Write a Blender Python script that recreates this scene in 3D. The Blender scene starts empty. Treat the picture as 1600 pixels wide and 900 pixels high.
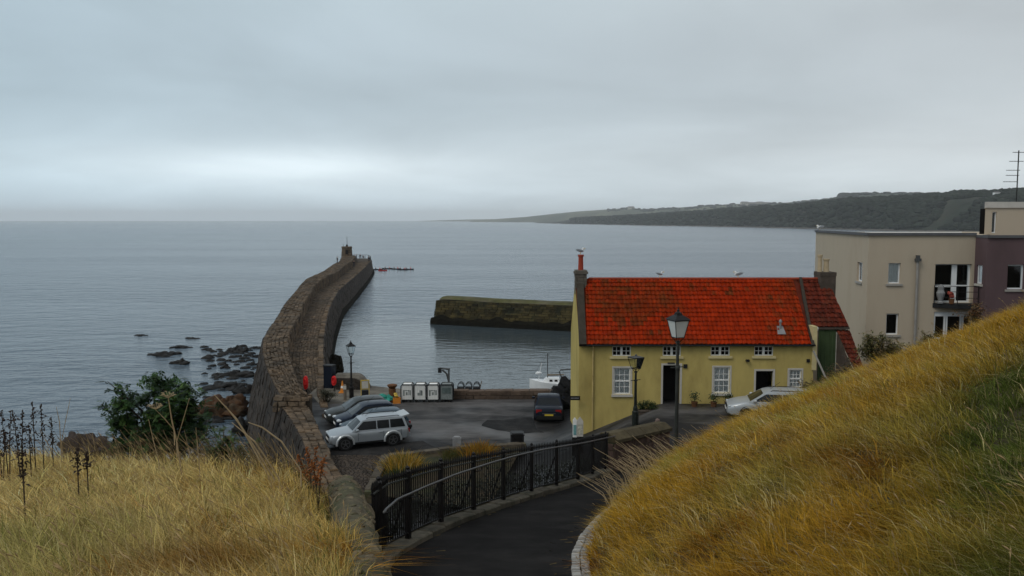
import bpy, bmesh, math, random
import numpy as np
from mathutils import Vector, Matrix, noise as mnoise
random.seed(7); np.random.seed(7); mnoise.seed_set(7)
sc = bpy.context.scene
COL = sc.collection
R = math.radians
PI = math.pi

# ------------------------------------------------------------------ camera
H = 17.0                                   # eye height above the sea, metres
FPX = 1300.0
PITCH = math.atan((450 - 344) / FPX)
cd = bpy.data.cameras.new('camera'); cam = bpy.data.objects.new('camera', cd); COL.objects.link(cam)
cam.location = (0, 0, H); cam.rotation_euler = (PI / 2 - PITCH, 0, 0)
cd.sensor_width = 36; cd.lens = FPX / 1600 * 36; cd.clip_start = 0.1; cd.clip_end = 60000
sc.camera = cam
sc.view_settings.view_transform = 'Standard'; sc.view_settings.look = 'None'
sc.view_settings.exposure = 0.0; sc.view_settings.gamma = 1
sc.cycles.use_denoising = True
sc.cycles.max_bounces = 8; sc.cycles.diffuse_bounces = 3; sc.cycles.glossy_bounces = 3
sc.cycles.transmission_bounces = 4; sc.cycles.volume_bounces = 2; sc.cycles.transparent_max_bounces = 6

# ------------------------------------------------------------------ sky and sun
SUN_EL, SUN_AZ = R(50), R(232)             # sun behind the camera, a little to the left, behind cloud
W = bpy.data.worlds.new('World'); sc.world = W; W.use_nodes = True
def build_world():
    nt = W.node_tree; N = nt.nodes; L = nt.links
    for n in list(N): N.remove(n)
    out = N.new('ShaderNodeOutputWorld')
    sky = N.new('ShaderNodeTexSky'); sky.sky_type = 'NISHITA'; sky.sun_disc = False
    sky.sun_elevation = SUN_EL; sky.sun_rotation = SUN_AZ
    bgs = N.new('ShaderNodeBackground'); bgs.inputs[1].default_value = 0.08; L.new(sky.outputs[0], bgs.inputs[0])
    tc = N.new('ShaderNodeTexCoord'); sep = N.new('ShaderNodeSeparateXYZ'); L.new(tc.outputs['Generated'], sep.inputs[0])
    # plain overcast luminance: a pale horizon, a darker band of low cloud, then rising towards the zenith
    ramp = N.new('ShaderNodeValToRGB'); L.new(sep.outputs['Z'], ramp.inputs[0])
    cr = ramp.color_ramp
    stops = [(0.0, (.65, .775, .84)), (0.035, (.61, .715, .76)), (0.075, (.555, .64, .675)), (0.13, (.475, .555, .59)), (0.2, (.49, .57, .605)),
             (0.26, (.51, .595, .625)), (0.5, (.50, .56, .59)), (1.0, (.49, .54, .57))]
    cr.elements[0].position = 0; cr.elements[0].color = (*stops[0][1], 1)
    cr.elements[1].position = 1; cr.elements[1].color = (*stops[-1][1], 1)
    for p, c in stops[1:-1]:
        e = cr.elements.new(p); e.color = (*c, 1)
    # cloud layers seen on a flat ceiling: direction / (elevation + offset)
    add = N.new('ShaderNodeMath'); add.operation = 'ADD'; L.new(sep.outputs['Z'], add.inputs[0]); add.inputs[1].default_value = 0.16
    mx = N.new('ShaderNodeMath'); mx.operation = 'MAXIMUM'; L.new(add.outputs[0], mx.inputs[0]); mx.inputs[1].default_value = 0.1
    dx = N.new('ShaderNodeMath'); dx.operation = 'DIVIDE'; L.new(sep.outputs['X'], dx.inputs[0]); L.new(mx.outputs[0], dx.inputs[1])
    dy = N.new('ShaderNodeMath'); dy.operation = 'DIVIDE'; L.new(sep.outputs['Y'], dy.inputs[0]); L.new(mx.outputs[0], dy.inputs[1])
    cmb = N.new('ShaderNodeCombineXYZ'); L.new(dx.outputs[0], cmb.inputs[0]); L.new(dy.outputs[0], cmb.inputs[1])
    nz = N.new('ShaderNodeTexNoise'); nz.inputs['Scale'].default_value = 0.75; nz.inputs['Detail'].default_value = 5; nz.inputs['Roughness'].default_value = .5
    nz.inputs['Distortion'].default_value = .4
    L.new(cmb.outputs[0], nz.inputs[0])
    mr = N.new('ShaderNodeMapRange'); mr.inputs[1].default_value = .3; mr.inputs[2].default_value = .7; mr.inputs[3].default_value = .95; mr.inputs[4].default_value = 1.22
    L.new(nz.outputs[0], mr.inputs[0])
    mul = N.new('ShaderNodeVectorMath'); mul.operation = 'SCALE'; L.new(ramp.outputs[0], mul.inputs[0]); L.new(mr.outputs[0], mul.inputs['Scale'])
    # cooler over the open sea to the left, greyer over the land to the right
    tn = N.new('ShaderNodeMapRange'); L.new(sep.outputs['X'], tn.inputs[0]); tn.inputs[1].default_value = -.6; tn.inputs[2].default_value = .6
    tm = N.new('ShaderNodeMix'); tm.data_type = 'RGBA'; tm.inputs[6].default_value = (.885, .965, 1.03, 1); tm.inputs[7].default_value = (1.10, 1.015, .99, 1); L.new(tn.outputs[0], tm.inputs[0])
    m3 = N.new('ShaderNodeVectorMath'); m3.operation = 'MULTIPLY'; L.new(mul.outputs[0], m3.inputs[0]); L.new(tm.outputs[2], m3.inputs[1]); mul = m3
    # thin patch in the cloud low over the sea, stretched along the horizon
    def gap(d, sx, sz, amp, col, prev):
        ax = N.new('ShaderNodeMath'); ax.operation = 'SUBTRACT'; L.new(sep.outputs['X'], ax.inputs[0]); ax.inputs[1].default_value = d[0]
        az = N.new('ShaderNodeMath'); az.operation = 'SUBTRACT'; L.new(sep.outputs['Z'], az.inputs[0]); az.inputs[1].default_value = d[2]
        ax2 = N.new('ShaderNodeMath'); ax2.operation = 'DIVIDE'; L.new(ax.outputs[0], ax2.inputs[0]); ax2.inputs[1].default_value = sx
        az2 = N.new('ShaderNodeMath'); az2.operation = 'DIVIDE'; L.new(az.outputs[0], az2.inputs[0]); az2.inputs[1].default_value = sz
        px = N.new('ShaderNodeMath'); px.operation = 'MULTIPLY'; L.new(ax2.outputs[0], px.inputs[0]); L.new(ax2.outputs[0], px.inputs[1])
        pz = N.new('ShaderNodeMath'); pz.operation = 'MULTIPLY_ADD'; L.new(az2.outputs[0], pz.inputs[0]); L.new(az2.outputs[0], pz.inputs[1]); L.new(px.outputs[0], pz.inputs[2])
        ng = N.new('ShaderNodeMath'); ng.operation = 'MULTIPLY'; L.new(pz.outputs[0], ng.inputs[0]); ng.inputs[1].default_value = -1
        ex = N.new('ShaderNodeMath'); ex.operation = 'EXPONENT'; L.new(ng.outputs[0], ex.inputs[0])
        fy = N.new('ShaderNodeMath'); fy.operation = 'GREATER_THAN'; L.new(sep.outputs['Y'], fy.inputs[0]); fy.inputs[1].default_value = 0
        fm = N.new('ShaderNodeMath'); fm.operation = 'MULTIPLY'; L.new(ex.outputs[0], fm.inputs[0]); L.new(fy.outputs[0], fm.inputs[1])
        am = N.new('ShaderNodeMath'); am.operation = 'MULTIPLY'; L.new(fm.outputs[0], am.inputs[0]); L.new(mr.outputs[0], am.inputs[1])
        sv = N.new('ShaderNodeVectorMath'); sv.operation = 'SCALE'; sv.inputs[0].default_value = tuple(c * amp for c in col); L.new(am.outputs[0], sv.inputs['Scale'])
        ad = N.new('ShaderNodeVectorMath'); ad.operation = 'ADD'; L.new(prev.outputs[0], ad.inputs[0]); L.new(sv.outputs[0], ad.inputs[1])
        return ad
    a = gap((-.26, 0, .060), .17, .020, .30, (.95, 1.0, 1.0), mul)
    a = gap((-.20, 0, .045), .36, .045, .07, (.95, 1.0, 1.0), a)
    bgc = N.new('ShaderNodeBackground'); bgc.inputs[1].default_value = 1.0; L.new(a.outputs[0], bgc.inputs[0])
    mix = N.new('ShaderNodeMixShader'); mix.inputs[0].default_value = .94
    L.new(bgs.outputs[0], mix.inputs[1]); L.new(bgc.outputs[0], mix.inputs[2]); L.new(mix.outputs[0], out.inputs[0])
build_world()
sl = bpy.data.lights.new('sun', 'SUN'); sun = bpy.data.objects.new('sun', sl); COL.objects.link(sun)
sl.energy = 1.1; sl.angle = R(25); sl.color = (1, .95, .86)
sd = Vector((math.sin(SUN_AZ) * math.cos(SUN_EL), math.cos(SUN_AZ) * math.cos(SUN_EL), math.sin(SUN_EL)))
sun.rotation_euler = sd.to_track_quat('Z', 'Y').to_euler(); sun.location = (0, -40, 60)

# ------------------------------------------------------------------ survey: the photo's sight lines give real positions
def ray(u, v):
    cx = (u - 800) / FPX; cy = (450 - v) / FPX
    return Vector((cx, math.cos(PITCH) + cy * math.sin(PITCH), -math.sin(PITCH) + cy * math.cos(PITCH)))
def Pz(u, v, z):
    d = ray(u, v); t = (z - H) / d.z; return Vector((d.x * t, d.y * t, z))
def Py(u, v, y):
    d = ray(u, v); t = y / d.y; return Vector((d.x * t, y, H + d.z * t))
def Pp(u, v, a=2.8, s=.212):
    d = ray(u, v); t = -a / (d.z + s * d.y); return Vector((d.x * t, d.y * t, H + d.z * t))
def interp(tab, y): return float(np.interp(y, [t[0] for t in tab], [t[1] for t in tab]))
def smooth(a, b, x):
    t = min(1, max(0, (x - a) / (b - a))); return t * t * (3 - 2 * t)
def nz(x, y, z=0, s=1.0): return mnoise.noise(Vector((x * s, y * s, z)))

# ------------------------------------------------------------------ object helpers
def tag(o, label=None, cat=None, group=None, kind=None):
    if label: o['label'] = label
    if cat: o['category'] = cat
    if group: o['group'] = group
    if kind: o['kind'] = kind
    return o
def thing(name, label, cat, loc=(0, 0, 0), rotz=0, group=None):
    o = bpy.data.objects.new(name, None); COL.objects.link(o)
    o.empty_display_size = .2; o.location = loc; o.rotation_euler = (0, 0, rotz)
    return tag(o, label, cat, group)
def children(o): return [c for c in o.children]
def copy_tree(o, parent=None):
    c = o.copy(); COL.objects.link(c); c.parent = parent
    for ch in children(o): copy_tree(ch, c)
    return c
class MB:
    def __init__(s): s.v = []; s.f = []; s.m = []; s.mi = 0
    def add(s, vs, fs):
        b = len(s.v); s.v += [tuple(v) for v in vs]
        for f in fs: s.f.append(tuple(i + b for i in f)); s.m.append(s.mi)
        return s
    def box(s, x0, x1, y0, y1, z0, z1, M=None):
        vs = [Vector((x, y, z)) for z in (z0, z1) for y in (y0, y1) for x in (x0, x1)]
        if M: vs = [M @ v for v in vs]
        return s.add(vs, [(0, 2, 3, 1), (4, 5, 7, 6), (0, 1, 5, 4), (2, 6, 7, 3), (0, 4, 6, 2), (1, 3, 7, 5)])
    def obox(s, F, u0, u1, z0, z1, n0, n1):          # box in a wall frame F = (origin, along, inward)
        O, U, N = F
        vs = [O + U * u + N * n + Vector((0, 0, z)) for z in (z0, z1) for n in (n0, n1) for u in (u0, u1)]
        return s.add(vs, [(0, 2, 3, 1), (4, 5, 7, 6), (0, 1, 5, 4), (2, 6, 7, 3), (0, 4, 6, 2), (1, 3, 7, 5)])
    def oquad(s, F, u0, u1, z0, z1, n):
        O, U, N = F
        return s.add([O + U * u + N * n + Vector((0, 0, z)) for u, z in ((u0, z0), (u1, z0), (u1, z1), (u0, z1))], [(0, 1, 2, 3)])
    def tube(s, pts, r, n=8, cap=True):
        pts = [Vector(p) for p in pts]
        rs = r if isinstance(r, (list, tuple)) else [r] * len(pts)
        vs = []; fs = []
        for i, p in enumerate(pts):
            t = (pts[min(i + 1, len(pts) - 1)] - pts[max(i - 1, 0)]).normalized()
            a = Vector((0, 0, 1)) if abs(t.z) < .9 else Vector((1, 0, 0))
            x = t.cross(a).normalized(); y = t.cross(x)
            for k in range(n):
                an = 2 * PI * k / n; vs.append(p + (x * math.cos(an) + y * math.sin(an)) * rs[i])
        for i in range(len(pts) - 1):
            for k in range(n):
                k2 = (k + 1) % n; fs.append((i * n + k, i * n + k2, (i + 1) * n + k2, (i + 1) * n + k))
        if cap:
            fs.append(tuple(range(n - 1, -1, -1))); fs.append(tuple((len(pts) - 1) * n + k for k in range(n)))
        return s.add(vs, fs)
    def lathe(s, prof, n=10, c=(0, 0, 0), rot0=0):   # profile (radius, z)
        vs = []; fs = []
        for r_, z in prof:
            for k in range(n):
                an = rot0 + 2 * PI * k / n; vs.append((c[0] + r_ * math.cos(an), c[1] + r_ * math.sin(an), c[2] + z))
        for i in range(len(prof) - 1):
            for k in range(n):
                k2 = (k + 1) % n; fs.append((i * n + k, i * n + k2, (i + 1) * n + k2, (i + 1) * n + k))
        fs.append(tuple(range(n - 1, -1, -1))); fs.append(tuple((len(prof) - 1) * n + k for k in range(n)))
        return s.add(vs, fs)
    def prism(s, poly, z0, z1):                       # plan polygon (counter-clockwise)
        n = len(poly); zz0 = z0 if isinstance(z0, (list, tuple)) else [z0] * n; zz1 = z1 if isinstance(z1, (list, tuple)) else [z1] * n
        vs = [(p[0], p[1], z) for p, z in zip(poly, zz0)] + [(p[0], p[1], z) for p, z in zip(poly, zz1)]
        fs = [tuple(range(n - 1, -1, -1)), tuple(range(n, 2 * n))] + [(i, (i + 1) % n, n + (i + 1) % n, n + i) for i in range(n)]
        return s.add(vs, fs)
    def extr(s, poly, t, M):                          # 2-D polygon in xz, thickness t along y, placed by M
        n = len(poly)
        vs = [M @ Vector((p[0], -t / 2, p[1])) for p in poly] + [M @ Vector((p[0], t / 2, p[1])) for p in poly]
        fs = [tuple(range(n)), tuple(range(2 * n - 1, n - 1, -1))] + [(i, n + i, n + (i + 1) % n, (i + 1) % n) for i in range(n)]
        return s.add(vs, fs)
    def grid(s, rows, closed=False):
        m = len(rows[0]); vs = [p for r_ in rows for p in r_]; fs = []
        for i in range(len(rows) - 1):
            for j in range(m - (0 if closed else 1)):
                j2 = (j + 1) % m; fs.append((i * m + j, i * m + j2, (i + 1) * m + j2, (i + 1) * m + j))
        return s.add(vs, fs)
    def blob(s, c, r, nu=8, nv=5, jit=.12, M=None, p=1.0):   # lumpy ellipsoid
        c = Vector(c); vs = []; fs = []; seed = random.random() * 50
        sg = lambda a: math.copysign(abs(a) ** p, a)
        for i in range(nv + 1):
            th = PI * i / nv
            for k in range(nu):
                ph = 2 * PI * k / nu
                q = Vector((sg(math.sin(th)) * sg(math.cos(ph)), sg(math.sin(th)) * sg(math.sin(ph)), sg(math.cos(th))))
                q *= 1 + jit * mnoise.noise(q * 1.7 + Vector((seed, 0, 0)))
                w = Vector((q.x * r[0], q.y * r[1], q.z * r[2]))
                vs.append(c + (M @ w if M else w))
        for i in range(nv):
            for k in range(nu):
                k2 = (k + 1) % nu; fs.append((i * nu + k, (i + 1) * nu + k, (i + 1) * nu + k2, i * nu + k2))
        return s.add(vs, fs)
    def build(s, name, mats, parent=None, smooth=False, world=False, kind=None, label=None):
        me = bpy.data.meshes.new(name); vs = s.v
        if world and parent is not None:
            Mi = (Matrix.Translation(parent.location) @ Matrix.Rotation(parent.rotation_euler[2], 4, 'Z'))
            q = parent.parent
            while q is not None:
                Mi = (Matrix.Translation(q.location) @ Matrix.Rotation(q.rotation_euler[2], 4, 'Z')) @ Mi; q = q.parent
            Mi = Mi.inverted(); vs = [tuple(Mi @ Vector(v)) for v in vs]
        me.from_pydata(vs, [], s.f)
        for m in (mats if isinstance(mats, (list, tuple)) else [mats]): me.materials.append(m)
        if any(s.m): me.polygons.foreach_set('material_index', s.m)
        if smooth: me.polygons.foreach_set('use_smooth', [True] * len(me.polygons))
        me.update()
        o = bpy.data.objects.new(name, me); COL.objects.link(o)
        if parent is not None: o.parent = parent
        if kind: o['kind'] = kind
        if label: o['label'] = label
        return o

def Txyz(x, y, z): return Matrix.Translation((x, y, z))
def RZ(a): return Matrix.Rotation(a, 4, 'Z')
def RY(a): return Matrix.Rotation(a, 4, 'Y')
def RX(a): return Matrix.Rotation(a, 4, 'X')

# ------------------------------------------------------------------ materials
def mat(name, col, rough=.8, var=.2, scale=2.0, bump=.15, bscale=25, metal=0, island=0.0, obj=0.0, col2=None, c2scale=1.0, c2lo=.45, c2hi=.65, spec=.2, stretch=None, coat=0, bdist=.02, emit=None, hue=0.0):
    m = bpy.data.materials.new(name); m.use_nodes = True; nt = m.node_tree; N = nt.nodes; L = nt.links
    b = N['Principled BSDF']; b.inputs['Roughness'].default_value = rough; b.inputs['Metallic'].default_value = metal
    b.inputs['Specular IOR Level'].default_value = spec; b.inputs['Coat Weight'].default_value = coat
    geo = N.new('ShaderNodeNewGeometry'); vec = geo.outputs['Position']
    if stretch:
        mp = N.new('ShaderNodeMapping'); mp.inputs['Scale'].default_value = stretch; L.new(vec, mp.inputs[0]); vec = mp.outputs[0]
    def noise(sc_, det=4, rg=.6):
        n = N.new('ShaderNodeTexNoise'); n.inputs['Scale'].default_value = sc_; n.inputs['Detail'].default_value = det; n.inputs['Roughness'].default_value = rg
        L.new(vec, n.inputs[0]); return n.outputs[0]
    def rng(x, a0, a1, b0, b1):
        r_ = N.new('ShaderNodeMapRange'); L.new(x, r_.inputs[0])
        for i, q in enumerate((a0, a1, b0, b1)): r_.inputs[i + 1].default_value = q
        return r_.outputs[0]
    base = None
    if col2:
        mx = N.new('ShaderNodeMix'); mx.data_type = 'RGBA'; mx.inputs[6].default_value = (*col, 1); mx.inputs[7].default_value = (*col2, 1)
        L.new(rng(noise(c2scale, 5, .65), c2lo, c2hi, 0, 1), mx.inputs[0]); base = mx.outputs[2]
    fac = rng(noise(scale, 6, .65), .3, .7, 1 - var, 1 + var)
    def mulv(x, y):
        q = N.new('ShaderNodeMath'); q.operation = 'MULTIPLY'; L.new(x, q.inputs[0]); L.new(y, q.inputs[1]); return q.outputs[0]
    if island: fac = mulv(fac, rng(geo.outputs['Random Per Island'], 0, 1, 1 - island, 1 + island))
    if obj:
        oi = N.new('ShaderNodeObjectInfo'); fac = mulv(fac, rng(oi.outputs['Random'], 0, 1, 1 - obj, 1 + obj))
    sv = N.new('ShaderNodeVectorMath'); sv.operation = 'SCALE'; L.new(fac, sv.inputs['Scale'])
    if base: L.new(base, sv.inputs[0])
    else: sv.inputs[0].default_value = col
    L.new(sv.outputs[0], b.inputs['Base Color'])
    if bump:
        bp = N.new('ShaderNodeBump'); bp.inputs['Strength'].default_value = bump; bp.inputs['Distance'].default_value = bdist
        L.new(noise(bscale, 5, .65), bp.inputs['Height']); L.new(bp.outputs[0], b.inputs['Normal'])
    if emit: b.inputs['Emission Color'].default_value = (*emit[0], 1); b.inputs['Emission Strength'].default_value = emit[1]
    return m
def attr_mat(name, rough=.7, transl=.25, gloss=True):
    m = bpy.data.materials.new(name); m.use_nodes = True; nt = m.node_tree; N = nt.nodes; L = nt.links
    a = N.new('ShaderNodeAttribute'); a.attribute_name = 'Col'; b = N['Principled BSDF']
    if gloss: b.inputs['Roughness'].default_value = rough; b.inputs['Specular IOR Level'].default_value = .1; L.new(a.outputs['Color'], b.inputs['Base Color'])
    else: N.remove(b); b = N.new('ShaderNodeBsdfDiffuse'); L.new(a.outputs['Color'], b.inputs[0])
    t = N.new('ShaderNodeBsdfTranslucent'); L.new(a.outputs['Color'], t.inputs[0])
    mx = N.new('ShaderNodeMixShader'); mx.inputs[0].default_value = transl
    L.new(b.outputs[0], mx.inputs[1]); L.new(t.outputs[0], mx.inputs[2]); L.new(mx.outputs[0], N['Material Output'].inputs[0])
    return m
def glass_mat(name, col=(.02, .025, .03), rough=.06, spec=.6):
    return mat(name, col, rough=rough, var=.1, bump=0, spec=spec)
def clear_glass(name, tint=(.93, .96, .96)):
    m = bpy.data.materials.new(name); m.use_nodes = True; nt = m.node_tree; N = nt.nodes; L = nt.links
    for n in list(N):
        if n.type == 'BSDF_PRINCIPLED': N.remove(n)
    t = N.new('ShaderNodeBsdfTransparent'); t.inputs[0].default_value = (*tint, 1)
    g = N.new('ShaderNodeBsdfGlossy'); g.inputs['Roughness'].default_value = .04
    fr = N.new('ShaderNodeFresnel'); fr.inputs[0].default_value = 1.5
    mx = N.new('ShaderNodeMixShader'); L.new(fr.outputs[0], mx.inputs[0]); L.new(t.outputs[0], mx.inputs[1]); L.new(g.outputs[0], mx.inputs[2])
    L.new(mx.outputs[0], N['Material Output'].inputs[0]); return m

K = {}
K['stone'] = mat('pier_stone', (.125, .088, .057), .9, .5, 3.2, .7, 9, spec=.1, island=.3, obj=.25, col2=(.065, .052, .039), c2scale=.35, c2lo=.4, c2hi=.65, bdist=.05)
K['stone_dark'] = mat('shaded_wall_stone', (.036, .028, .022), .85, .5, 1.2, .6, 7, island=.4, obj=.3, col2=(.03, .024, .02), c2scale=.3, bdist=.06)  # stone for the side faces, with their shade put into the colour
K['mortar'] = mat('joint_dark', (.055, .042, .030), .95, .4, 4, .3, 20)
K['weed_stone'] = mat('weedy_stone', (.062, .047, .017), .9, .5, .8, .5, 6, island=.5, obj=.3, col2=(.022, .023, .012), c2scale=.5, bdist=.06)
K['weed'] = mat('seaweed_black', (.010, .009, .006), .9, .5, 1.5, .7, 5, bdist=.05, spec=.04)
K['grassy_top'] = mat('grassy_pier_top', (.068, .066, .022), .95, .4, .6, .4, 4, col2=(.10, .085, .055), c2scale=.25)
K['wall_stone'] = mat('lichen_wall_stone', (.125, .10, .063), .95, .5, 11, .9, 30, obj=.32, col2=(.07, .075, .035), c2scale=2.2, c2lo=.48, c2hi=.66, bdist=.02)
K['wall_mortar'] = mat('wall_mortar', (.10, .083, .052), .95, .4, 9, .8, 30, col2=(.055, .06, .027), c2scale=1.7, bdist=.03)
K['red_stone'] = mat('reddish_wall_stone', (.11, .07, .055), .9, .4, 5, .5, 25, obj=.3, bdist=.02)
K['kerb'] = mat('kerb_stone', (.095, .083, .062), .85, .3, 5, .35, 40, obj=.22, col2=(.05, .048, .033), c2scale=1.5, bdist=.012)
K['sett'] = mat('sett_stone', (.30, .29, .27), .8, .25, 9, .3, 50, obj=.25, bdist=.01)
K['cobble'] = mat('cobble_stone', (.06, .046, .035), .8, .4, 5, .4, 20, island=.35)
K['asphalt'] = mat('path_asphalt', (.012, .0113, .011), .92, .35, 1.6, .5, 90, spec=.05, col2=(.02, .0185, .0178), c2scale=.5, bdist=.01)
def wet_mat():
    m = mat('car_park_asphalt', (.017, .0165, .017), .7, .3, 1.5, .3, 60, spec=.15, col2=(.088, .083, .081), c2scale=.16, c2lo=.49, c2hi=.62, stretch=(.55, 1.3, 1), bdist=.008)
    nt = m.node_tree; N = nt.nodes; L = nt.links; b = N['Principled BSDF']
    g = N.new('ShaderNodeNewGeometry'); n = N.new('ShaderNodeTexNoise'); n.inputs['Scale'].default_value = .22; n.inputs['Detail'].default_value = 4; L.new(g.outputs['Position'], n.inputs[0])
    r_ = N.new('ShaderNodeMapRange'); r_.inputs[1].default_value = .38; r_.inputs[2].default_value = .62; r_.inputs[3].default_value = .42; r_.inputs[4].default_value = .85; L.new(n.outputs[0], r_.inputs[0]); L.new(r_.outputs[0], b.inputs['Roughness'])
    return m
K['carpark'] = wet_mat()
K['concrete'] = mat('slip_concrete', (.15, .135, .11), .9, .3, 1.2, .3, 30, col2=(.085, .075, .062), c2scale=.8)
K['soil'] = mat('dry_soil', (.045, .032, .017), .95, .4, 2.5, .6, 12, col2=(.03, .032, .013), c2scale=.6, bdist=.06)
K['cliff'] = mat('cliff_earth', (.085, .068, .05), .95, .4, .8, .8, 4, col2=(.045, .05, .028), c2scale=.5, bdist=.15)
K['sand'] = mat('wet_sand', (.27, .265, .25), .55, .25, .7, .2, 8, col2=(.16, .155, .145), c2scale=.35)
K['rock'] = mat('shore_rock', (.010, .009, .008), .7, .5, 1.5, .8, 3, col2=(.02, .017, .015), c2scale=.7, bdist=.12)
K['rock_orange'] = mat('weed_orange_rock', (.075, .032, .011), .85, .5, 1.2, .8, 4, col2=(.05, .035, .02), c2scale=.6, bdist=.1)
K['rock_brown'] = mat('brown_headland_rock', (.05, .036, .028), .9, .45, .8, .8, 2.5, col2=(.045, .035, .03), c2scale=.4, bdist=.2)
K['yellow'] = mat('yellow_harling', (.475, .372, .128), .92, .12, 1.0, .35, 30, spec=.08, stretch=(1, 1, .4), col2=(.33, .25, .085), c2scale=.8, c2lo=.5, c2hi=.78, bdist=.012)
K['white'] = mat('white_paint', (.78, .77, .74), .6, .08, 3, .05, 30)
K['offwhite'] = mat('worn_white', (.50, .47, .42), .7, .12, 2, .08, 30)
K['blind'] = mat('window_blind', (.82, .82, .81), .9, .06, 4, 0)
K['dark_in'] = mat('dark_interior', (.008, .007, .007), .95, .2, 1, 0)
K['glass'] = clear_glass('window_glass')
K['glass_dark'] = glass_mat('dark_glass')
K['tile'] = mat('red_pantile', (.275, .022, .0035), .9, .25, 2.2, .25, 25, spec=.04, island=.15, col2=(.10, .03, .008), c2scale=.3, c2lo=.5, c2hi=.72, bdist=.01)
K['tile_dark'] = mat('old_pantile', (.105, .017, .008), .85, .35, 2.0, .3, 25, spec=.1, island=.3, col2=(.07, .02, .01), c2scale=1.2, c2lo=.45, c2hi=.7, bdist=.01)
K['tile_sooty'] = mat('sooty_pantile', (.19, .024, .005), .9, .3, 2.2, .25, 25, spec=.04, island=.2, col2=(.12, .027, .007), c2scale=1.2, c2lo=.45, c2hi=.6)
K['ridge'] = mat('ridge_tile', (.22, .035, .015), .8, .25, 2, .2, 20)
K['skew'] = mat('skew_stone', (.045, .037, .028), .9, .35, 3, .4, 20)
K['chim'] = mat('chimney_stone', (.12, .105, .085), .9, .3, 3, .4, 15, obj=.2, col2=(.09, .08, .065), c2scale=1.5)
K['chim_dark'] = mat('sooty_chimney', (.075, .058, .046), .9, .3, 3, .4, 15)
K['pot_red'] = mat('red_pot', (.30, .045, .022), .7, .15, 5, .1, 20)
K['pot_buff'] = mat('buff_pot', (.42, .33, .21), .75, .15, 5, .1, 20)
K['lead'] = mat('lead_grey', (.22, .22, .22), .6, .2, 4, .1, 20)
K['green_wall'] = mat('green_painted_boards', (.05, .078, .032), .85, .18, 2, .15, 20, obj=.1)
K['iron'] = mat('black_iron', (.011, .010, .010), .5, .3, 6, .1, 60)
K['iron_green'] = mat('dark_green_iron', (.014, .017, .014), .45, .3, 6, .1, 60)
K['post_grey'] = mat('weathered_post', (.032, .034, .030), .6, .3, 3, .1, 40)
K['steel'] = mat('worn_handrail', (.10, .10, .10), .42, .15, 5, .05, 40, metal=.6)
K['lampglass'] = mat('opal_lamp_glass', (.62, .63, .60), .25, .08, 3, 0)
K['cream'] = mat('cream_render', (.46, .385, .292), .92, .08, .6, .2, 40, spec=.08, stretch=(1, 1, .3), col2=(.37, .30, .22), c2scale=.6, c2lo=.5, c2hi=.8)
K['purple'] = mat('mauve_render', (.110, .073, .076), .92, .12, .8, .25, 40, spec=.08, stretch=(1, 1, .4))
K['parapet'] = mat('parapet_grey', (.10, .10, .105), .6, .15, 2, .1, 20)
K['pvc'] = mat('white_pvc', (.74, .75, .75), .45, .05, 3, 0)
K['pipe'] = mat('grey_pipe', (.28, .265, .245), .6, .15, 2, .05, 20)
K['pipe_y'] = mat('yellowed_pipe', (.46, .35, .14), .7, .2, 2, .05, 20)
K['sill'] = mat('grey_sill', (.33, .31, .28), .8, .15, 3, .1, 30)
K['sill_y'] = mat('yellow_sill', (.55, .46, .24), .85, .12, 3, .1, 30)
K['tyre'] = mat('tyre_rubber', (.012, .012, .012), .85, .2, 5, .1, 60)
K['rim'] = mat('alloy_rim', (.10, .10, .105), .45, .1, 5, 0, metal=.6)
K['pipe_dark'] = mat('dark_grey_pipe', (.07, .072, .072), .6, .2, 4, .1, 30)
K['trim'] = mat('black_trim', (.014, .014, .015), .6, .2, 5, 0)
K['silver'] = mat('silver_paint', (.33, .36, .385), .35, .04, 2, 0, metal=.35, coat=.3)
K['silver2'] = mat('pale_silver_paint', (.42, .44, .45), .35, .04, 2, 0, metal=.3, coat=.3)
K['charcoal'] = mat('charcoal_paint', (.028, .031, .030), .3, .05, 2, 0, metal=0, coat=0, spec=.14)
K['navy'] = mat('navy_paint', (.012, .019, .034), .28, .05, 2, 0, metal=0, coat=0, spec=.14)
K['teal'] = mat('slate_blue_paint', (.022, .042, .06), .28, .05, 2, 0, metal=0, coat=0, spec=.14)
K['blackblue'] = mat('midnight_paint', (.010, .014, .024), .25, .05, 2, 0, metal=0, coat=0, spec=.14)
K['carglass'] = glass_mat('car_glass', (.006, .008, .010), .1, .32)
K['lamp_clear'] = mat('headlight_glass', (.45, .48, .50), .15, .1, 6, 0)
K['lamp_red'] = mat('tail_light_red', (.30, .012, .012), .25, .1, 6, 0)
K['plate_y'] = mat('yellow_plate', (.62, .47, .05), .5, .05, 5, 0)
K['chrome'] = mat('chrome', (.6, .6, .6), .2, .05, 5, 0, metal=1)
K['red'] = mat('signal_red', (.60, .022, .022), .5, .1, 3, .03, 30)
K['orange'] = mat('faded_orange', (.62, .22, .03), .6, .15, 4, .05, 30)
K['yellowp'] = mat('yellow_metal', (.60, .42, .08), .6, .15, 4, .05, 30)
K['tealtarp'] = mat('green_tarpaulin', (.03, .26, .20), .6, .2, 4, .2, 15)
K['rust'] = mat('rusty_brown', (.12, .055, .025), .9, .3, 4, .3, 25)
K['net'] = mat('black_netting', (.012, .012, .013), .95, .4, 6, .8, 14, bdist=.06)
K['mesh_grey'] = mat('grey_mesh', (.19, .21, .205), .7, .3, 12, .2, 60)
K['container_in'] = mat('grey_green_load', (.10, .13, .125), .8, .4, 5, .2, 20)
K['boat_white'] = mat('boat_gelcoat', (.72, .73, .73), .35, .08, 2, 0)
K['grey_tarp'] = mat('grey_cover', (.26, .255, .24), .7, .25, 2, .3, 10)
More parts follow.
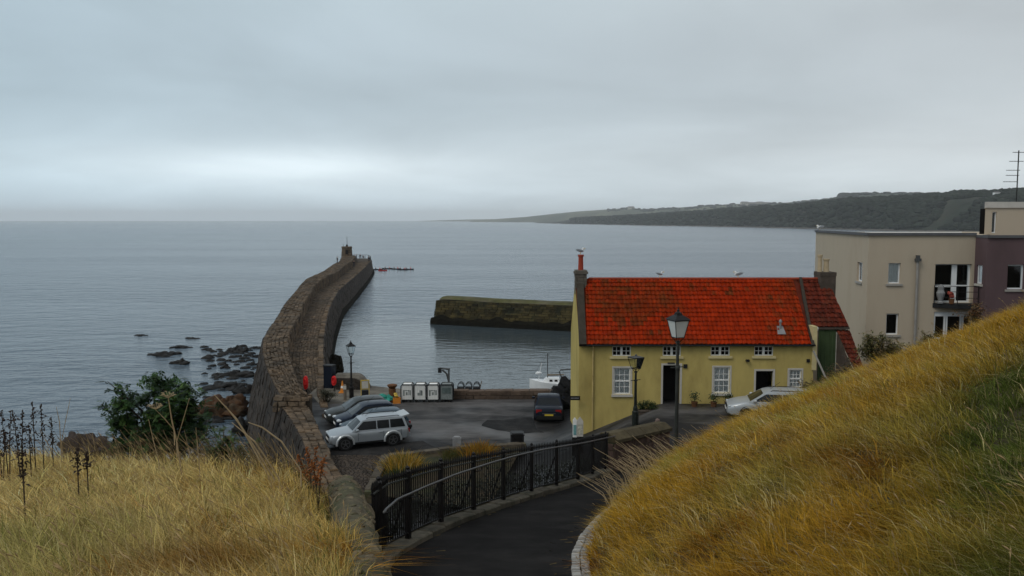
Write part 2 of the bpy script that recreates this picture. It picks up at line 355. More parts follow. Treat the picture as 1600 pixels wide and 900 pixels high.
K['blue_board'] = mat('green_blue_print', (.16, .33, .33), .6, .15, 9, 0)
K['wood'] = mat('grey_wood', (.16, .13, .10), .85, .25, 5, .2, 30)
K['skin'] = mat('skin', (.50, .27, .20), .6, .06, 8, 0)
K['coat'] = mat('dark_coat', (.02, .02, .026), .9, .2, 8, .1, 60)
K['redcoat'] = mat('red_jacket', (.40, .03, .03), .85, .15, 8, .1, 60)
K['jeans'] = mat('dark_trousers', (.03, .034, .05), .9, .15, 8, .1, 60)
K['hair'] = mat('grey_hair', (.14, .10, .085), .8, .2, 20, .1, 60)
K['gull_w'] = mat('gull_white', (.76, .76, .75), .8, .06, 8, 0)
K['gull_g'] = mat('gull_grey', (.24, .26, .28), .8, .1, 8, 0)
K['beak'] = mat('gull_yellow', (.6, .4, .06), .6, .1, 8, 0)
K['leaf'] = attr_mat('leaf_green', .55, .15)
K['grass'] = attr_mat('dry_grass_blades', .75, .3, False)
K['stem'] = mat('woody_stem', (.05, .038, .025), .9, .3, 8, .2, 40)
K['straw'] = mat('dead_stalk', (.42, .32, .19), .85, .25, 8, .1, 40)
K['brownstalk'] = mat('brown_stalk', (.16, .115, .06), .9, .5, 3, .1, 40, island=.6)
K['seed'] = mat('seed_head', (.36, .25, .12), .9, .25, 8, .1, 40)
K['dock'] = mat('dark_dock_seed', (.035, .024, .018), .9, .3, 8, .2, 30)
K['rustdock'] = mat('rust_dock_seed', (.22, .075, .02), .9, .3, 8, .2, 30)
K['hill'] = mat('headland_scrub', (.016, .022, .014), .95, .5, .02, .8, .05, col2=(.032, .030, .02), c2scale=.008, c2lo=.5, c2hi=.68, bdist=3)
K['field'] = mat('stubble_field', (.10, .10, .055), .95, .3, .006, .2, .1, col2=(.035, .045, .025), c2scale=.0022, c2lo=.42, c2hi=.58)
K['wood_far'] = mat('woodland_green', (.013, .018, .011), .95, .4, .03, 0, island=.4)
K['far_wall'] = mat('far_building', (.42, .38, .33), .9, .1, .1, 0)
K['far_roof'] = mat('far_roof', (.12, .11, .11), .9, .1, .1, 0)
K['shore'] = mat('far_shore', (.075, .068, .058), .9, .4, .03, 0)

# ------------------------------------------------------------------ sea
def sea_mat():
    m = bpy.data.materials.new('sea_water'); m.use_nodes = True; nt = m.node_tree; N = nt.nodes; L = nt.links
    b = N['Principled BSDF']; b.inputs['IOR'].default_value = 1.333
    b.inputs['Specular IOR Level'].default_value = .5
    g = N.new('ShaderNodeNewGeometry'); sp = N.new('ShaderNodeSeparateXYZ'); L.new(g.outputs['Position'], sp.inputs[0])
    def m2(op, a, c):
        q = N.new('ShaderNodeMath'); q.operation = op
        for i, x in enumerate((a, c)):
            if isinstance(x, (int, float)): q.inputs[i].default_value = x
            else: L.new(x, q.inputs[i])
        return q.outputs[0]
    def rng(x, a0, a1, b0, b1):
        r_ = N.new('ShaderNodeMapRange'); r_.interpolation_type = 'SMOOTHSTEP'; L.new(x, r_.inputs[0])
        for i, q in enumerate((a0, a1, b0, b1)): r_.inputs[i + 1].default_value = q
        return r_.outputs[0]
    # the harbour basin, sheltered by pier and quay, is calmer
    sx = m2('ADD', sp.outputs['X'], m2('MULTIPLY', sp.outputs['Y'], .12))
    calm = m2('MULTIPLY', rng(sp.outputs['Y'], 122, 160, 1, 0), rng(sx, -16, -8, 0, 1))
    def wave(scale, det, stretch, rot=0):
        mp = N.new('ShaderNodeMapping'); mp.inputs['Scale'].default_value = stretch; mp.inputs['Rotation'].default_value = (0, 0, rot); L.new(g.outputs['Position'], mp.inputs[0])
        n = N.new('ShaderNodeTexNoise'); n.inputs['Scale'].default_value = scale; n.inputs['Detail'].default_value = det; n.inputs['Roughness'].default_value = .55; L.new(mp.outputs[0], n.inputs[0]); return n.outputs[0]
    w1 = wave(.16, 3, (.4, 1.0, 1), .12)
    w2 = wave(.75, 4, (.42, 1.0, 1), -.1)
    w3 = wave(2.6, 3, (.5, 1, 1), .2)
    w4 = wave(.26, 3, (.62, 1.0, 1), .05)
    open_h = m2('ADD', m2('ADD', m2('MULTIPLY', w1, 1.0), m2('MULTIPLY', w4, 1.5)), m2('ADD', m2('MULTIPLY', w2, .75), m2('MULTIPLY', w3, .11)))
    calm_h = m2('ADD', m2('MULTIPLY', w2, .17), m2('MULTIPLY', w3, .03))
    hh = N.new('ShaderNodeMix'); L.new(calm, hh.inputs[0]); L.new(open_h, hh.inputs[2]); L.new(calm_h, hh.inputs[3])
    # cat's paws: broad streaks where the wind roughens the water more or less
    st = wave(.012, 4, (.3, 1.6, 1))
    stf = rng(st, .35, .65, .55, 1.15)
    bp = N.new('ShaderNodeBump'); bp.inputs['Distance'].default_value = 1.0; L.new(hh.outputs[0], bp.inputs['Height']); L.new(m2('MULTIPLY', stf, .62), bp.inputs['Strength'])
    L.new(bp.outputs[0], b.inputs['Normal'])
    mx = N.new('ShaderNodeMix'); mx.data_type = 'RGBA'; mx.inputs[6].default_value = (.062, .09, .118, 1); mx.inputs[7].default_value = (.05, .066, .074, 1); L.new(calm, mx.inputs[0])
    L.new(mx.outputs[2], b.inputs['Base Color'])
    rr = N.new('ShaderNodeMix'); L.new(calm, rr.inputs[0]); rr.inputs[2].default_value = .2; rr.inputs[3].default_value = .07; L.new(rr.outputs[0], b.inputs['Roughness'])
    return m
s = MB(); s.add([(-16000, -300, 0), (18000, -300, 0), (18000, 20000, 0), (-16000, 20000, 0)], [(0, 1, 2, 3)])
tag(s.build('sea', sea_mat()), 'grey rippled sea reaching to the misty horizon', 'sea', kind='structure')

# ------------------------------------------------------------------ far coast
def coast(name, prof, base_d, label, seed, mats, depth=1.35, rows=9, rough=.06):
    """prof: (u, v of the skyline); base_d: (u, distance of the shore). Builds the real hill between shore and skyline."""
    us = np.linspace(prof[0][0], prof[-1][0], 120); rws = []
    for i in range(rows + 3):
        row = []
        for u in us:
            D = interp(base_d, u); vt = interp(prof, u)
            top = Py(u, vt, D * depth); hz = max(top.z, .5)
            dirx = ray(u, 400).x / ray(u, 400).y
            if i <= rows:
                t = i / rows; y = D * (1 + (depth - 1) * t)
                prof_t = .62 * smooth(0, .38, t) + .38 * t
                z = -2 + (hz + 2) * prof_t * (1 + rough * mnoise.noise(Vector((u * .03, t * 4, seed))) * (1 - t) * 3)
            else:
                y = D * (depth + .25 * (i - rows)); z = hz * (1 - .35 * (i - rows)) 
            row.append((dirx * y, y, z))
        rws.append(row)
    b = MB(); b.grid(rws)
    for k, f in enumerate(b.f):
        b.m[k] = 1 if False else 0
    o = b.build(name, mats, smooth=True); tag(o, label, 'headland', kind='structure'); return rws
near_prof = [(838, 350), (860, 347.5), (880, 345), (900, 340.5), (950, 338.5), (1000, 336), (1050, 333), (1100, 330), (1130, 326.5), (1180, 324), (1230, 321), (1280, 317), (1320, 312), (1400, 309), (1450, 307), (1475, 304), (1500, 301), (1540, 302), (1600, 298), (1700, 290), (1900, 282)]
near_base = [(838, 4800), (900, 3600), (1000, 2750), (1100, 2300), (1200, 1950), (1280, 1650), (1400, 1350), (1600, 1080), (1900, 900)]
mid_prof = [(735, 345), (770, 342.5), (820, 339), (870, 333.5), (900, 330.5), (960, 326.5), (985, 324.5), (1000, 327), (1050, 325), (1100, 321.5), (1150, 318.5), (1200, 318), (1250, 315), (1300, 310), (1330, 304), (1370, 301.5), (1440, 303), (1500, 303), (1600, 300), (1800, 295)]
mid_base = [(735, 7800), (850, 6200), (1000, 5000), (1200, 3900), (1330, 3000), (1500, 2500), (1800, 2200)]
far_prof = [(655, 345.2), (700, 343.6), (740, 342.6), (800, 342), (860, 340)]
far_base = [(655, 12000), (760, 10500), (860, 9000)]
rn = coast('headland', near_prof, near_base, 'dark scrub covered slope of the nearest headland across the bay', 1.0, K['hill'], depth=1.22, rough=.09)
rm = coast('headland', mid_prof, mid_base, 'paler middle headland with stubble fields behind the dark slope', 5.0, K['field'], depth=1.25)
rf = coast('headland', far_prof, far_base, 'faintest low headland fading out at the horizon', 9.0, K['field'], depth=1.2)
# woodland on the slopes: a mass of crowns nobody could count
def woodland(name, rws, n, lo, hi, size, label, umin=0, dens=None):
    b = MB(); m = len(rws[0]); rr = random.Random(3)
    for _ in range(n):
        i = rr.uniform(lo, hi) * (len(rws) - 4); j = rr.uniform(umin * (m - 1), m - 1.01)
        i0, j0 = int(i), int(j); fi, fj = i - i0, j - j0
        A, B, C_, D_ = (Vector(rws[i0][j0]), Vector(rws[i0][j0 + 1]), Vector(rws[i0 + 1][j0]), Vector(rws[i0 + 1][j0 + 1]))
        p = (A * (1 - fj) + B * fj) * (1 - fi) + (C_ * (1 - fj) + D_ * fj) * fi
        if nz(p.x, p.y, 2, .0035) + .35 * nz(p.x, p.y, 4, .012) < (dens if dens is not None else -.1): continue
        r_ = size * rr.uniform(.5, 1.3)
        b.blob(p + Vector((0, 0, r_ * .25)), (r_ * rr.uniform(1, 1.6), r_, r_ * rr.uniform(.6, .95)), 6, 4, .35)
    o = b.build(name, K['wood_far'], smooth=False); tag(o, label, 'woodland', kind='stuff')
woodland('woodland', rn, 8200, .05, 1.03, 6.0, 'dark trees and scrub covering the nearest headland', .05, -.62)
woodland('woodland', rm, 1500, .3, 1.02, 9, 'hazy belts of trees on the slopes of the middle headland', .2, .0)
# shoreline rocks below the near headland
b = MB()
for j in range(0, 119):
    p = Vector(rn[0][j])
    for k in range(3):
        q = p + Vector((random.uniform(-30, 30), random.uniform(-60, 10), 1.5)); b.blob(q, (random.uniform(12, 30), 8, random.uniform(1.5, 3)), 6, 4, .3)
tag(b.build('shore_rocks', K['shore']), 'dark strip of rocky foreshore under the nearest headland', 'foreshore', kind='stuff')
# the tree belt at right on the skyline and the knoll
b = MB()
for k in range(110):
    u = random.uniform(1478, 1640); D = interp(near_base, u) * 1.2; p = Py(u, interp(near_prof, u) + 2, D)
    r_ = random.uniform(4, 8); b.blob(p + Vector((0, 0, -1)), (r_ * 1.4, r_, r_ * .9), 7, 5, .3)
tag(b.build('woodland', K['wood_far']), 'dark tree belt along the skyline above the flats', 'woodland', kind='stuff')
b = MB()
for k in range(150):
    u = random.uniform(1312, 1462); D = interp(mid_base, u) * 1.24; p = Py(u, 304.5 + random.uniform(-1, 2), D)
    r_ = random.uniform(7, 13); b.blob(p, (r_ * 1.5, r_, r_ * .8), 7, 5, .3)
tag(b.build('woodland', K['wood_far']), 'hazy rounded wood on the hilltop behind the nearest headland', 'woodland', kind='stuff')
# far hotel and farm buildings
def far_house(u, v, D, w, h, label, blocks=1, walls='far_wall'):
    p = Py(u, v, D); t = thing('far_building', label, 'building', p)
    b = MB(); r_ = MB()
    for k in range(blocks):
        x = (k - (blocks - 1) / 2) * w * 1.02; hh = h * (1 - .25 * (k % 2))
        b.box(x - w / 2, x + w / 2, -w * .3, w * .3, -h * .6, hh)
        r_.add([(x - w / 2, -w * .34, hh), (x + w / 2, -w * .34, hh), (x + w / 2, w * .34, hh), (x - w / 2, w * .34, hh), (x - w * .4, 0, hh + h * .35), (x + w * .4, 0, hh + h * .35)], [(0, 1, 5, 4), (2, 3, 4, 5), (1, 2, 5), (3, 0, 4)])
        for q in range(4):
            xx = x - w * .38 + q * w * .25; MB().box(xx, xx + w * .1, -w * .3 - .15, -w * .3 - .05, hh * .35, hh * .7).build('window', K['glass_dark'], t)
    b.build('wall', K[walls], t); r_.build('roof', K['far_roof'], t)
far_house(1181, 320.5, 4700, 42, 15, 'long pale hotel block on the skyline of the middle headland', 4)
far_house(986, 326, 5900, 45, 12, 'lone hazy farmhouse on the rise of the middle headland', 1)
far_house(1557, 306, 1290, 9, 5, 'white cottage among trees on the skyline left of the aerial', 1, 'white')
far_house(1572, 307, 1290, 7, 4.5, 'small white cottage nearest the aerial mast on the skyline', 1, 'white')

# ------------------------------------------------------------------ masonry helper
def blocks(S, length, height, rows, l0, l1, gap=.03, proud=.08, jit=.05, seed=0, a0=0.0, a1=1.0):
    """Irregular blocks over the ruled surface S(a, b) -> (point, normal)."""
    rr = random.Random(seed); out = []
    for k in range(rows):
        a = a0 - rr.uniform(0, l1) / length
        while a < a1:
            L_ = rr.uniform(l0, l1) / length; aa, ab = max(a, a0), min(a + L_, a1); a += L_
            if (ab - aa) * length < l0 * .35: continue
            bb, bt = k / rows, (k + 1) / rows
            ga, gb = gap / length / 2, gap / height / 2
            pts = []; pr = proud * rr.uniform(.35, 1.25)
            for q, (ca, cb) in enumerate(((aa + ga, bb + gb), (ab - ga, bb + gb), (ab - ga, bt - gb), (aa + ga, bt - gb))):
                ja = rr.uniform(-jit, jit) / length * .6; jb = rr.uniform(-jit, jit) / height * .4
                p, n = S(ca + ja, min(1, max(0, cb + jb))); p = Vector(p); n = Vector(n)
                pts.append((p - n * .12, p + n * pr * rr.uniform(.75, 1.15)))
            c = sum((q[1] for q in pts), Vector()) / 4
            tops = []
            for q in pts: tops.append(q[1] + (c - q[1]) * .10)
            vs = [q[0] for q in pts] + [q[1] - (S((aa + ab) / 2, (bb + bt) / 2)[1]) * pr * .3 for q in pts] + tops
            fs = [(0, 1, 5, 4), (1, 2, 6, 5), (2, 3, 7, 6), (3, 0, 4, 7), (4, 5, 9, 8), (5, 6, 10, 9), (6, 7, 11, 10), (7, 4, 8, 11), (8, 9, 10, 11)]
            sz = max((pts[1][1] - pts[0][1]).length, (pts[2][1] - pts[1][1]).length)
            out.append((c, vs, fs, sz))
    return out
def emit(blks, parent, m, limit, name='stone', rest='stonework'):
    """the largest in view become parts of their own, the rest one part of kind stuff"""
    def key(bk): return -bk[3] / max(1, (bk[0] - Vector((0, 0, H))).length)
    blks = sorted(blks, key=key)
    for c, vs, fs, sz in blks[:limit]:
        MB().add(vs, fs).build(name, m, parent, world=True)
    if blks[limit:]:
        b = MB()
        for c, vs, fs, sz in blks[limit:]: b.add(vs, fs)
        b.build(rest, m, parent, world=True, kind='stuff')

# ------------------------------------------------------------------ the pier
YT = [47, 54, 60, 68, 76, 84, 94, 107, 117, 140, 154, 167, 187, 225, 255, 278]
OUT_ = list(zip(YT, [-12.7, -15.6, -17.9, -20.6, -22.9, -24.7, -26.6, -29.3, -31.2, -35.8, -38.0, -39.4, -41.8, -46.7, -52, -56.5]))
INN = list(zip(YT, [-11.0, -14.0, -16.0, -18.5, -20.7, -22.4, -24.2, -27.0, -28.8, -33.3, -35.0, -36.3, -38.6, -43.4, -48, -51.8]))
RGT = [(47, -10.2), (59, -13.5), (64, -14.6), (73, -16.7), (85, -19.4), (93, -21.1), (107, -23.9), (116, -25.6), (145, -30.5), (167, -33.0), (193, -35.9), (225, -39.6), (250, -42.8), (268, -45.2), (278, -48)]
ZW = 6.1; ZD = 4.62
def zdeck(y): return 4.55 - .25 * smooth(90, 240, y)
def zwall(y): return ZW + .12 * math.sin(y * .13) - .2 * smooth(120, 250, y)
pier = thing('stone_pier', 'long curving stone pier with a raised sea walk running out into the bay', 'pier', (-20, 70, 0))
ys = [51, 54, 57, 60, 64, 68, 72, 76, 80, 84, 89, 94, 100, 107, 112, 117, 125, 132, 140, 147, 154, 160, 167, 177, 187, 200, 212, 225, 240, 255, 268, 278]
core = MB(); rows = []
for y in ys:
    xo, xi, xr = interp(OUT_, y), interp(INN, y), interp(RGT, y)
    zd, zw = zdeck(y), zwall(y)
    if y > 262: zw = zd + .1
    rows.append([(xo - 1.7, y, -1.5), (xo, y, zw - .05), (xi, y, zw - .05), (xi + .12, y, zd - .05), (xr, y, zd - .05), (xr + .75, y, -1.5)])
core.grid(rows)
n6 = len(rows) * 6
core.f.append((n6 - 6, n6 - 5, n6 - 4, n6 - 3, n6 - 2, n6 - 1)); core.m.append(0)
core.f.append((0, 5, 4, 3, 2, 1)); core.m.append(0)
core.build('core', K['mortar'], pier, world=True)
def strip(fa, fb, y0, y1, up):
    def S(a, b):
        y = y0 + (y1 - y0) * a; A, B = Vector(fa(y)), Vector(fb(y)); return A.lerp(B, b), up
    return S
UP = Vector((0, 0, 1))
bl = []
def span(y0, y1, fa, fb, rows_, l0, l1, n, proud, seed, jit=.06, gap=.04):
    L_ = (Vector(fa(y1)) - Vector(fa(y0))).length; h = (Vector(fa((y0 + y1) / 2)) - Vector(fb((y0 + y1) / 2))).length
    return blocks(strip(fa, fb, y0, y1, n), L_, h, rows_, l0, l1, gap, proud, jit, seed)
segs = [(51, 60), (60, 70), (70, 84), (84, 100), (100, 125), (125, 160), (160, 205), (205, 256)]
for i, (y0, y1) in enumerate(segs):
    k = 1 + i * .18
    n_r = Vector((.94, .3, .08)); n_l = Vector((-.9, -.3, .2))
    bl += span(y0, y1, lambda y: (interp(OUT_, y), y, zwall(y) - .05), lambda y: (interp(INN, y), y, zwall(y) - .05), max(5, int(9 / k)), .3 * k, 1.1 * k, UP, .16, 10 + i, .16)
    bl += span(y0, y1, lambda y: (interp(INN, y) + .1, y, zdeck(y) - .05), lambda y: (interp(RGT, y), y, zdeck(y) - .05), max(8, int(14 / k)), .3 * k, 1.0 * k, UP, .09, 40 + i, .12)
    bl += span(y0, y1, lambda y: (interp(INN, y) + .08, y, zdeck(y)), lambda y: (interp(INN, y), y, zwall(y)), 3, .5 * k, 1.1 * k, n_r, .09, 70 + i, .08)
    bl += span(y0, y1, lambda y: (interp(RGT, y) - .55, y, zdeck(y) - .02), lambda y: (interp(RGT, y) + .02, y, zdeck(y) - .02), 1, .6 * k, 1.7 * k, UP, .3, 100 + i, .16)
emit(bl, pier, K['stone'], 250, 'stone', 'stonework')
bl = []
for i, (y0, y1) in enumerate(segs):
    k = 1 + i * .18
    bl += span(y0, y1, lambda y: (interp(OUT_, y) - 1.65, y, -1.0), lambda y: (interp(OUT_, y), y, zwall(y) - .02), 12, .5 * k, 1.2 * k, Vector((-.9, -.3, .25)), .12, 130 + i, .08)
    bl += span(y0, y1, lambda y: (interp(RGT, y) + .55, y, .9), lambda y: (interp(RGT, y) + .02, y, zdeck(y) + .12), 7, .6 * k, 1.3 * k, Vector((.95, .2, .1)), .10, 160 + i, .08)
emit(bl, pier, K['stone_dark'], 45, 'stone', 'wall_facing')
# weed line on the harbour side
b = MB(); rows = []
for y in ys: rows.append([(interp(RGT, y) + .98, y, -1.2), (interp(RGT, y) + .86, y, .6 + .3 * nz(y, 0, 3, .2)), (interp(RGT, y) + .66, y, 1.1 + .5 * nz(y, 0, 3, .2))])
b.grid(rows).build('weed_band', K['weed'], pier, world=True)
# pier head parapet and rail
b = MB()
for q in range(9):
    y = 258 + q * 2.4; x = interp(RGT, y) - .3 if y < 276 else -50
    b.tube([(x, y, zdeck(y)), (x, y, zdeck(y) + 1.15)], .06, 6)
b.tube([(interp(RGT, 258 + q * 2.4) - .3, 258 + q * 2.4, zdeck(260) + 1.12) for q in range(9)], .05, 5)
for q in range(8): b.tube([(-55 + q, 277.5, zdeck(270)), (-55 + q, 277.5, zdeck(270) + 1.15)], .06, 6)
b.tube([(-55, 277.5, zdeck(270) + 1.12), (-48, 277.5, zdeck(270) + 1.12)], .05, 5)
b.build('end_railing', K['iron'], pier, world=True)
# the beacon tower at the pier end
tw = thing('beacon_tower', 'squat stone beacon tower with a mast at the seaward end of the pier', 'tower', (-50.8, 256, zdeck(256)))
b = MB(); b.lathe([(1.85, -.3), (1.5, 4.2), (1.66, 4.22), (1.66, 4.6), (1.4, 4.65)], 10); b.build('tower_body', K['stone'], tw)
def tws(a, bb):
    n = Vector((math.cos(a * 2 * PI), math.sin(a * 2 * PI), 0)); return Vector((-50.8, 256, zdeck(256) + 4.2 * bb)) + n * (1.8 - .32 * bb), n
bl = blocks(tws, 11, 4.2, 8, .8, 1.6, .06, .08, .05, 5)
emit(bl, tw, K['stone'], 0, 'stone', 'stonework')
MB().box(-.1, .7, -1.85, -1.4, 2.3, 3.6).build('doorway', K['dark_in'], tw)
b = MB(); b.tube([(.1, 0, 4.5), (.1, 0, 7.9)], [.09, .05], 6); b.tube([(-1.0, -.4, 4.5), (-1.0, -.4, 5.5)], .06, 5); b.box(-.2, .4, -.06, .06, 4.9, 5.2); b.build('mast', K['iron'], tw)
b = MB(); b.lathe([(.22, 4.6), (.3, 4.7), (.3, 5.0), (.1, 5.2)], 8); b.build('beacon_lamp', K['trim'], tw)

# ------------------------------------------------------------------ low wall beside the car park, leading to the pier
LWL = [(27, -4.6), (34, -7.9), (40, -10.0), (43, -11.05), (45.7, -12.1), (49, -13.5), (51.5, -14.6)]
LWR = [(27, -3.4), (34, -6.6), (39.5, -8.8), (41.2, -9.3), (45.7, -10.9), (51.5, -12.9)]
lw = thing('sea_wall', 'low rough stone wall with flat top beside the parked cars', 'wall', (-10, 44, 0))
b = MB(); b.grid([[(interp(LWL, y) - 1.6, y, -.5), (interp(LWL, y), y, 5.45), (interp(LWR, y), y, 5.45), (interp(LWR, y) + .1, y, 4.2)] for y in (27, 31, 34, 37, 40, 43, 46, 49, 51.4)])
b.build('core', K['mortar'], lw, world=True)
bl = span(27, 51.4, lambda y: (interp(LWL, y), y, 5.43), lambda y: (interp(LWR, y), y, 5.43), 3, .4, .9, UP, .12, 200, .1)
bl += span(27, 51.4, lambda y: (interp(LWR, y) + .08, y, 4.6), lambda y: (interp(LWR, y), y, 5.5), 2, .4, .9, Vector((.94, .3, .05)), .08, 202, .08)
emit(bl, lw, K['stone'], 200)
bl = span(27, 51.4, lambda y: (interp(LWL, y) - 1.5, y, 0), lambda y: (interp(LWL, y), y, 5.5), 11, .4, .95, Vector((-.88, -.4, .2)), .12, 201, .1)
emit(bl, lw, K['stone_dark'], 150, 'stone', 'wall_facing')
# return end of the high pier wall
b = MB(); b.box(-14.5, -12.5, 50.75, 51.3, 3, 5.95)
hw = b.build('wall_end', K['mortar'], pier, world=True)
emit(blocks(lambda a, bb: (Vector((-14.75 + 2.1 * a, 50.75 - .25 * (1 - bb), 5.2 + .95 * bb)), Vector((0, -1, .3))), 2.1, .95, 3, .3, .7, .04, .14, .09, 210) + blocks(lambda a, bb: (Vector((-14.8 + 2.3 * a, 50.6 + .9 * bb, 6.0)), UP), 2.3, .9, 3, .3, .7, .04, .16, .12, 211), pier, K['stone'], 40)

# ------------------------------------------------------------------ inner breakwater
bw = thing('breakwater', 'short weedy stone breakwater with a grassy top inside the harbour', 'breakwater', (0, 137, 0))
A = Pz(682, 506, 0); B = Pz(893, 517, 0); dirb = (B - A).normalized(); nb = Vector((-dirb.y, dirb.x, 0)); LB = 60
def bwp(a, off, z): p = A + dirb * (a * LB) + nb * off; return Vector((p.x, p.y, z))
b = MB(); rws = []
for a in np.linspace(0, 1, 16):
    h = 4.0 - .25 * math.sin(a * 3); h = h if a > .06 else h - .2
    rws.append([bwp(a, -.7, -1), bwp(a, 0, h - .1), bwp(a, 2.6, h + .3), bwp(a, 5.2, h - .05), bwp(a, 6.2, -1)])
b.grid(rws); b.f.append((0, 1, 2, 3, 4)); b.m.append(0); b.build('core', K['weed_stone'], bw, world=True)
bl = blocks(lambda a, bb: (bwp(a, -.62 + .6 * bb, .1 + 3.85 * bb), -nb), LB, 3.9, 10, .7, 1.5, .07, .13, .06, 300)
bl += blocks(lambda a, bb: (A + nb * (5.6 * a) - dirb * (.6 * (1 - bb) + .02) + Vector((0, 0, 3.85 * bb)), -dirb), 5.6, 3.9, 9, .6, 1.3, .06, .08, .05, 301)
emit(bl, bw, K['weed_stone'], 120)
b = MB()
b.grid([[bwp(a, .35, 4.0 - .25 * math.sin(a * 3) + .05 + .1 * nz(a * 9, 1)), bwp(a, 1.6, 4.36 - .25 * math.sin(a * 3) + .15 * nz(a * 9, 2)), bwp(a, 3.4, 4.4 - .25 * math.sin(a * 3) + .15 * nz(a * 9, 3)), bwp(a, 5, 4.0 - .25 * math.sin(a * 3))] for a in np.linspace(.005, 1, 24)])
b.build('grassy_top', K['grassy_top'], bw, world=True)
b = MB(); b.grid([[bwp(a, -.92, -1), bwp(a, -.84, .75 + .5 * nz(a * 24, 5)), bwp(a, -.58, 1.25 + .8 * nz(a * 24, 5))] for a in np.linspace(-.012, 1, 120)])
b.build('weed_band', K['weed'], bw, world=True)

# ------------------------------------------------------------------ car park, quay, street, beach
def zs(x, y):                                      # street level before the yellow house
    t = min(1, max(0, (x + .25 * (43 - y) - 1.2) / 6.5)); return 4.7 + 2.7 * t
park = MB()
poly = [(-4.2, 26), (3.2, 26), (3.0, 36), (1.0, 43), (3.3, 49), (3.3, 57.4), (-14.2, 57.4), (-12.4, 51.2), (-8.5, 40), (-6.0, 33)]
park.prism(poly, -1.5, 4.7)
tag(park.build('car_park', K['carpark']), 'damp dark asphalt car park on the quay', 'car park', kind='structure')
st = MB(); xs_ = np.linspace(-.5, 40, 70); ys_ = np.linspace(29.5, 60, 40)
st.grid([[(x, y, zs(x, y) + .004) for x in xs_] for y in ys_])
tag(st.build('street', K['carpark']), 'dark sloping street rising past the yellow house', 'street', kind='structure')
gr = MB(); gr.prism([(3.3, 57.4), (3.3, 24), (60, 20), (60, 80), (24, 80), (24, 57.4)], -1.5, 4.69)
tag(gr.build('ground', K['soil']), 'earth under the houses beside the harbour', 'ground', kind='structure')
ap = MB(); ap.grid([[(-13.0 + .0, 55.2, 4.704), (-7.6, 55.0, 4.704)], [(-13.9, 57.3, 4.704), (-7.4, 57.3, 4.704)]])
ap.build('slipway', K['concrete']); tag(bpy.data.objects['slipway'], 'pale concrete apron at the quay edge below the far lamp', 'slipway', kind='structure')
sb = MB(); sb.grid([[(x, y, .02 + 1.2 * smooth(58, 40, y) + .8 * smooth(-36, -22, x) * smooth(66, 50, y) - .25 + .18 * nz(x, y, 7, .25)) for x in np.linspace(-48, -9, 40)] for y in np.linspace(26, 74, 48)])
tag(sb.build('beach', K['sand'], smooth=True), 'pale wet sand at the foot of the sea wall', 'beach', kind='structure')

# darker tarmac: a patched area in the yard, a sheet under the near car
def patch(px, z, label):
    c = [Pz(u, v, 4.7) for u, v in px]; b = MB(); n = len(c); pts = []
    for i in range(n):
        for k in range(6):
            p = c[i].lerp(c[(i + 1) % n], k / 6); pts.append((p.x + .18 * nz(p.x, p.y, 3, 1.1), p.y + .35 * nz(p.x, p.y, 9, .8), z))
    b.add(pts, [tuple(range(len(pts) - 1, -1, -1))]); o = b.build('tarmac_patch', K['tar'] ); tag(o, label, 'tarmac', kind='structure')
K['tar'] = mat('dark_tarmac', (.015, .0148, .0152), .85, .35, 2.5, .4, 70, spec=.1, col2=(.034, .032, .031), c2scale=.7)
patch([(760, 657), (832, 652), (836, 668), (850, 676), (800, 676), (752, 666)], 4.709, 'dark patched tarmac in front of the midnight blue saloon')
patch([(505, 700), (660, 690), (690, 700), (640, 712), (520, 716)], 4.709, 'darker tarmac under the near silver car')
# quay parapet
qp = thing('quay_parapet', 'low brown stone parapet along the quay edge', 'wall', (0, 56.6, 4.7))
b = MB(); x0 = Pz(690, 630, 4.7).x; b.box(x0, 4.5, 56.5, 57.1, 4.5, 5.25); b.build('core', K['mortar'], qp, world=True)
bl = blocks(lambda a, bb: (Vector((x0 + (4.5 - x0) * a, 56.5, 4.7 + .55 * bb)), Vector((0, -1, 0))), 4.5 - x0, .55, 2, .5, 1.1, .03, .07, .04, 310)
bl += blocks(lambda a, bb: (Vector((x0 + (4.5 - x0) * a, 56.45 + .75 * bb, 5.24)), UP), 4.5 - x0, .75, 1, .7, 1.4, .03, .09, .03, 311)
emit(bl, qp, mat('parapet_stone', (.095, .066, .048), .85, .3, 4, .3, 20, obj=.25), 60)

# ------------------------------------------------------------------ the footpath, its wall and kerbs
def zp(y): return 14.2 - .212 * y
XL = [(-8, -.7), (0, -.8), (7, -1.05), (9, -1.45), (11, -1.85), (12.5, -1.97), (13.75, -1.95), (15.3, -1.63), (17, -1.18), (19.1, -.43), (20.6, .17), (22.6, 1.07), (25, 2.17), (29, 3.6), (33, 5.1), (36, 6.3)]
XR = [(-8, 1.2), (0, 1.0), (12.3, .98), (13.75, 1.08), (15.6, 1.38), (18, 1.95), (20.2, 2.6), (22, 3.2), (25, 4.4), (29, 6.3), (33, 9.0), (36, 12)]
pa = MB(); pa.grid([[(x, y, (zp(y) if y < 31 else zp(y) * (1 - smooth(31, 34, y)) + 7.41 * smooth(31, 34, y)) + .004 + .03 * math.sin(PI * t)) for t, x in ((t, interp(XL, y) - .3 + (interp(XR, y) - interp(XL, y) + .9) * t) for t in np.linspace(0, 1, 8))] for y in np.arange(-8, 35.1, .8)])
tag(pa.build('footpath', K['asphalt'], smooth=True), 'dark asphalt footpath curving downhill beside the black railing', 'footpath', kind='structure')

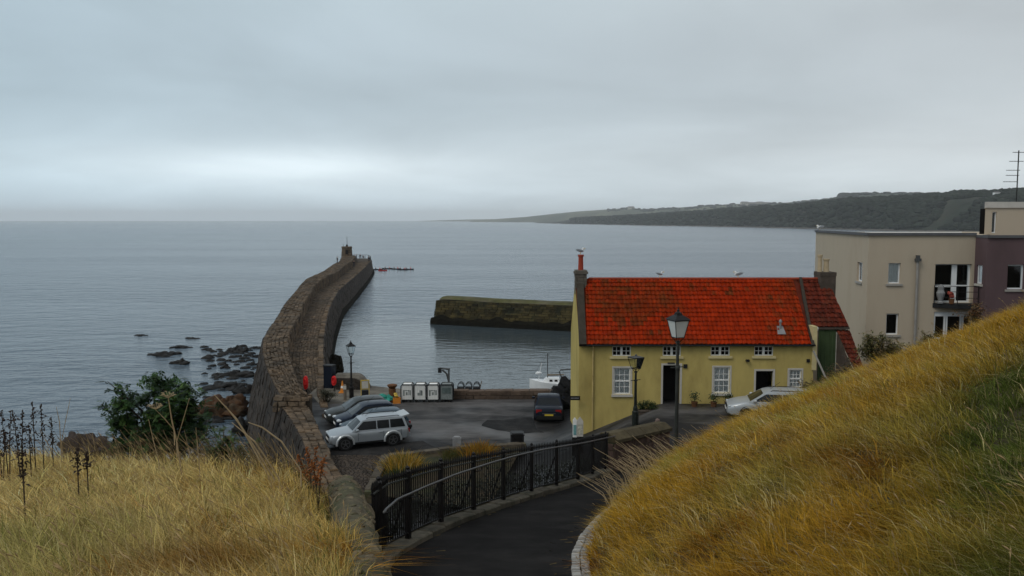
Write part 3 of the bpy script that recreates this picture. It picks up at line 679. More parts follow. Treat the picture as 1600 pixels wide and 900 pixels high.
b = MB(); rr = random.Random(15)
for _ in range(190):
    yv = 8 + 22 * rr.random(); t = rr.random() ** 3 * .22; t = t if rr.random() < .35 else 1 - t; xv = interp(XL, yv) + .05 + (interp(XR, yv) - interp(XL, yv)) * t; l = rr.uniform(.02, .09); a = rr.uniform(0, PI); z = zp(yv) + .016 + .03 * math.sin(PI * t)
    d = Vector((math.cos(a), math.sin(a), -.212 * math.sin(a))) * l; s_ = Vector((-math.sin(a), math.cos(a), -.212 * math.cos(a))) * .006; c = Vector((xv, yv, z)); b.add([c - d - s_, c + d - s_, c + d + s_ + Vector((0, 0, .012)), c - d + s_ + Vector((0, 0, .006))], [(0, 1, 2, 3)])
tag(b.build('grass_litter', mat('grass_litter', (.085, .065, .03), .95, .5, 9, 0)), 'scraps of dead grass blown along both edges of the footpath', 'litter', kind='stuff')
# kerb stones under the railing
kp = [Pp(*q) for q in [(620, 895), (605, 870), (650, 845), (700, 822), (760, 800), (800, 787), (850, 772), (900, 757), (950, 738)]]
kerb = thing('kerb', 'low kerb of large worn stone blocks under the black railing', 'kerb', (-.5, 19, 0))
rr = random.Random(4); y = 11.8
while y < 29:
    L_ = rr.uniform(.55, 1.05); y2 = y + L_ * .9
    def kpt(yy, off, z): 
        dx = (interp(XL, yy + .1) - interp(XL, yy - .1)) / .2; n = Vector((1, -dx, 0)).normalized(); p = Vector((interp(XL, yy), yy, 0)) + n * off; return Vector((p.x, p.y, zp(yy) + z))
    h = .145 + rr.uniform(-.02, .02); g = .018
    vs = []
    for z in (-.2, h - .03):
        vs += [kpt(y + g, -.36, z), kpt(y2 - g, -.36, z), kpt(y2 - g, .03 + rr.uniform(-.015, .015), z), kpt(y + g, .03 + rr.uniform(-.015, .015), z)]
    vs += [kpt(y + g + .03, -.33, h), kpt(y2 - g - .03, -.33, h), kpt(y2 - g - .03, -.005, h), kpt(y + g + .03, -.005, h)]
    fs = [(0, 1, 5, 4), (1, 2, 6, 5), (2, 3, 7, 6), (3, 0, 4, 7), (4, 5, 9, 8), (5, 6, 10, 9), (6, 7, 11, 10), (7, 4, 8, 11), (8, 9, 10, 11)]
    MB().add(vs, fs).build('kerb_stone', K['kerb'], kerb, world=True); y = y2
# grey setts edging the path on the grass side
ed = thing('sett_edging', 'curved edging of small grey setts along the grassy bank', 'kerb', (1.1, 12, 0))
y = 4.0
while y < 24:
    y2 = y + .15 + rr.uniform(-.02, .02); x = interp(XR, y + .07) + .02
    for w in (0, 1):
        M_ = Txyz(x - .02 + w * .15 + rr.uniform(-.008, .008), y + .07, zp(y + .07) + .03 + rr.uniform(-.01, .012)) @ RZ(-(interp(XR, y + .3) - interp(XR, y - .3)) / .6 + rr.uniform(-.06, .06)) @ RX(-.2)
        b = MB(); b.box(-.066, .066, -.062, .062, -.08, .03, M_)
        b.box(-.055, .055, -.051, .051, .03, .038, M_); b.build('sett', K['sett'], ed, world=True)
    y = y2

# rubble wall with rounded top at the left of the path
YW0, YW1 = 3.0, 15.6
WRT = [(3, -.75), (5, -.92), (7.63, -1.18), (8.89, -1.47), (11.26, -1.97), (13.39, -2.47), (15.65, -3.02)]
def wR(y): return interp(WRT, y) + .04
def wL(y): return wR(y) - .58
rw = thing('rubble_wall', 'lichen covered rubble wall with rounded top at the left of the path', 'wall', (-2, 10, 12))
def wtop(y): return H - 1.62 - .204 * y - .25 * smooth(14.6, 15.8, y)
def wsec(y, t, grow=0):                              # cross-section of the wall: t 0 (left foot) to 1 (right foot)
    cx = (wL(y) + wR(y)) / 2; hw_ = .29 + grow
    an = PI * (1 - t)
    if t < .22: return Vector((cx - hw_, y, wtop(y) - .28 - (1 - t / .22) * 1.1)), Vector((-1, 0, 0))
    if t > .78: return Vector((cx + hw_, y, wtop(y) - .28 - ((t - .78) / .22) * 1.3)), Vector((1, 0, 0))
    a = PI * (1 - (t - .22) / .56); return Vector((cx + hw_ * math.cos(a), y, wtop(y) - .28 + (.28 + grow) * math.sin(a))), Vector((math.cos(a), 0, math.sin(a)))
b = MB(); b.grid([[wsec(y, t, .02 * nz(y * 3, t * 9))[0] for t in np.linspace(0, 1, 24)] for y in np.linspace(YW0, YW1, 70)])
b.f.append(tuple(range(69 * 24, 70 * 24))); b.m.append(0)
b.build('core', K['wall_mortar'], rw, smooth=True, world=True)
rr = random.Random(11); y = YW0 + .1
nst = 0
while y < YW1 - .1:
    t = .05 + rr.uniform(0, .06)
    while t < .98 and nst < 290:
        L_ = rr.choice((.09, .13, .18, .22, .3)) * rr.uniform(.8, 1.2); p, n = wsec(y + rr.uniform(-.06, .06), t)
        if not (.2 < t < .8 and rr.random() < .38):
            M_ = n.to_track_quat('Z', 'Y').to_matrix() @ Matrix.Rotation(rr.uniform(-.4, .4), 3, 'Z')
            MB().blob(p - n * .02, (L_ * .58, L_ * rr.uniform(.28, .45), rr.uniform(.025, .05)), 8, 4, .55, M_, .8).build('stone', K['wall_stone'], rw, smooth=False, world=True); nst += 1
        t += rr.uniform(.10, .15)
    y += rr.uniform(.24, .36)

# ------------------------------------------------------------------ black railing with spear heads
rl = thing('iron_railing', 'black iron railing with spear tops curving along the path', 'railing', (-.5, 20, 0))
def rx(y, off=-.17):
    dx = (interp(XL, y + .1) - interp(XL, y - .1)) / .2; n = Vector((1, -dx, 0)).normalized(); return Vector((interp(XL, y), y, 0)) + n * off
RY0, RY1 = 12.4, 28.9
def rz(y): return zp(y) + .145
path_y = [RY0]; 
while path_y[-1] < RY1: 
    p = path_y[-1]; dx = (interp(XL, p + .2) - interp(XL, p)) / .2; path_y.append(p + .115 / math.hypot(1, dx))
HP = 1.27
pk = MB(); pk.box(-.011, .011, -.011, .011, .08, HP - .12); pk.lathe([(.012, HP - .13), (.026, HP - .07), (.003, HP + .03)], 6)
pk0 = pk.build('picket', K['iron'], rl)
posts = []
first = True
for i, yy in enumerate(path_y):
    p = rx(yy); q = pk0 if first else pk0.copy()
    if not first: COL.objects.link(q); q.parent = rl
    first = False
    q.location = Vector((p.x, p.y, rz(yy))) - rl.location
    if i % 16 == 5:
        po = MB(); po.box(-.042, .042, -.042, .042, -.05, HP - .06); po.lathe([(.058, HP - .06), (.058, HP - .03), (.03, HP + .0), (.04, HP + .04), (.008, HP + .07)], 8)
        po.tube([(-.02, 0, HP * .72), (-.32, 0, .1), (-.42, 0, -.3)], .022, 6)
        o = po.build('post', K['iron'], rl); o.location = Vector((p.x - .0, p.y, rz(yy))) - rl.location; o.rotation_euler = (0, 0, -.5); posts.append(yy)
yy_ = np.linspace(RY0, RY1, 70)
for nm, z, m_ in (('top_rail', HP - .16, 'post_grey'), ('bottom_rail', .09, 'iron')):
    b = MB(); rws = []
    for yv in yy_:
        a, c = rx(yv, -.195), rx(yv, -.145); zz = rz(yv) + z; rws.append([(a.x, a.y, zz - .012), (a.x, a.y, zz + .012), (c.x, c.y, zz + .012), (c.x, c.y, zz - .012)])
    b.grid(rws, True).build(nm, K[m_], rl, world=True)
hr = thing('handrail', 'smooth grey tubular handrail sweeping down in front of the spear railing', 'handrail', (-.5, 20, 0))
hp = [Pp(u, v, 1.72, .212) for u, v in ((578, 816), (600, 795), (640, 770), (700, 744), (760, 725), (800, 714), (860, 700), (920, 689), (980, 680), (1022, 672))]
def hhand(y): return zp(y) + 1.0 + .3 * smooth(12.5, 23, y)
hy = []
for yv in np.linspace(12.2, 33.5, 60):
    p = rx(yv, .02 if yv < 30 else .1); hy.append((p.x, p.y, hhand(yv) + (.05 * (yv - 29) if yv > 29 else 0)))
MB().tube(hy, .024, 8).build('rail', K['steel'], hr, smooth=True, world=True)
for yv in np.linspace(13, 32.6, 12):
    p = rx(yv, .02); q = rx(yv, -.17)
    MB().tube([(p.x, p.y, hhand(yv) - .03), (p.x, p.y, hhand(yv) - .1), (q.x, q.y, hhand(yv) - .16)], .012, 6).build('bracket', K['iron'], hr, world=True)

# retaining wall below the railing (seen from the car park)
rt = thing('retaining_wall', 'tall stone retaining wall holding up the path under the railing', 'wall', (-1, 20, 6))
b = MB(); b.grid([[tuple(rx(yv, -.85)[:2]) + (4.3,), tuple(rx(yv, -.62)[:2]) + (zp(yv) + .0,), tuple(rx(yv, -.3)[:2]) + (zp(yv) + .16,), tuple(rx(yv, -.3)[:2]) + (4.3,)] for yv in np.linspace(11.5, 29.2, 40)], True)
b.build('core', K['wall_mortar'], rt, world=True)

# added leaf mass on the wall top, for the shade behind the railing
b = MB(); rr = random.Random(21)
for _ in range(5200):
    yv = rr.uniform(13.6, 29.0); off = -.42 - abs(rr.gauss(0, .22)); p = rx(yv, off); hgt = (.62 + .35 * nz(yv, 1, 5, .8)) * (1 - .4 * smooth(24, 29, yv))
    c = Vector((p.x, p.y, zp(yv) + .1 + hgt * rr.random() ** 1.1)); d = Vector((rr.gauss(0, 1), rr.gauss(0, 1), rr.gauss(0, .7))).normalized() * rr.uniform(.05, .1); s_ = d.cross(Vector((0, 0, 1))).normalized() * .028
    b.add([c, c + d * .5 + s_, c + d, c + d * .5 - s_], [(0, 1, 2, 3)])
tag(b.build('shade_leaves', mat('shade_leaf', (.016, .018, .010), .7, .5, 6, 0, island=.6)), 'added dark leaves standing in for the shade behind the black railing', 'shade_leaves', kind='stuff')

# reddish wall continuing the railing, with a big sloping cope
ew = thing('coped_wall', 'rough reddish stone wall with a mossy sloping cope where the railing ends', 'wall', (4.5, 30.5, 7))
E0, E1 = Vector((3.42, 29.0, 0)), Vector((6.2, 33.2, 0)); de = (E1 - E0).normalized(); ne = Vector((de.y, -de.x, 0)); LE = (E1 - E0).length
ze0 = 8.05; ztop = lambda a: 9.12 - .62 * a
b = MB(); b.grid([[tuple((E0 + de * LE * a - ne * .28)[:2]) + (6.0,), tuple((E0 + de * LE * a - ne * .28)[:2]) + (ztop(a),), tuple((E0 + de * LE * a + ne * .22)[:2]) + (ztop(a),), tuple((E0 + de * LE * a + ne * .22)[:2]) + (6.0,)] for a in np.linspace(0, 1, 10)], True)
b.f.append((0, 1, 2, 3)); b.m.append(0); b.f.append((39, 38, 37, 36)); b.m.append(0)
b.build('core', K['wall_mortar'], ew, world=True)
bl = blocks(lambda a, bb: (E0 + de * LE * a + ne * .22 + Vector((0, 0, 7.1 - .9 * a + (ztop(a) - 7.1 + .9 * a) * bb)), ne), LE, 1.9, 8, .22, .5, .025, .05, .04, 320)
bl += blocks(lambda a, bb: (E0 - ne * (.28 - .5 * a) + Vector((0, 0, 7.3 + 1.8 * bb)), -de), .5, 1.8, 7, .2, .4, .02, .04, .02, 321)
emit(bl, ew, K['red_stone'], 140)
# cope of four big stones
for k in range(4):
    a0, a1 = k / 4 + .004, (k + 1) / 4 - .004; vs = []
    for a in (a0, a1):
        c = E0 + de * LE * a; z = ztop(a)
        vs += [c - ne * .42 + Vector((0, 0, z + .02)), c + ne * .34 + Vector((0, 0, z + .02)), c + ne * .34 + Vector((0, 0, z + .14)), c + ne * .02 + Vector((0, 0, z + .34)), c - ne * .30 + Vector((0, 0, z + .33)), c - ne * .42 + Vector((0, 0, z + .22))]
    fs = [tuple(range(5, -1, -1)), tuple(range(6, 12))] + [(i, (i + 1) % 6, 6 + (i + 1) % 6, 6 + i) for i in range(6)]
    MB().add(vs, fs).build('cope_stone', mat('cope_moss', (.075, .06, .033), .95, .35, 3, .6, 15, obj=.2, bdist=.04) if k == 0 else bpy.data.materials['cope_moss'], ew, world=True)

# planter wall and cobbled ramp on the near side of the car park
pw = thing('planter_wall', 'low stone planter wall edging the near side of the car park', 'wall', (-4, 39, 4.7))
PA = [Pz(593, 742, 4.7), Pz(597, 712, 4.9), Pz(690, 706, 4.9), Pz(800, 694, 4.9)]
PA = [Vector((-6.25, 35.5, 0)), Vector((-6.35, 41.0, 0)), Vector((-3.2, 42.4, 0)), Vector((.6, 43.3, 0))]
bl = []
for i in range(3):
    a_, c_ = PA[i], PA[i + 1]; d_ = (c_ - a_); L_ = d_.length; d_.normalize(); n_ = Vector((-d_.y, d_.x, 0))
    b = MB(); M_ = Matrix.Translation((a_.x, a_.y, 0)) @ RZ(math.atan2(d_.y, d_.x)); b.box(-.15, L_ + .1, -.2, .18, 4.5, 5.22, M_); b.build('core', K['wall_mortar'], pw, world=True)
    for sgn in (1, -1):
        bl += blocks(lambda a, bb: (a_ + d_ * L_ * a + n_ * (.18 if sgn > 0 else -.2) + Vector((0, 0, 4.7 + .5 * bb)), n_ * sgn), L_, .5, 2, .3, .6, .02, .04, .03, 330 + i * 2 + sgn)
    bl += blocks(lambda a, bb: (a_ + d_ * L_ * a + n_ * (-.23 + .44 * bb) + Vector((0, 0, 5.2)), UP), L_, .44, 1, .4, .8, .02, .07, .03, 340 + i)
emit(bl, pw, mat('planter_stone', (.075, .062, .046), .9, .35, 5, .4, 25, obj=.25), 110)
pb = MB(); pb.add([(-6.3, 35.4, 5.1), (-1.0, 33.5, 5.1), (.6, 43.3, 5.1), (-3.2, 42.4, 5.1), (-6.3, 41, 5.1)], [(0, 1, 2, 3, 4)])
tag(pb.build('planter_soil', K['soil']), 'bare soil bed inside the planter wall below the railing', 'soil', kind='structure')
cb = MB(); rr = random.Random(6)
y = 33.0
while y < 42.6:
    x = interp(LWR, y) + .12
    while x < -6.55:
        w = rr.uniform(.14, .26); M_ = Txyz(x + w / 2, y + .08, 4.71 + rr.uniform(-.012, .012)) @ RZ(rr.uniform(-.06, .06)) @ RX(rr.uniform(-.05, .05)) @ RY(rr.uniform(-.05, .05))
        b_ = w / 2 - .012
        cb.add([M_ @ Vector(q) for q in ((-b_, -.07, -.03), (b_, -.07, -.03), (b_, .07, -.03), (-b_, .07, -.03), (-b_ * .8, -.05, .035), (b_ * .8, -.05, .035), (b_ * .8, .05, .035), (-b_ * .8, .05, .035))], [(4, 5, 6, 7), (0, 1, 5, 4), (1, 2, 6, 5), (2, 3, 7, 6), (3, 0, 4, 7)])
        x += w
    y += .165
tag(cb.build('cobbles', K['cobble']), 'brown cobbled strip between the sea wall and the planter', 'cobbles', kind='stuff')

# ------------------------------------------------------------------ walls with real openings, windows
def wall_with_openings(b, F, u0, u1, z0, z1, ops, depth=.25):
    """front face of a wall in frame F=(origin, along, inward) with rectangular openings and their reveals"""
    O, U, N = F
    us = sorted({u0, u1, *[o[0] for o in ops], *[o[1] for o in ops]}); zs_ = sorted({z0, z1, *[o[2] for o in ops], *[o[3] for o in ops]})
    us = [u for u in us if u0 <= u <= u1]; zs_ = [z for z in zs_ if z0 <= z <= z1]
    for i in range(len(us) - 1):
        for k in range(len(zs_) - 1):
            cu, cz = (us[i] + us[i + 1]) / 2, (zs_[k] + zs_[k + 1]) / 2
            if any(o[0] < cu < o[1] and o[2] < cz < o[3] for o in ops): continue
            b.oquad(F, us[i], us[i + 1], zs_[k], zs_[k + 1], 0)
    P = lambda u, z, n: O + U * u + N * n + Vector((0, 0, z))
    for a, c, e, g in [o[:4] for o in ops]:
        for q in ([(a, e), (a, g)], [(a, g), (c, g)], [(c, g), (c, e)], [(c, e), (a, e)]):
            b.add([P(*q[0], 0), P(*q[0], depth), P(*q[1], depth), P(*q[1], 0)], [(0, 1, 2, 3)])
def window(root, F, a, c, e, g, kind, inset=.10, fm='white', fw=.06, sill='sill', label=None, back='dark_in'):
    f = MB(); gb = MB()
    for q in ((a, a + fw, e, g), (c - fw, c, e, g), (a + fw, c - fw, e, e + fw), (a + fw, c - fw, g - fw, g)): f.obox(F, *q, inset, inset + .07)
    W_, h = c - a, g - e
    def bars(x0, x1, y0, y1, nx, ny, t=.012, n0=inset + .02):
        for k in range(1, nx): x = x0 + (x1 - x0) * k / nx; gb.obox(F, x - t, x + t, y0, y1, n0, n0 + .025)
        for k in range(1, ny): y = y0 + (y1 - y0) * k / ny; gb.obox(F, x0, x1, y - t, y + t, n0 + .003, n0 + .022)
    if kind == 'sash':
        m_ = (e + g) / 2; f.obox(F, a + fw, c - fw, m_ - .035, m_ + .03, inset - .01, inset + .06)
        bars(a + fw, c - fw, m_, g - fw, 3, 2, .012); bars(a + fw, c - fw, e + fw, m_, 3, 2, .012)
    elif kind == 'casement':
        m_ = (a + c) / 2; f.obox(F, m_ - .06, m_ + .06, e + fw, g - fw, inset - .005, inset + .06)
        bars(a + fw, m_ - .06, e + fw, g - fw, 2, 2, .014); bars(m_ + .06, c - fw, e + fw, g - fw, 2, 2, .014)
    o = f.build('window', K[fm], root, world=True, label=label)
    if gb.v: gb.build('glazing_bars', K[fm], o, world=True, kind='stuff')
    MB().oquad(F, a + fw * .5, c - fw * .5, e + fw * .5, g - fw * .5, inset + .045).build('pane', K['glass'], o, world=True)
    if back == 'blind':
        bb = MB()
        n_ = 14
        for k in range(n_):                              # drawn white curtain with soft folds
            x0, x1 = a + W_ * k / n_, a + W_ * (k + 1) / n_; d0, d1 = (.065 + .02 * (k % 2)), (.065 + .02 * ((k + 1) % 2))
            bb.add([F[0] + F[1] * x0 + F[2] * (inset + d0) + Vector((0, 0, e)), F[0] + F[1] * x1 + F[2] * (inset + d1) + Vector((0, 0, e)), F[0] + F[1] * x1 + F[2] * (inset + d1) + Vector((0, 0, g)), F[0] + F[1] * x0 + F[2] * (inset + d0) + Vector((0, 0, g))], [(0, 1, 2, 3)])
        bb.build('curtain', K['blind'], o, world=True)
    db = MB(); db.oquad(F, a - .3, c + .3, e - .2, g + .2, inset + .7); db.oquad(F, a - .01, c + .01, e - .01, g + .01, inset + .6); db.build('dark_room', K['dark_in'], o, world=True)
    if sill: MB().obox(F, a - .12, c + .12, e - .13, e - .012, -.08, inset).build('sill', K[sill], o, world=True)
    return o

# ------------------------------------------------------------------ pantile roof: each tile its own curved piece
def pantiles(O, U, S, N, width, length, tw_, course, left, right, seed=0, sooty=()):
    """O eave-left corner, U along the eave, S up the slope, N out. left/right(s) give the verge positions."""
    b = MB(); rr = random.Random(seed); nrow = int(length / course + .5)
    prof = [(0, .0), (.16, .03), (.34, .045), (.52, .03), (.74, -.012), (1.0, .0)]
    for k in range(nrow):
        s0, s1 = k * course, min(length, (k + 1) * course + .05); l_, r_ = left((s0 + s1) / 2), right((s0 + s1) / 2)
        u = math.floor(l_ / tw_) * tw_
        while u < r_:
            ua, ub = max(u, l_), min(u + tw_, r_); u += tw_
            if ub - ua < .05: continue
            h0 = .072 + rr.uniform(-.008, .012); h1 = .012; sh = rr.uniform(-.012, .012); tl = rr.uniform(-.006, .006)
            vs = []
            for (s_, h) in ((s0 + sh - .012, h0 - .028), (s0 + sh - .012, h0), (s1, h1)):
                for t, z in prof: vs.append(O + U * (ua + (ub - ua) * t) + S * s_ + N * (h + z + tl * t + .045 * nz((ua + (ub - ua) * t) * .45, s_ * .5, seed)))
            n = len(prof); fs = []
            for i in range(2):
                for j in range(n - 1): fs.append((i * n + j, i * n + j + 1, (i + 1) * n + j + 1, (i + 1) * n + j))
            b.mi = 0
            for su, ss, ru, rs, pr in sooty:
                if rr.random() < pr * math.exp(-((ua - su) / ru) ** 2 - ((s0 - ss) / rs) ** 2): b.mi = 1
            b.add(vs, fs)
    return b

# ------------------------------------------------------------------ the yellow house
YF, YB = 43.0, 49.0
def hx(u, v=500): return Py(u, v, YF).x
def hz(v, u=1000): return Py(u, v, YF).z
HX0, HX1 = 3.5, hx(1272, 535)
EAVE = 10.58; RIDGE = 13.68; YR = 46.0
house = thing('yellow_house', 'yellow harled two storey house with bright red pantiled roof', 'house', (9.6, 46, 7.4))
FF = (Vector((0, YF, 0)), Vector((1, 0, 0)), Vector((0, 1, 0)))
def op(u0, u1, v0, v1): 
    a, c = hx(u0, (v0 + v1) / 2), hx(u1, (v0 + v1) / 2); return (a, c, hz(v1, (u0 + u1) / 2), hz(v0, (u0 + u1) / 2))
upper = [op(956.5, 986, 541, 556.5), op(1035.5, 1064, 541, 556.5), op(1110.5, 1140.5, 541, 556), op(1178.5, 1208.5, 541, 556)]
lower = [op(959, 985, 575, 616), op(1115, 1140, 574, 614), op(1233, 1252, 578, 606)]
doors = [op(1035, 1063, 570, 634), op(1180, 1208, 579, 634)]
b = MB(); wall_with_openings(b, FF, HX0, HX1, 4.2, EAVE + .1, upper + lower + doors, .3)
# gables and back
b.add([(HX0, YF, 4.2), (HX0, YB, 4.2), (HX0, YB, EAVE), (HX0, YR, RIDGE + .02), (HX0, YF, EAVE + .1)], [(0, 4, 3, 2, 1)])
b.add([(HX1, YF, 4.2), (HX1, YB, 4.2), (HX1, YB, EAVE), (HX1, YR, RIDGE + .02), (HX1, YF, EAVE + .1)], [(0, 1, 2, 3, 4)])
b.add([(HX0, YB, 4.2), (HX1, YB, 4.2), (HX1, YB, EAVE), (HX0, YB, EAVE)], [(0, 1, 2, 3)])
b.build('wall', K['yellow'], house, world=True)
for o in upper: window(house, FF, *o, 'casement', .06, 'white', .05, 'sill_y')
for i, o in enumerate(lower):
    window(house, FF, *o, 'sash', .05, 'white', .06, 'offwhite', back='blind')
    a, c, e, g = o; b = MB()
    for q in ((a - .09, a - .003, e - .02, g + .09), (c + .003, c + .09, e - .02, g + .09), (a - .003, c + .003, g + .003, g + .09)): b.obox(FF, *q, -.018, .02)
    b.build('window_surround', K['offwhite'], house, world=True)
for i, o in enumerate(doors):
    a, c, e, g = o; e = 7.36; b = MB()
    w = .075
    for q in ((a - w, a + .02, e, g + w), (c - .02, c + w, e, g + w), (a + .02, c - .02, g - .02, g + w)): b.obox(FF, *q, -.02, .12)
    fr = b.build('door_frame', K['offwhite'], house, world=True)
    d = MB(); d.oquad(FF, a, c, e - .1, g, .85); d.build('dark_passage', K['dark_in'], fr, world=True)
    d = MB(); M_ = Txyz(a + .04, YF + .22, 0) @ RZ(R(78)); d.box(0, c - a - .08, -.025, .025, e + .02, g - .03, M_)
    for zz in (e + .25, e + 1.15): d.box(.15, c - a - .25, -.035, .035, zz, zz + .7, M_)
    dd = d.build('door', K['trim'], house, world=True); MB().blob((a + .16, YF + .9, e + 1.0), (.04, .04, .04), 6, 4, 0).build('handle', K['chrome'], dd, world=True)
b = MB(); b.obox(FF, doors[0][0] - .2, doors[0][1] + .2, 6.9, 7.36, -.55, .25); b.obox(FF, doors[0][0] - .3, doors[0][1] + .3, 6.8, 7.2, -.9, -.55); b.build('door_step', K['chim_dark'], house, world=True)
# roof
S = Vector((0, YR - YF + .18, RIDGE - EAVE + .12)); SL = S.length; S.normalize(); N_ = Vector((0, -S.z, S.y))
O = Vector((0, YF - .18, EAVE - .02))
rl_ = hx(913, 537) ; rt_ = Py(918, 437, YR).x
skR = Py(1248, 440, YR).x
b = MB(); b.add([O + Vector((HX0, 0, 0)) - N_ * .02, O + Vector((HX1, 0, 0)) - N_ * .02, O + S * SL + Vector((HX1, 0, 0)) - N_ * .02, O + S * SL + Vector((HX0, 0, 0)) - N_ * .02,
      (HX0, YB + .15, EAVE - .05), (HX1, YB + .15, EAVE - .05)], [(0, 1, 2, 3), (3, 2, 5, 4)])
roof = b.build('roof', K['tile_dark'], house, world=True)
tl = pantiles(O, Vector((1, 0, 0)), S, N_, HX1, SL, .232, .30, lambda s_: rl_ + (rt_ - rl_ - .1) * s_ / SL, lambda s_: HX1 - .22, 1, [(6.3, 2.3, 1.5, 1.0, 1.6), (14.4, 1.6, .5, 1.8, .5), (5.0, 3.9, 1.6, .6, .5), (10, 3.6, 5, .5, .25)])
tl.build('roof_tiles', [K['tile'], K['tile_sooty']], roof, world=True, kind='stuff')
S2 = Vector((0, -(YB - YR + .15), RIDGE - EAVE + .05)).normalized()
tl = pantiles(Vector((0, YB + .15, EAVE - .03)), Vector((1, 0, 0)), S2, Vector((0, S2.z, -S2.y)), HX1, 4.3, .232, .30, lambda s_: HX0 + .3, lambda s_: HX1 + 1.6, 2)
tl.build('roof_tiles', K['tile'], roof, world=True, kind='stuff')
b = MB()
x = HX0 + .75
k = 0
while x < HX1 + 1.3:
    b.lathe([(.10, 0), (.115, .04), (.11, .40), (.12, .44)], 8, (0, 0, 0)); n0 = len(b.v) - 32
    for q in range(n0, len(b.v)):
        v = b.v[q]; b.v[q] = (x + v[2], YR + v[1], RIDGE + .07 + v[0] * .8)
    x += .44; k += 1
b.build('ridge_tiles', K['ridge'], roof, world=True, kind='stuff')
# stone skew on the left verge, and the parting skew at right
def skew(x0, x1, t0, t1, nm, m_, h=.16):
    vs = []
    for (x_, w, s_) in ((x0, 0, -.08), (x1, 0, SL + .02)):
        for dx, dn in ((-t0, -.05), (t1, -.05), (t1, h), (-t0, h)): vs.append(O + S * s_ + Vector((x_ + dx, 0, 0)) + N_ * dn)
    return MB().add(vs, [(0, 1, 2, 3), (7, 6, 5, 4), (0, 4, 5, 1), (1, 5, 6, 2), (2, 6, 7, 3), (3, 7, 4, 0)]).build(nm, K[m_], house, world=True)
skew(HX0 + .02, HX0 + .1, .04, .34, 'skew', 'skew')
skew(HX1 - .12, skR + .1, .10, .05, 'skew', 'skew', .10)
# gutter, downpipe, vents
b = MB(); b.tube([(HX0 + .2, YF - .22, EAVE - .06), (HX1, YF - .22, EAVE - .06)], .045, 8); b.build('gutter', K['trim'], house, world=True)
px_ = hx(926, 600); b = MB(); b.tube([(px_, YF - .2, EAVE - .12), (px_, YF - .06, EAVE - .35), (px_, YF - .06, 5.9)], .042, 8)
for zz in (6.6, 7.7, 8.9, 9.9): b.tube([(px_, YF - .06, zz), (px_, YF - .06, zz + .1)], .055, 8)
b.build('downpipe', K['pipe_y'], house, world=True)
b = MB(); b.obox(FF, hx(1069), hx(1075), hz(575), hz(569), -.05, .05); b.build('vent', K['trim'], house, world=True)
b = MB(); b.obox(FF, hx(1262), hx(1267), hz(566), hz(561), -.05, .05); b.build('vent', K['trim'], house, world=True)
b = MB(); b.obox(FF, hx(1044), hx(1055), hz(568), hz(566.3), -.06, .02); b.build('door_lamp', K['trim'], house, world=True)
b = MB(); q = Py(1167, 564, YF - .15); b.box(q.x - .03, q.x + .14, YF - .18, YF, q.z - .04, q.z + .06); b.build('bracket_lamp', K['iron'], house, world=True)
# roof vent flashing
q = O + S * 0.9 + Vector((Py(1216, 510, 43.8).x, 0, 0)); b = MB()
b.add([q + Vector((-.22, 0, 0)) - S * .3 + N_ * .10, q + Vector((.22, 0, 0)) - S * .3 + N_ * .10, q + Vector((.16, 0, 0)) + S * .25 + N_ * .09, q + Vector((-.16, 0, 0)) + S * .25 + N_ * .09], [(0, 1, 2, 3)])
b.tube([q, q + Vector((0, 0, .42))], .05, 8); b.lathe([(.055, .42), (.09, .45), (.07, .56), (.02, .6)], 8, q); b.build('roof_vent', K['lead'], roof, world=True)
# chimneys
def chimney(x0, x1, y0, y1, z0, z1, m_, pots, cope=.07):
    b = MB(); b.box(x0, x1, y0, y1, z0, z1); c = b.build('chimney', K['mortar'] if m_ == 'chim' else K[m_], house, world=True)
    if m_ == 'chim':
        hh = (z1 - z0); fr = [(Vector((x0, y0, 0)), Vector((1, 0, 0)), x1 - x0, Vector((0, -1, 0))), (Vector((x0, y1, 0)), Vector((0, -1, 0)), y1 - y0, Vector((-1, 0, 0)))]
        for p_, d_, L_, n_ in fr:
            for cc, vs, fs, sz in blocks(lambda a, bb: (p_ + d_ * L_ * a + Vector((0, 0, z0 + hh * bb)), n_), L_, hh, 6, .22, .45, .015, .03, .015, 9):
                MB().add(vs, fs).build('stone', K['chim'], c, world=True)
    b = MB(); b.box(x0 - cope, x1 + cope, y0 - cope, y1 + cope, z1, z1 + .12); b.box(x0 - .02, x1 + .02, y0 - .02, y1 + .02, z1 + .12, z1 + .2); b.build('cope', K[m_], c, world=True)
    for px, py, h, r_, pm in pots: 
        b = MB(); b.lathe([(r_, 0), (r_ * .9, h * .5), (r_ * .86, h * .86), (r_ * 1.12, h * .88), (r_ * 1.12, h), (r_ * .7, h)], 10, (px, py, z1 + .2)); b.build('chimney_pot', K[pm], c, world=True)
cx0, cx1 = Py(899.5, 440, YR - .3).x, Py(916.5, 440, YR - .3).x
czt = Py(908, 428, YR - .3).z
chimney(cx0, cx1, YR - .45, YR + .45, 12.9, czt, 'chim', [((cx0 + cx1) / 2, YR, .85, .15, 'pot_red')])
dx0, dx1 = Py(1281, 440, YR - .4).x, Py(1305, 440, YR - .4).x
dzt = Py(1290, 431, YR - .4).z
chimney(dx0, dx1, YR - .5, YR + .5, 12.2, dzt, 'chim_dark', [(dx0 + .12, YR, .95, .13, 'pot_buff'), (dx0 + .48, YR, .72, .16, 'pot_buff')], .02)
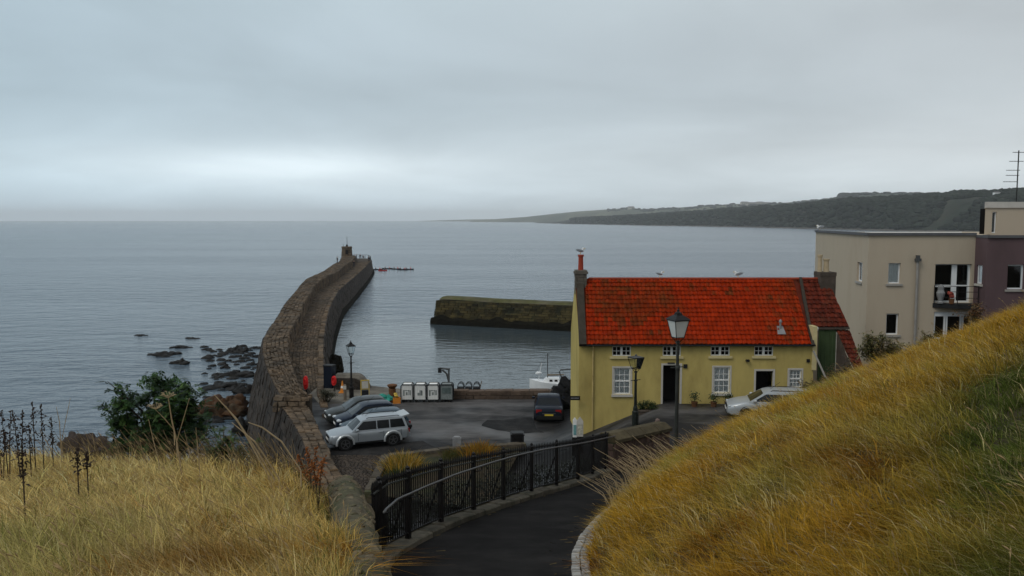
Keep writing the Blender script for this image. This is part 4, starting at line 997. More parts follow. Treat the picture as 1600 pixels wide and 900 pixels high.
# --- right hand wing: darker pantiles, green boarded wall, low lean-to
wx0 = HX1 - .02; wyf = 43.75; wx1 = Py(1325, 508, wyf).x; wz = Py(1300, 510, wyf).z
wxr = Py(1283, 438, YR).x
b = MB(); b.add([(wx0, wyf, 4.5), (wx1 - .1, wyf, 4.5), (wx1 - .1, wyf, wz), (wx0, wyf, wz)], [(0, 1, 2, 3)])
b.add([(wx1 - .1, wyf, 4.5), (wx1 - .1, YB, 4.5), (wx1 - .1, YB, wz - .4), (wxr + .3, YR, RIDGE - .1), (wx1 - .1, wyf, wz)], [(0, 1, 2, 3, 4)])
b.build('wing_wall', K['cream'], house, world=True)
OW = Vector((0, wyf - .12, wz - .02)); SW = Vector((0, YR - wyf + .12, RIDGE + .02 - wz)); WL = SW.length; SW.normalize(); NW = Vector((0, -SW.z, SW.y))
b = MB(); b.add([OW + Vector((wx0 - .1, 0, 0)), OW + Vector((wx1, 0, 0)), OW + SW * WL + Vector((wxr + .35, 0, 0)), OW + SW * WL + Vector((wx0 - .1, 0, 0)), (wx0, YB, wz - .4), (wx1, YB, wz - .4)], [(0, 1, 2, 3), (3, 2, 5, 4)])
wr = b.build('wing_roof', K['tile_dark'], house, world=True)
tl = pantiles(OW, Vector((1, 0, 0)), SW, NW, 2, WL, .275, .31, lambda s_: wx0 + (skR - HX1) * s_ / WL * .3 + .04, lambda s_: wx1 + (wxr + .35 - wx1) * s_ / WL, 5)
tl.build('roof_tiles', K['tile_dark'], wr, world=True, kind='stuff')
MB().box(wx0 + .1, wx1 + .03, wyf - .17, wyf - .03, wz - .14, wz - .03).build('fascia', K['chim_dark'], house, world=True)
g0, g1 = Py(1278, 540, wyf).x, Py(1305, 540, wyf).x; gz0, gz1 = Py(1290, 572, wyf).z - .8, wz - .16
n = 8
for k in range(n):
    a, c = g0 + (g1 - g0) * k / n, g0 + (g1 - g0) * (k + 1) / n
    MB().box(a + .006, c - .006, wyf - .07 - .012 * (k % 2), wyf - .005, gz0, gz1).build('board', K['green_wall'], house, world=True)
MB().box(g1, g1 + .07, wyf - .1, wyf - .003, gz0, gz1 - .15).build('post', K['offwhite'], house, world=True)
# lean-to going down to the right
lx0, lx1 = Py(1306, 520, wyf).x, Py(1327, 520, wyf).x; lx2 = Py(1346, 575, 42.2).x; lz0 = Py(1315, 516, wyf).z; lz1 = Py(1335, 575, 42.0).z
OL = Vector((0, 42.0, lz1)); SLn = Vector((0, wyf - 42.0, lz0 - lz1)); LL = SLn.length; SLn.normalize(); NL = Vector((0, -SLn.z, SLn.y))
b = MB(); b.add([OL + Vector((lx0 + .25, 0, 0)), OL + Vector((lx2, 0, 0)), OL + SLn * LL + Vector((lx1, 0, 0)), OL + SLn * LL + Vector((lx0, 0, 0))], [(0, 1, 2, 3)])
b.add([OL + Vector((lx0 + .25, .02, -.05)), OL + SLn * LL + Vector((lx0, .02, -.05)), Vector((lx0, wyf - .01, 5)), Vector((lx0 + .25, 42.0, 5))], [(0, 1, 2, 3)])
b.add([(lx0 + .25, 42.1, 5), (lx2, 42.1, 5), (lx2, 42.1, lz1 - .03), (lx0 + .25, 42.1, lz1 - .03)], [(0, 1, 2, 3)])
lr = b.build('lean_to_roof', K['chim_dark'], house, world=True)
tl = pantiles(OL, Vector((1, 0, 0)), SLn, NL, 1, LL, .26, .3, lambda s_: lx0 + .25 * (1 - s_ / LL), lambda s_: lx2 + (lx1 - lx2) * s_ / LL, 6)
tl.build('roof_tiles', K['tile_dark'], lr, world=True, kind='stuff')
b = MB(); b.tube([Py(1271, 548, 42.6), Py(1290, 590, 42.3), Py(1302, 599, 42.0)], .05, 8); b.build('pale_downpipe', K['sill'], house, world=True)
MB().box(HX1 - .1, HX1 + .12, YF - .1, YF + .8, 9.2, wz + .1).build('buttress', K['sill_y'], house, world=True)
MB().blob(Py(1277, 514, 43.2), (.07, .07, .12), 6, 4).build('wall_lamp', K['lampglass'], house, world=True)

# ------------------------------------------------------------------ the flats
def tri(u, v, y): return Py(u, v, y)
AY = 48.0
A0 = tri(1354, 470, AY); Bk = tri(1273, 430, 62.0)
RZT = tri(1440, 367.5, AY).z
flats = thing('apartment_block', 'cream rendered block of flats with flat roof and a mauve wing', 'building', (27, 52, 7))
fx1 = tri(1522, 430, AY).x; py_ = 46.7; pxl = tri(1541, 430, py_).x
FA = (Vector((A0.x, AY, 0)), Vector((1, 0, 0)), Vector((0, 1, 0)))
def aop(u0, u1, v0, v1, y=AY, x0=None):
    x0 = A0.x if x0 is None else x0
    return (tri(u0, (v0 + v1) / 2, y).x - x0, tri(u1, (v0 + v1) / 2, y).x - x0, tri((u0 + u1) / 2, v1, y).z, tri((u0 + u1) / 2, v0, y).z)
wA = aop(1388, 1407, 411, 443); wB = aop(1384.5, 1404, 490, 523); bd = aop(1460.5, 1517.5, 412.5, 473); lowb = aop(1459, 1517.5, 487, 530)
b = MB(); WA = fx1 - A0.x
wall_with_openings(b, FA, 0, WA, 4.5, RZT, [wA, wB, bd, lowb], .3)
dl = (Bk - A0); dl.z = 0; LLf = dl.length; dl.normalize()
FLt = (Vector((Bk.x, Bk.y, 0)), -dl, Vector((-dl.y, dl.x, 0)) * -1)
wl = (LLf - 2.3, LLf - 1.15, tri(1344, 440, 49.5).z, tri(1344, 410, 49.5).z)
wall_with_openings(b, FLt, 0, LLf, 4.5, RZT, [wl], .25)
b.add([(A0.x, AY, RZT), (fx1, AY, RZT), (fx1 + 12, 62, RZT), (Bk.x, 62, RZT)], [(0, 1, 2, 3)])
b.build('cream_wall', K['cream'], flats, world=True)
FP = (Vector((pxl, py_, 0)), Vector((1, 0, 0)), Vector((0, 1, 0)))
pw1 = aop(1574, 1600, 413.5, 452, py_, pxl)
b = MB(); wall_with_openings(b, FP, 0, 9, 4.5, RZT - .12, [pw1, (pw1[0] + 3.2, pw1[1] + 3.2, pw1[2], pw1[3])], .2)
ds = Vector((pxl - fx1, py_ - AY, 0)); LS = ds.length; ds.normalize(); FS = (Vector((fx1, AY, 0)), ds, Vector((-ds.y, ds.x, 0)))
sw = (LS * .22, LS * .66, tri(1530, 443, 47.6).z, tri(1530, 414, 47.6).z)
wall_with_openings(b, FS, 0, LS, 4.5, RZT - .12, [sw], .15)
b.add([(fx1, AY, RZT - .12), (pxl, py_, RZT - .12), (pxl + 9, py_, RZT - .12), (pxl + 9, 60, RZT - .12), (fx1, 60, RZT - .12)], [(0, 1, 2, 3, 4)])
b.build('mauve_wall', K['purple'], flats, world=True)
window(flats, FA, *wA, 'one', .12, 'pvc', .07, 'sill', back='blind'); window(flats, FA, *wB, 'one', .12, 'pvc', .07, 'sill')
window(flats, FLt, *wl, 'one', .12, 'pvc', .07, 'sill')
window(flats, FP, *pw1, 'one', .12, 'pvc', .07, 'sill'); window(flats, FP, pw1[0] + 3.2, pw1[1] + 3.2, pw1[2], pw1[3], 'one', .12, 'pvc', .07, 'sill')
window(flats, FS, *sw, 'one', .06, 'pvc', .07, 'offwhite')
# balcony glazing
a, c, e, g = bd; m1 = a + (c - a) * .50; m2 = a + (c - a) * .64; zt = e + (g - e) * .40
f = MB()
for q in ((a, a + .06, e, g), (c - .1, c, e, g), (m1, m2, e, g), (a + .06, m1, e, e + .1), (m2, c - .1, e, e + .1), (a + .06, m1, g - .06, g), (m2, c - .1, g - .06, g), (a + .06, m1, zt, zt + .12), (m2, c - .1, zt + .02, zt + .12)): f.obox(FA, *q, .18, .26)
wn = f.build('balcony_window', K['pvc'], flats, world=True)
for q in ((a + .06, m1, zt + .12, g - .06), (m2, c - .1, zt + .12, g - .06), (a + .06, m1, e + .1, zt), (m2, c - .1, e + .1, zt + .02)): MB().oquad(FA, *q, .22).build('pane', K['glass'], wn, world=True)
MB().oquad(FA, a - .4, c + .4, e - .3, g + .3, 1.2).build('dark_room', K['dark_in'], wn, world=True)
# balcony
bz = e - .02
b = MB(); bp = [(a - .08, 0), (a + 1.0, -.7), (c + .05, -.8), (c + .05, 0)]
b.prism([(A0.x + q[0], AY + q[1] - .01) for q in bp], bz - .26, bz); b.build('balcony_slab', K['trim'], flats, world=True)
b = MB()
pts = [(a - .02, -.06), (a + 1.0, -.66), (c + .02, -.76)]
for zz in (.35, .7, 1.02): b.tube([(A0.x + q[0], AY + q[1], bz + zz) for q in pts], .018, 5)
for q in pts: b.tube([(A0.x + q[0], AY + q[1], bz), (A0.x + q[0], AY + q[1], bz + 1.05)], .025, 5)
b.build('balcony_rail', K['iron'], flats, world=True)
# bay below the balcony
a2, c2, e2, g2 = lowb; f = MB(); f.obox(FA, a2, c2, g2 - .28, g2, .1, .2)
for t in (0, .29, .33, .72, .76): f.obox(FA, a2 + (c2 - a2) * t, a2 + (c2 - a2) * (t + .055), e2, g2 - .28, .1, .2)
wn = f.build('bay_window', K['pvc'], flats, world=True)
MB().oquad(FA, a2, c2, e2, g2 - .28, .15).build('pane', K['glass'], wn, world=True); MB().oquad(FA, a2 - .3, c2 + .3, e2, g2, .8).build('dark_room', K['dark_in'], wn, world=True)
# roof edge
b = MB(); pt = [(Bk.x - .06, 62), (A0.x - .08, AY - .06), (fx1, AY - .06)]
for i in range(2):
    p_, q_ = Vector((*pt[i], 0)), Vector((*pt[i + 1], 0)); d_ = (q_ - p_).normalized(); n_ = Vector((-d_.y, d_.x, 0)); L_ = (q_ - p_).length
    b.obox((p_, d_, n_), 0 if i == 0 else -.004, L_, RZT - .02, RZT + .14, -.04, .3)
p_, q_ = Vector((fx1, AY - .07, 0)), Vector((pxl, py_ - .07, 0)); d_ = (q_ - p_).normalized(); b.obox((p_, d_, Vector((-d_.y, d_.x, 0))), 0, (q_ - p_).length, RZT - .13, RZT + .02, -.03, .25)
b.box(pxl, pxl + 9.05, py_ - .1, py_ + .2, RZT - .125, RZT + .025)
b.build('roof_edge', K['parapet'], flats, world=True)
b = MB(); b.box(A0.x + .5, fx1, AY + 1.5, AY + 1.7, RZT + .02, RZT + .17); b.build('roof_kerb', K['white'], flats, world=True)
# rooftop room
ry = 51.0; r0 = tri(1539, 340, ry); rz1 = tri(1560, 317, ry).z
FR = (Vector((r0.x, ry, 0)), Vector((1, 0, 0)), Vector((0, 1, 0)))
rw_ = aop(1550, 1557, 331, 364, ry, r0.x)
b = MB(); wall_with_openings(b, FR, 0, 8, RZT - .3, rz1, [rw_], .2); b.add([(r0.x, ry, RZT - .3), (r0.x + 3.4, ry + 6, RZT - .3), (r0.x + 3.4, ry + 6, rz1), (r0.x, ry, rz1)], [(0, 3, 2, 1)]); b.add([(r0.x, ry, rz1), (r0.x + 8, ry, rz1), (r0.x + 8, ry + 6, rz1), (r0.x + 3.4, ry + 6, rz1)], [(0, 1, 2, 3)])
b.build('rooftop_wall', K['cream'], flats, world=True)
window(flats, FR, *rw_, 'one', .1, 'pvc', .05, None)
b = MB(); b.prism([(r0.x - .08, ry - .08), (r0.x + 8.1, ry - .08), (r0.x + 8.1, ry + 6.1), (r0.x + 3.4, ry + 6.1)], rz1 - .30, rz1 + .06); b.build('rooftop_fascia', K['offwhite'], flats, world=True)
# rainwater pipe with hopper
dp = tri(1433, 440, AY - .12); b = MB(); b.tube([(dp.x, AY - .1, tri(1433, 402, AY).z), (dp.x, AY - .1, 5)], .075, 8); b.build('downpipe', K['pipe'], flats, world=True)
b = MB(); zz = tri(1433, 408, AY).z; b.prism([(dp.x - .14, AY - .26), (dp.x + .14, AY - .26), (dp.x + .14, AY - .004), (dp.x - .14, AY - .004)], zz, zz + .16); b.box(dp.x - .09, dp.x + .09, AY - .2, AY - .02, zz + .16, zz + .34); b.build('hopper', K['pipe_dark'], flats, world=True)
# pot plant figures on the balcony
fp = thing('balcony_plant', 'red flowering pot plant on the balcony of the flats', 'plant', (A0.x + a + .75, AY - .5, bz))
b = MB(); b.lathe([(.12, 0), (.17, .3), (.15, .3)], 8); b.build('pot', K['rust'], fp); b = MB(); [b.blob((random.uniform(-.15, .15), random.uniform(-.1, .1), .45 + random.uniform(-.1, .2)), (.1, .1, .1), 6, 4, .4) for _ in range(9)]; b.build('flowers', mat('dull_red_flower', (.25, .05, .035), .8, .4, 12, .3, 20), fp)
fp = thing('garden_statue', 'pale rounded ornament at the left end of the balcony', 'ornament', (A0.x + a + .28, AY - .18, bz))
b = MB(); b.lathe([(.18, 0), (.2, .08), (.12, .15), (.2, .4), (.24, .6), (.16, .78), (.17, .95), (.1, 1.08), (.03, 1.1)], 9); b.build('figure', K['lead'], fp)
# TV aerial
an = thing('tv_aerial', 'tall rooftop television aerial mast with many cross rods', 'aerial', tri(1588, 316, 53))
zt = tri(1588, 235, 53).z - tri(1588, 316, 53).z
b = MB(); b.tube([(0, 0, -.3), (0, 0, zt)], .035, 6); b.build('mast', K['iron'], an)
px2m = 53 / FPX
for (v, l, r_) in ((238, -9, 12), (252, -14, 8), (266, -18, 3), (274, -18, 2), (284, -22, 0)):
    z = tri(1588, v, 53).z - an.location.z; b = MB(); b.tube([(l * px2m, 0, z), (r_ * px2m, 0, z)], .02, 5)
    for k in range(5): x = (l + (r_ - l) * (k + .5) / 5) * px2m; b.tube([(x, -.18, z), (x, .18, z)], .01, 4)
    b.build('cross_rod', K['iron'], an)

# ------------------------------------------------------------------ street lamps
def lantern(t, z, w, h, m_='iron_green', lit='lampglass', glassy=True):
    """four sided tapering lantern; z = underside, w = top width, h = glazed height"""
    b = MB(); w0 = w * .56
    for sx in (-1, 1):
        for sy in (-1, 1): b.tube([(sx * w0 / 2, sy * w0 / 2, z), (sx * w / 2, sy * w / 2, z + h)], w * .025, 5)
    for (ww, zz) in ((w0, z), (w, z + h)):
        for q in range(4):
            M_ = RZ(q * PI / 2); b.box(-ww / 2, ww / 2, ww / 2 - w * .025, ww / 2 + w * .025, zz - w * .03, zz + w * .03, Txyz(0, 0, 0) @ M_)
    fr = b.build('lantern_frame', K[m_], t)
    g = MB(); i0, i1 = w0 / 2 - .004, w / 2 - .004
    g.add([(-i0, -i0, z), (i0, -i0, z), (i0, i0, z), (-i0, i0, z), (-i1, -i1, z + h), (i1, -i1, z + h), (i1, i1, z + h), (-i1, i1, z + h)], [(0, 1, 5, 4), (1, 2, 6, 5), (2, 3, 7, 6), (3, 0, 4, 7)])
    g.build('lantern_glass', K[lit], fr)
    return fr
def street_lamp(name, label, p, H_, w, big=True, lit='lampglass', post='post_grey', rz=.35, flat=False):
    t = thing(name, label, 'street lamp', p, rz, 'old lantern street lamps')
    lw_ = w; lh = w * .95; zl = H_
    b = MB()
    b.lathe([(.16, -.6), (.16, .75), (.12, .8), (.11, .95), (.075, 1.05), (.065, H_ * .55), (.06, H_ * .78), (.085, H_ * .785), (.085, H_ * .80), (.055, H_ * .81), (.048, H_ - .22), (.09, H_ - .2), (.05, H_ - .12)], 12)
    b.build('post', K[post], t, smooth=False)
    b = MB(); b.tube([(-.28, 0, H_ * .8), (.28, 0, H_ * .8)], .018, 6); b.build('ladder_bar', K[post], t)
    b = MB()
    for q in range(4):
        a = q * PI / 2 + PI / 4; b.tube([(.04 * math.cos(a), .04 * math.sin(a), H_ - .2), (w * .2 * math.cos(a), w * .2 * math.sin(a), H_ - .1), (w * .38 * math.cos(a), w * .38 * math.sin(a), H_ + .02)], .014, 5)
    b.build('lantern_cradle', K['iron'], t)
    if not flat: w = w * .86
    lantern(t, H_, w, lh, 'iron', lit)
    b = MB(); zt = H_ + lh; s2 = math.sqrt(.5)
    if flat:
        b.lathe([(w * .5 / s2, zt), (w * .5 / s2, zt + .03), (w * .2 / s2, zt + .07)], 4, rot0=PI / 4); b.lathe([(w * .12, zt + .06), (w * .1, zt + .12), (.01, zt + .16)], 8); b.build('lantern_roof', K['pipe_dark'], t); return t
    b.lathe([(w * .56 / s2 * .98, zt), (w * .60 / s2 * .98, zt + w * .04), (w * .34 / s2, zt + w * .24), (w * .20 / s2, zt + w * .33), (w * .18 / s2, zt + w * .42)], 4, rot0=PI / 4)
    b.lathe([(w * .2, zt + w * .4), (w * .22, zt + w * .44), (w * .15, zt + w * .5), (w * .07, zt + w * .56), (w * .1, zt + w * .63), (w * .03, zt + w * .70), (w * .045, zt + w * .76), (.004, zt + w * .84)], 8)
    b.build('lantern_roof', K['iron'], t); return t
yl = 29.6; pl = Py(1058, 600, yl); lt = Py(1058, 476, yl).z; lb = Py(1058, 527, yl).z; w_ = 31 * 29.6 / FPX
gz_ = zs(pl.x, yl)
street_lamp('street_lamp', 'largest old lantern lamp standing at the edge of the grassy bank', (pl.x, yl, gz_), lb - gz_, (lt - lb) / (.95 + .84))
yl = 39.6; pl = Py(993, 620, yl); lt = Py(993, 551, yl).z; lb = Py(993, 574, yl).z; gz_ = zs(pl.x, yl)
t2 = street_lamp('street_lamp', 'small slim open topped lantern lamp in front of the yellow house', (pl.x, yl, gz_), lb - gz_ - .05, .56, lit='glass', post='iron_green', rz=.5, flat=True)
yl = 57.0; pl = Py(549, 600, yl); lt = Py(549, 534, yl).z; lb = Py(549, 553, yl).z
street_lamp('street_lamp', 'distant lantern lamp on the quay behind the parked cars', (pl.x, yl, 4.7), lb - 4.7, .58, lit='glass', post='iron', rz=.5)
# overhead arm of the quay light
def davit(name, label, px, y, z0, H_, reach, lamp=True, zb=-.2):
    t = thing(name, label, 'lamp post', (px, y, z0)); b = MB()
    b.lathe([(.13, zb), (.12, .35), (.09, .4), (.07, H_ * .5), (.06, H_)], 8); b.tube([(0, 0, H_ * .55), (-.15, 0, H_ * .85), (-.45, 0, H_ - .04)], .07, 6)
    b.build('post', K['pipe_dark'], t); b = MB(); b.tube([(.08, 0, H_), (-reach * .5, 0, H_ + .04), (-reach, 0, H_ + .1)], [.08, .06, .05], 6); b.build('arm', K['pipe_dark'], t)
    b = MB(); b.box(-reach - .12, -reach + .12, -.09, .09, H_ - .24, H_ + .1); b.build('lamp_head', K['trim'], t); return t
q = Pz(699, 629, 4.7); davit('quay_lamp', 'small angled lamp post on the quay behind the white cages', q.x, 56.9, 4.7, Py(699, 577, 56.9).z - 4.7, .62)

# ------------------------------------------------------------------ cars
def make_car(label, paint, loc, rotz, L_=4.2, Wd=1.74, belt=.92, roof=1.46, bonnet=.86, nose=.60, ws0=.95, ws1=.28, rr0=-1.35, rr1=-2.0, boot=None, wheel=.31, wb=2.55, clear=.2,
             glassn=2, arches=None, rails=False, spoiler=False, plate_rear=True, plate_front=True, dark_low=False, headlamp=1.0, group='cars parked by the harbour'):
    """+x is forward. belt/roof heights, ws0 windscreen foot, ws1 windscreen head, rr0 roof end, rr1 foot of the rear window."""
    t = thing('parked_car', label, 'car', loc, rotz, group)
    hl = L_ / 2; w = Wd / 2; boot = belt if boot is None else boot
    fwx = wb / 2 + .08; rwx = -wb / 2 + .08
    # lower body: stations along x, each half ring of (y, z)
    st = [(hl, nose * .62, .60, .32), (hl - .05, nose + .04, .80, clear + .06), (hl - .22, nose + .13, .93, clear), (hl - .55, bonnet - .04, .985, clear), (ws0 + .12, bonnet + .02, 1.0, clear), (ws0 - .1, belt - .01, 1.0, clear),
          (0, belt, 1.0, clear), (rwx, belt + .02, 1.0, clear), (rr1 + .06, boot + .01, .985, clear + .02), (-hl + .18, boot - .03, .95, clear + .04), (-hl + .05, boot - .10, .88, clear + .10), (-hl, boot - .25, .80, clear + .16)]
    rows = []
    for x, zt, ww, zb in st:
        y = w * ww; zm = zb + (zt - zb) * .55
        half = [(y * .80, zb), (y * .97, zb + .07), (y, zm), (y * .985, zt - (zt - zb) * .18), (y * .93, zt - .035), (y * .80, zt), (0, zt + .025)]
        ring = [(x, a, z) for a, z in half] + [(x, -a, z) for a, z in half[-2::-1]]; rows.append(ring)
    b = MB(); b.grid(rows); n = len(rows[0]); b.f.append(tuple(range(n))); b.m.append(0); b.f.append(tuple(range((len(rows) - 1) * n + n - 1, (len(rows) - 1) * n - 1, -1))); b.m.append(0)
    # greenhouse
    wbelt, wroof = w * .95, w * .74
    gz0 = belt - .03
    prof = [(ws0, gz0), (ws1, roof - .06), (ws1 - .25, roof), ((ws1 + rr0) / 2, roof + .025), (rr0 + .25, roof - .0), (rr0, roof - .05), (rr1, gz0)]
    zr = roof
    def yw(z): return wbelt + (wroof - wbelt) * max(0, min(1, (z - gz0) / (zr - gz0)))
    top = prof[1:-1]; rows = []
    for x, z in prof:
        rows.append([(x, yw(z), z), (x, yw(z) * .90, z + (.018 if z > gz0 + .1 else 0)), (x, 0, z + (.035 if z > gz0 + .1 else 0)), (x, -yw(z) * .90, z + (.018 if z > gz0 + .1 else 0)), (x, -yw(z), z)])
    b.grid(rows)
    for sgn in (0, 4):
        vs = [r_[sgn] for r_ in rows]; b.add(vs, [tuple(range(len(vs)))])
    body = b.build('body', paint, t, smooth=False)
    me = body.data; me.polygons.foreach_set('use_smooth', [True] * len(me.polygons)); me.update()
    try: me.set_sharp_from_angle(angle=R(38))
    except Exception: pass
    # windscreen and rear window
    for nm, (x0, z0, x1, z1) in (('windscreen', (ws0, gz0, ws1, roof - .06)), ('rear_window', (rr1, gz0, rr0, roof - .05))):
        d = Vector((x1 - x0, 0, z1 - z0)); nn = Vector((-d.z, 0, d.x)).normalized(); nn = nn if nn.z > 0 else -nn
        g = MB(); pts = []
        for s_, t_ in ((.10, 1), (.10, -1), (.90, -1), (.90, 1)):
            p = Vector((x0, 0, z0)) + d * s_; pts.append(p + nn * .012 + Vector((0, t_ * (yw(p.z) * .90 - .03), .0)))
        c0 = (pts[0] + pts[1]) / 2 + nn * .02; c1 = (pts[2] + pts[3]) / 2 + nn * .03
        g.add([pts[0], c0, pts[1], pts[2], c1, pts[3]], [(0, 1, 4, 5), (1, 2, 3, 4)]); g.build(nm, K['carglass'], t)
    # side windows with pillars between
    zlo, zhi = belt + .035, roof - .10
    def fx(z): return ws0 + (ws1 - ws0) * (z - gz0) / (roof - .06 - gz0) - .10
    def bx(z): return rr1 + (rr0 - rr1) * (z - gz0) / (roof - .05 - gz0) + .13
    for sgn in (1, -1):
        k = glassn
        for q in range(k):
            p = .07
            f0, f1 = q / k, (q + 1) / k
            quad = []
            for z, fa in ((zlo, f0), (zlo, f1), (zhi, f1), (zhi, f0)):
                xm = lambda f_: fx(zhi) * (1 - f_) + bx(zhi) * f_
                if fa == 0: x = fx(z)
                elif fa == 1: x = bx(z)
                else: x = xm(fa) + (-.03 if fa == f0 else .03)
                quad.append((x, sgn * (yw(z) + .012), z))
            MB().add(quad, [(0, 1, 2, 3) if sgn < 0 else (3, 2, 1, 0)]).build('side_window', K['carglass'], t)
        # door seams, sill and handles
        d = MB()
        xs_ = [fx(zhi) + .32, (fx(zhi) + bx(zhi)) / 2, bx(zhi) + .1]
        for x in xs_: d.box(x - .008, x + .008, sgn * w * .99 - .006, sgn * w * .99 + .008, clear + .14, belt - .1)
        d.box(rwx + .42, fwx - .42, sgn * w * .985 - .02, sgn * w * .985 + .012, clear, clear + .09)
        d.build('door_trim', K['trim'], t)
        for x in xs_[1:]: MB().box(x + .08, x + .26, sgn * w * .99, sgn * (w * .99) + sgn * .03, belt - .16, belt - .13).build('door_handle', paint, t)
        # mirror
        mb_ = MB(); mb_.blob((ws0 - .28, sgn * (w + .07), belt + .07), (.09, .10, .075), 7, 5, 0, None, .8); mb_.build('mirror', paint, t)
        # wheels
        for x in (fwx, rwx):
            ar = MB(); ra = wheel + .065; vs = [(x + ra * math.cos(a), sgn * (w * .985 + .006), wheel + ra * math.sin(a)) for a in np.linspace(-.35, PI + .35, 16)]
            ar.add(vs + [(v[0], sgn * (w - .25), v[2]) for v in vs], [tuple(range(16)) if sgn < 0 else tuple(range(15, -1, -1))] + [(i, i + 1, 17 + i, 16 + i) for i in range(15)]); ar.build('wheel_arch', K['trim'], t)
            if arches:
                fl = MB(); rws = []
                for a in np.linspace(-.12, PI + .12, 15):
                    rws.append([(x + (ra + q) * math.cos(a), sgn * (w * .985 + o_), wheel + (ra + q) * math.sin(a)) for q, o_ in ((-.01, .0), (-.01, .05), (.05, .055), (.10, .0))])
                fl.grid(rws).build('arch_flare', arches, t)
            wt = MB(); n = 18
            prof_ = [(wheel - .09, -.10), (wheel - .03, -.105), (wheel, -.08), (wheel, .08), (wheel - .03, .105), (wheel - .10, .10)]
            rws = [[(x + r_ * math.cos(2 * PI * k / n), sgn * (w - .07) + sgn * o_, wheel + r_ * math.sin(2 * PI * k / n)) for k in range(n)] for r_, o_ in prof_]
            wt.grid(rws, True); wt.add([r_ for r_ in rws[-1]], [tuple(range(n))]); wo = wt.build('wheel', K['tyre'], t, smooth=False)
            rm_ = MB(); yo = sgn * (w - .07) + sgn * .108; ri = wheel - .11
            rws = [[(x + r_ * math.cos(2 * PI * k / n), yo, wheel + r_ * math.sin(2 * PI * k / n)) for k in range(n)] for r_ in (ri, ri - .035)]
            rm_.grid(rws, True)
            for k in range(5):
                a = 2 * PI * k / 5 + .3; c_, s_ = math.cos(a), math.sin(a); pw_ = .028
                rm_.add([(x + c_ * .03 - s_ * pw_, yo, wheel + s_ * .03 + c_ * pw_), (x + c_ * .03 + s_ * pw_, yo, wheel + s_ * .03 - c_ * pw_), (x + c_ * ri + s_ * pw_ * .7, yo + sgn * .002, wheel + s_ * ri - c_ * pw_ * .7), (x + c_ * ri - s_ * pw_ * .7, yo + sgn * .002, wheel + s_ * ri + c_ * pw_ * .7)], [(0, 1, 2, 3)])
            rm_.lathe([(.045, -.004), (.04, .006)], 8); nn_ = len(rm_.v)
            for q in range(nn_ - 16, nn_): v = rm_.v[q]; rm_.v[q] = (x + v[0], yo + sgn * v[2], wheel + v[1])
            rm_.build('rim', K['rim'], wo)
        # lights
        hb = MB(); hb.blob((hl - .18, sgn * w * .70, nose + .04), (.13 * headlamp, .17 * headlamp, .06 * headlamp), 8, 5, 0, RZ(sgn * -.35).to_3x3(), .8); hb.build('headlight', K['lamp_clear'], t)
        tb = MB(); tb.box(-hl + .01, -hl + .16, sgn * w * .66 - .15, sgn * w * .66 + .19, boot - .32, boot - .12); tb.build('tail_light', K['lamp_red'], t)
        if rails:
            r_ = MB(); y = sgn * wroof * .86; r_.tube([(ws1 - .25, y, roof + .02), (ws1 - .35, y, roof + .065), (rr0 + .35, y, roof + .065), (rr0 + .25, y, roof + .02)], .018, 6); r_.build('roof_rail', K['trim'], t)
    # front: grille, bumper slot, plates
    g = MB(); g.box(hl - .05, hl + .012, -w * .36, w * .36, nose - .08, nose + .03); g.box(hl - .06, hl + .01, -w * .55, w * .55, clear + .08, clear + .17); g.build('grille', K['trim'], t)
    if plate_front: MB().box(hl, hl + .02, -.26, .26, clear + .20, clear + .31).build('front_plate', K['white'], t)
    g = MB(); g.box(-hl - .03, -hl + .16, -w * .86, w * .86, clear + .10, clear + .32); g.build('rear_bumper', K['trim'] if not arches else paint, t)
    g = MB(); g.box(-hl - .005, -hl + .02, -w * .45, w * .45, boot - .36, boot - .33); g.build('boot_trim', K['chrome'], t)
    if plate_rear: MB().box(-hl - .022, -hl + .0, -.26, .26, boot - .50, boot - .39).build('number_plate', K['plate_y'], t)
    if spoiler:
        s_ = MB(); s_.add([(rr0 + .12, wroof * .95, roof + .0), (rr0 + .12, -wroof * .95, roof + .0), (rr0 - .32, -wroof * .98, roof + .10), (rr0 - .32, wroof * .98, roof + .10), (rr0 + .0, wroof * .95, roof - .06), (rr0 + .0, -wroof * .95, roof - .06), (rr0 - .30, -wroof * .98, roof + .03), (rr0 - .30, wroof * .98, roof + .03)],
               [(0, 1, 2, 3), (7, 6, 5, 4), (3, 2, 6, 7), (0, 3, 7, 4), (2, 1, 5, 6)]); s_.build('roof_spoiler', K['silver2'], t)
    MB().tube([(ws1 - .3, 0, roof + .03), (ws1 - .75, 0, roof + .38)], .008, 4).build('aerial', K['trim'], t)
    un = MB(); un.box(-hl + .3, hl - .3, -w * .85, w * .85, clear - .06, clear + .1); un.build('underside', K['trim'], t)
    return t
hd = Vector((-.923, -.385, 0)); nn_ = Vector((-.385, .923, 0)); ang = math.atan2(hd.y, hd.x)
S0 = Vector((-7.95, 44.95, 4.7))
suv = make_car('silver off road car with flared wheel arches and a roof spoiler nearest the railing', K['silver'], S0, ang, L_=4.40, Wd=1.70, belt=.99, roof=1.55, bonnet=.96, nose=.72, ws0=1.02, ws1=.42, rr0=-1.90, rr1=-2.08, wheel=.36, wb=2.6, clear=.31, glassn=3, arches=K['silver2'], rails=True, spoiler=True)
MB().box(-2.38, -2.2, -.58, .58, .86, 1.0).build('bumper_step', K['trim'], suv)
make_car('slate blue hatchback mostly hidden behind the silver off road car', K['teal'], S0 + nn_ * 1.9 - hd * .85, ang, L_=3.9, Wd=1.6, belt=.90, roof=1.42, ws0=1.05, ws1=.25, rr0=-1.45, rr1=-1.85, glassn=2)
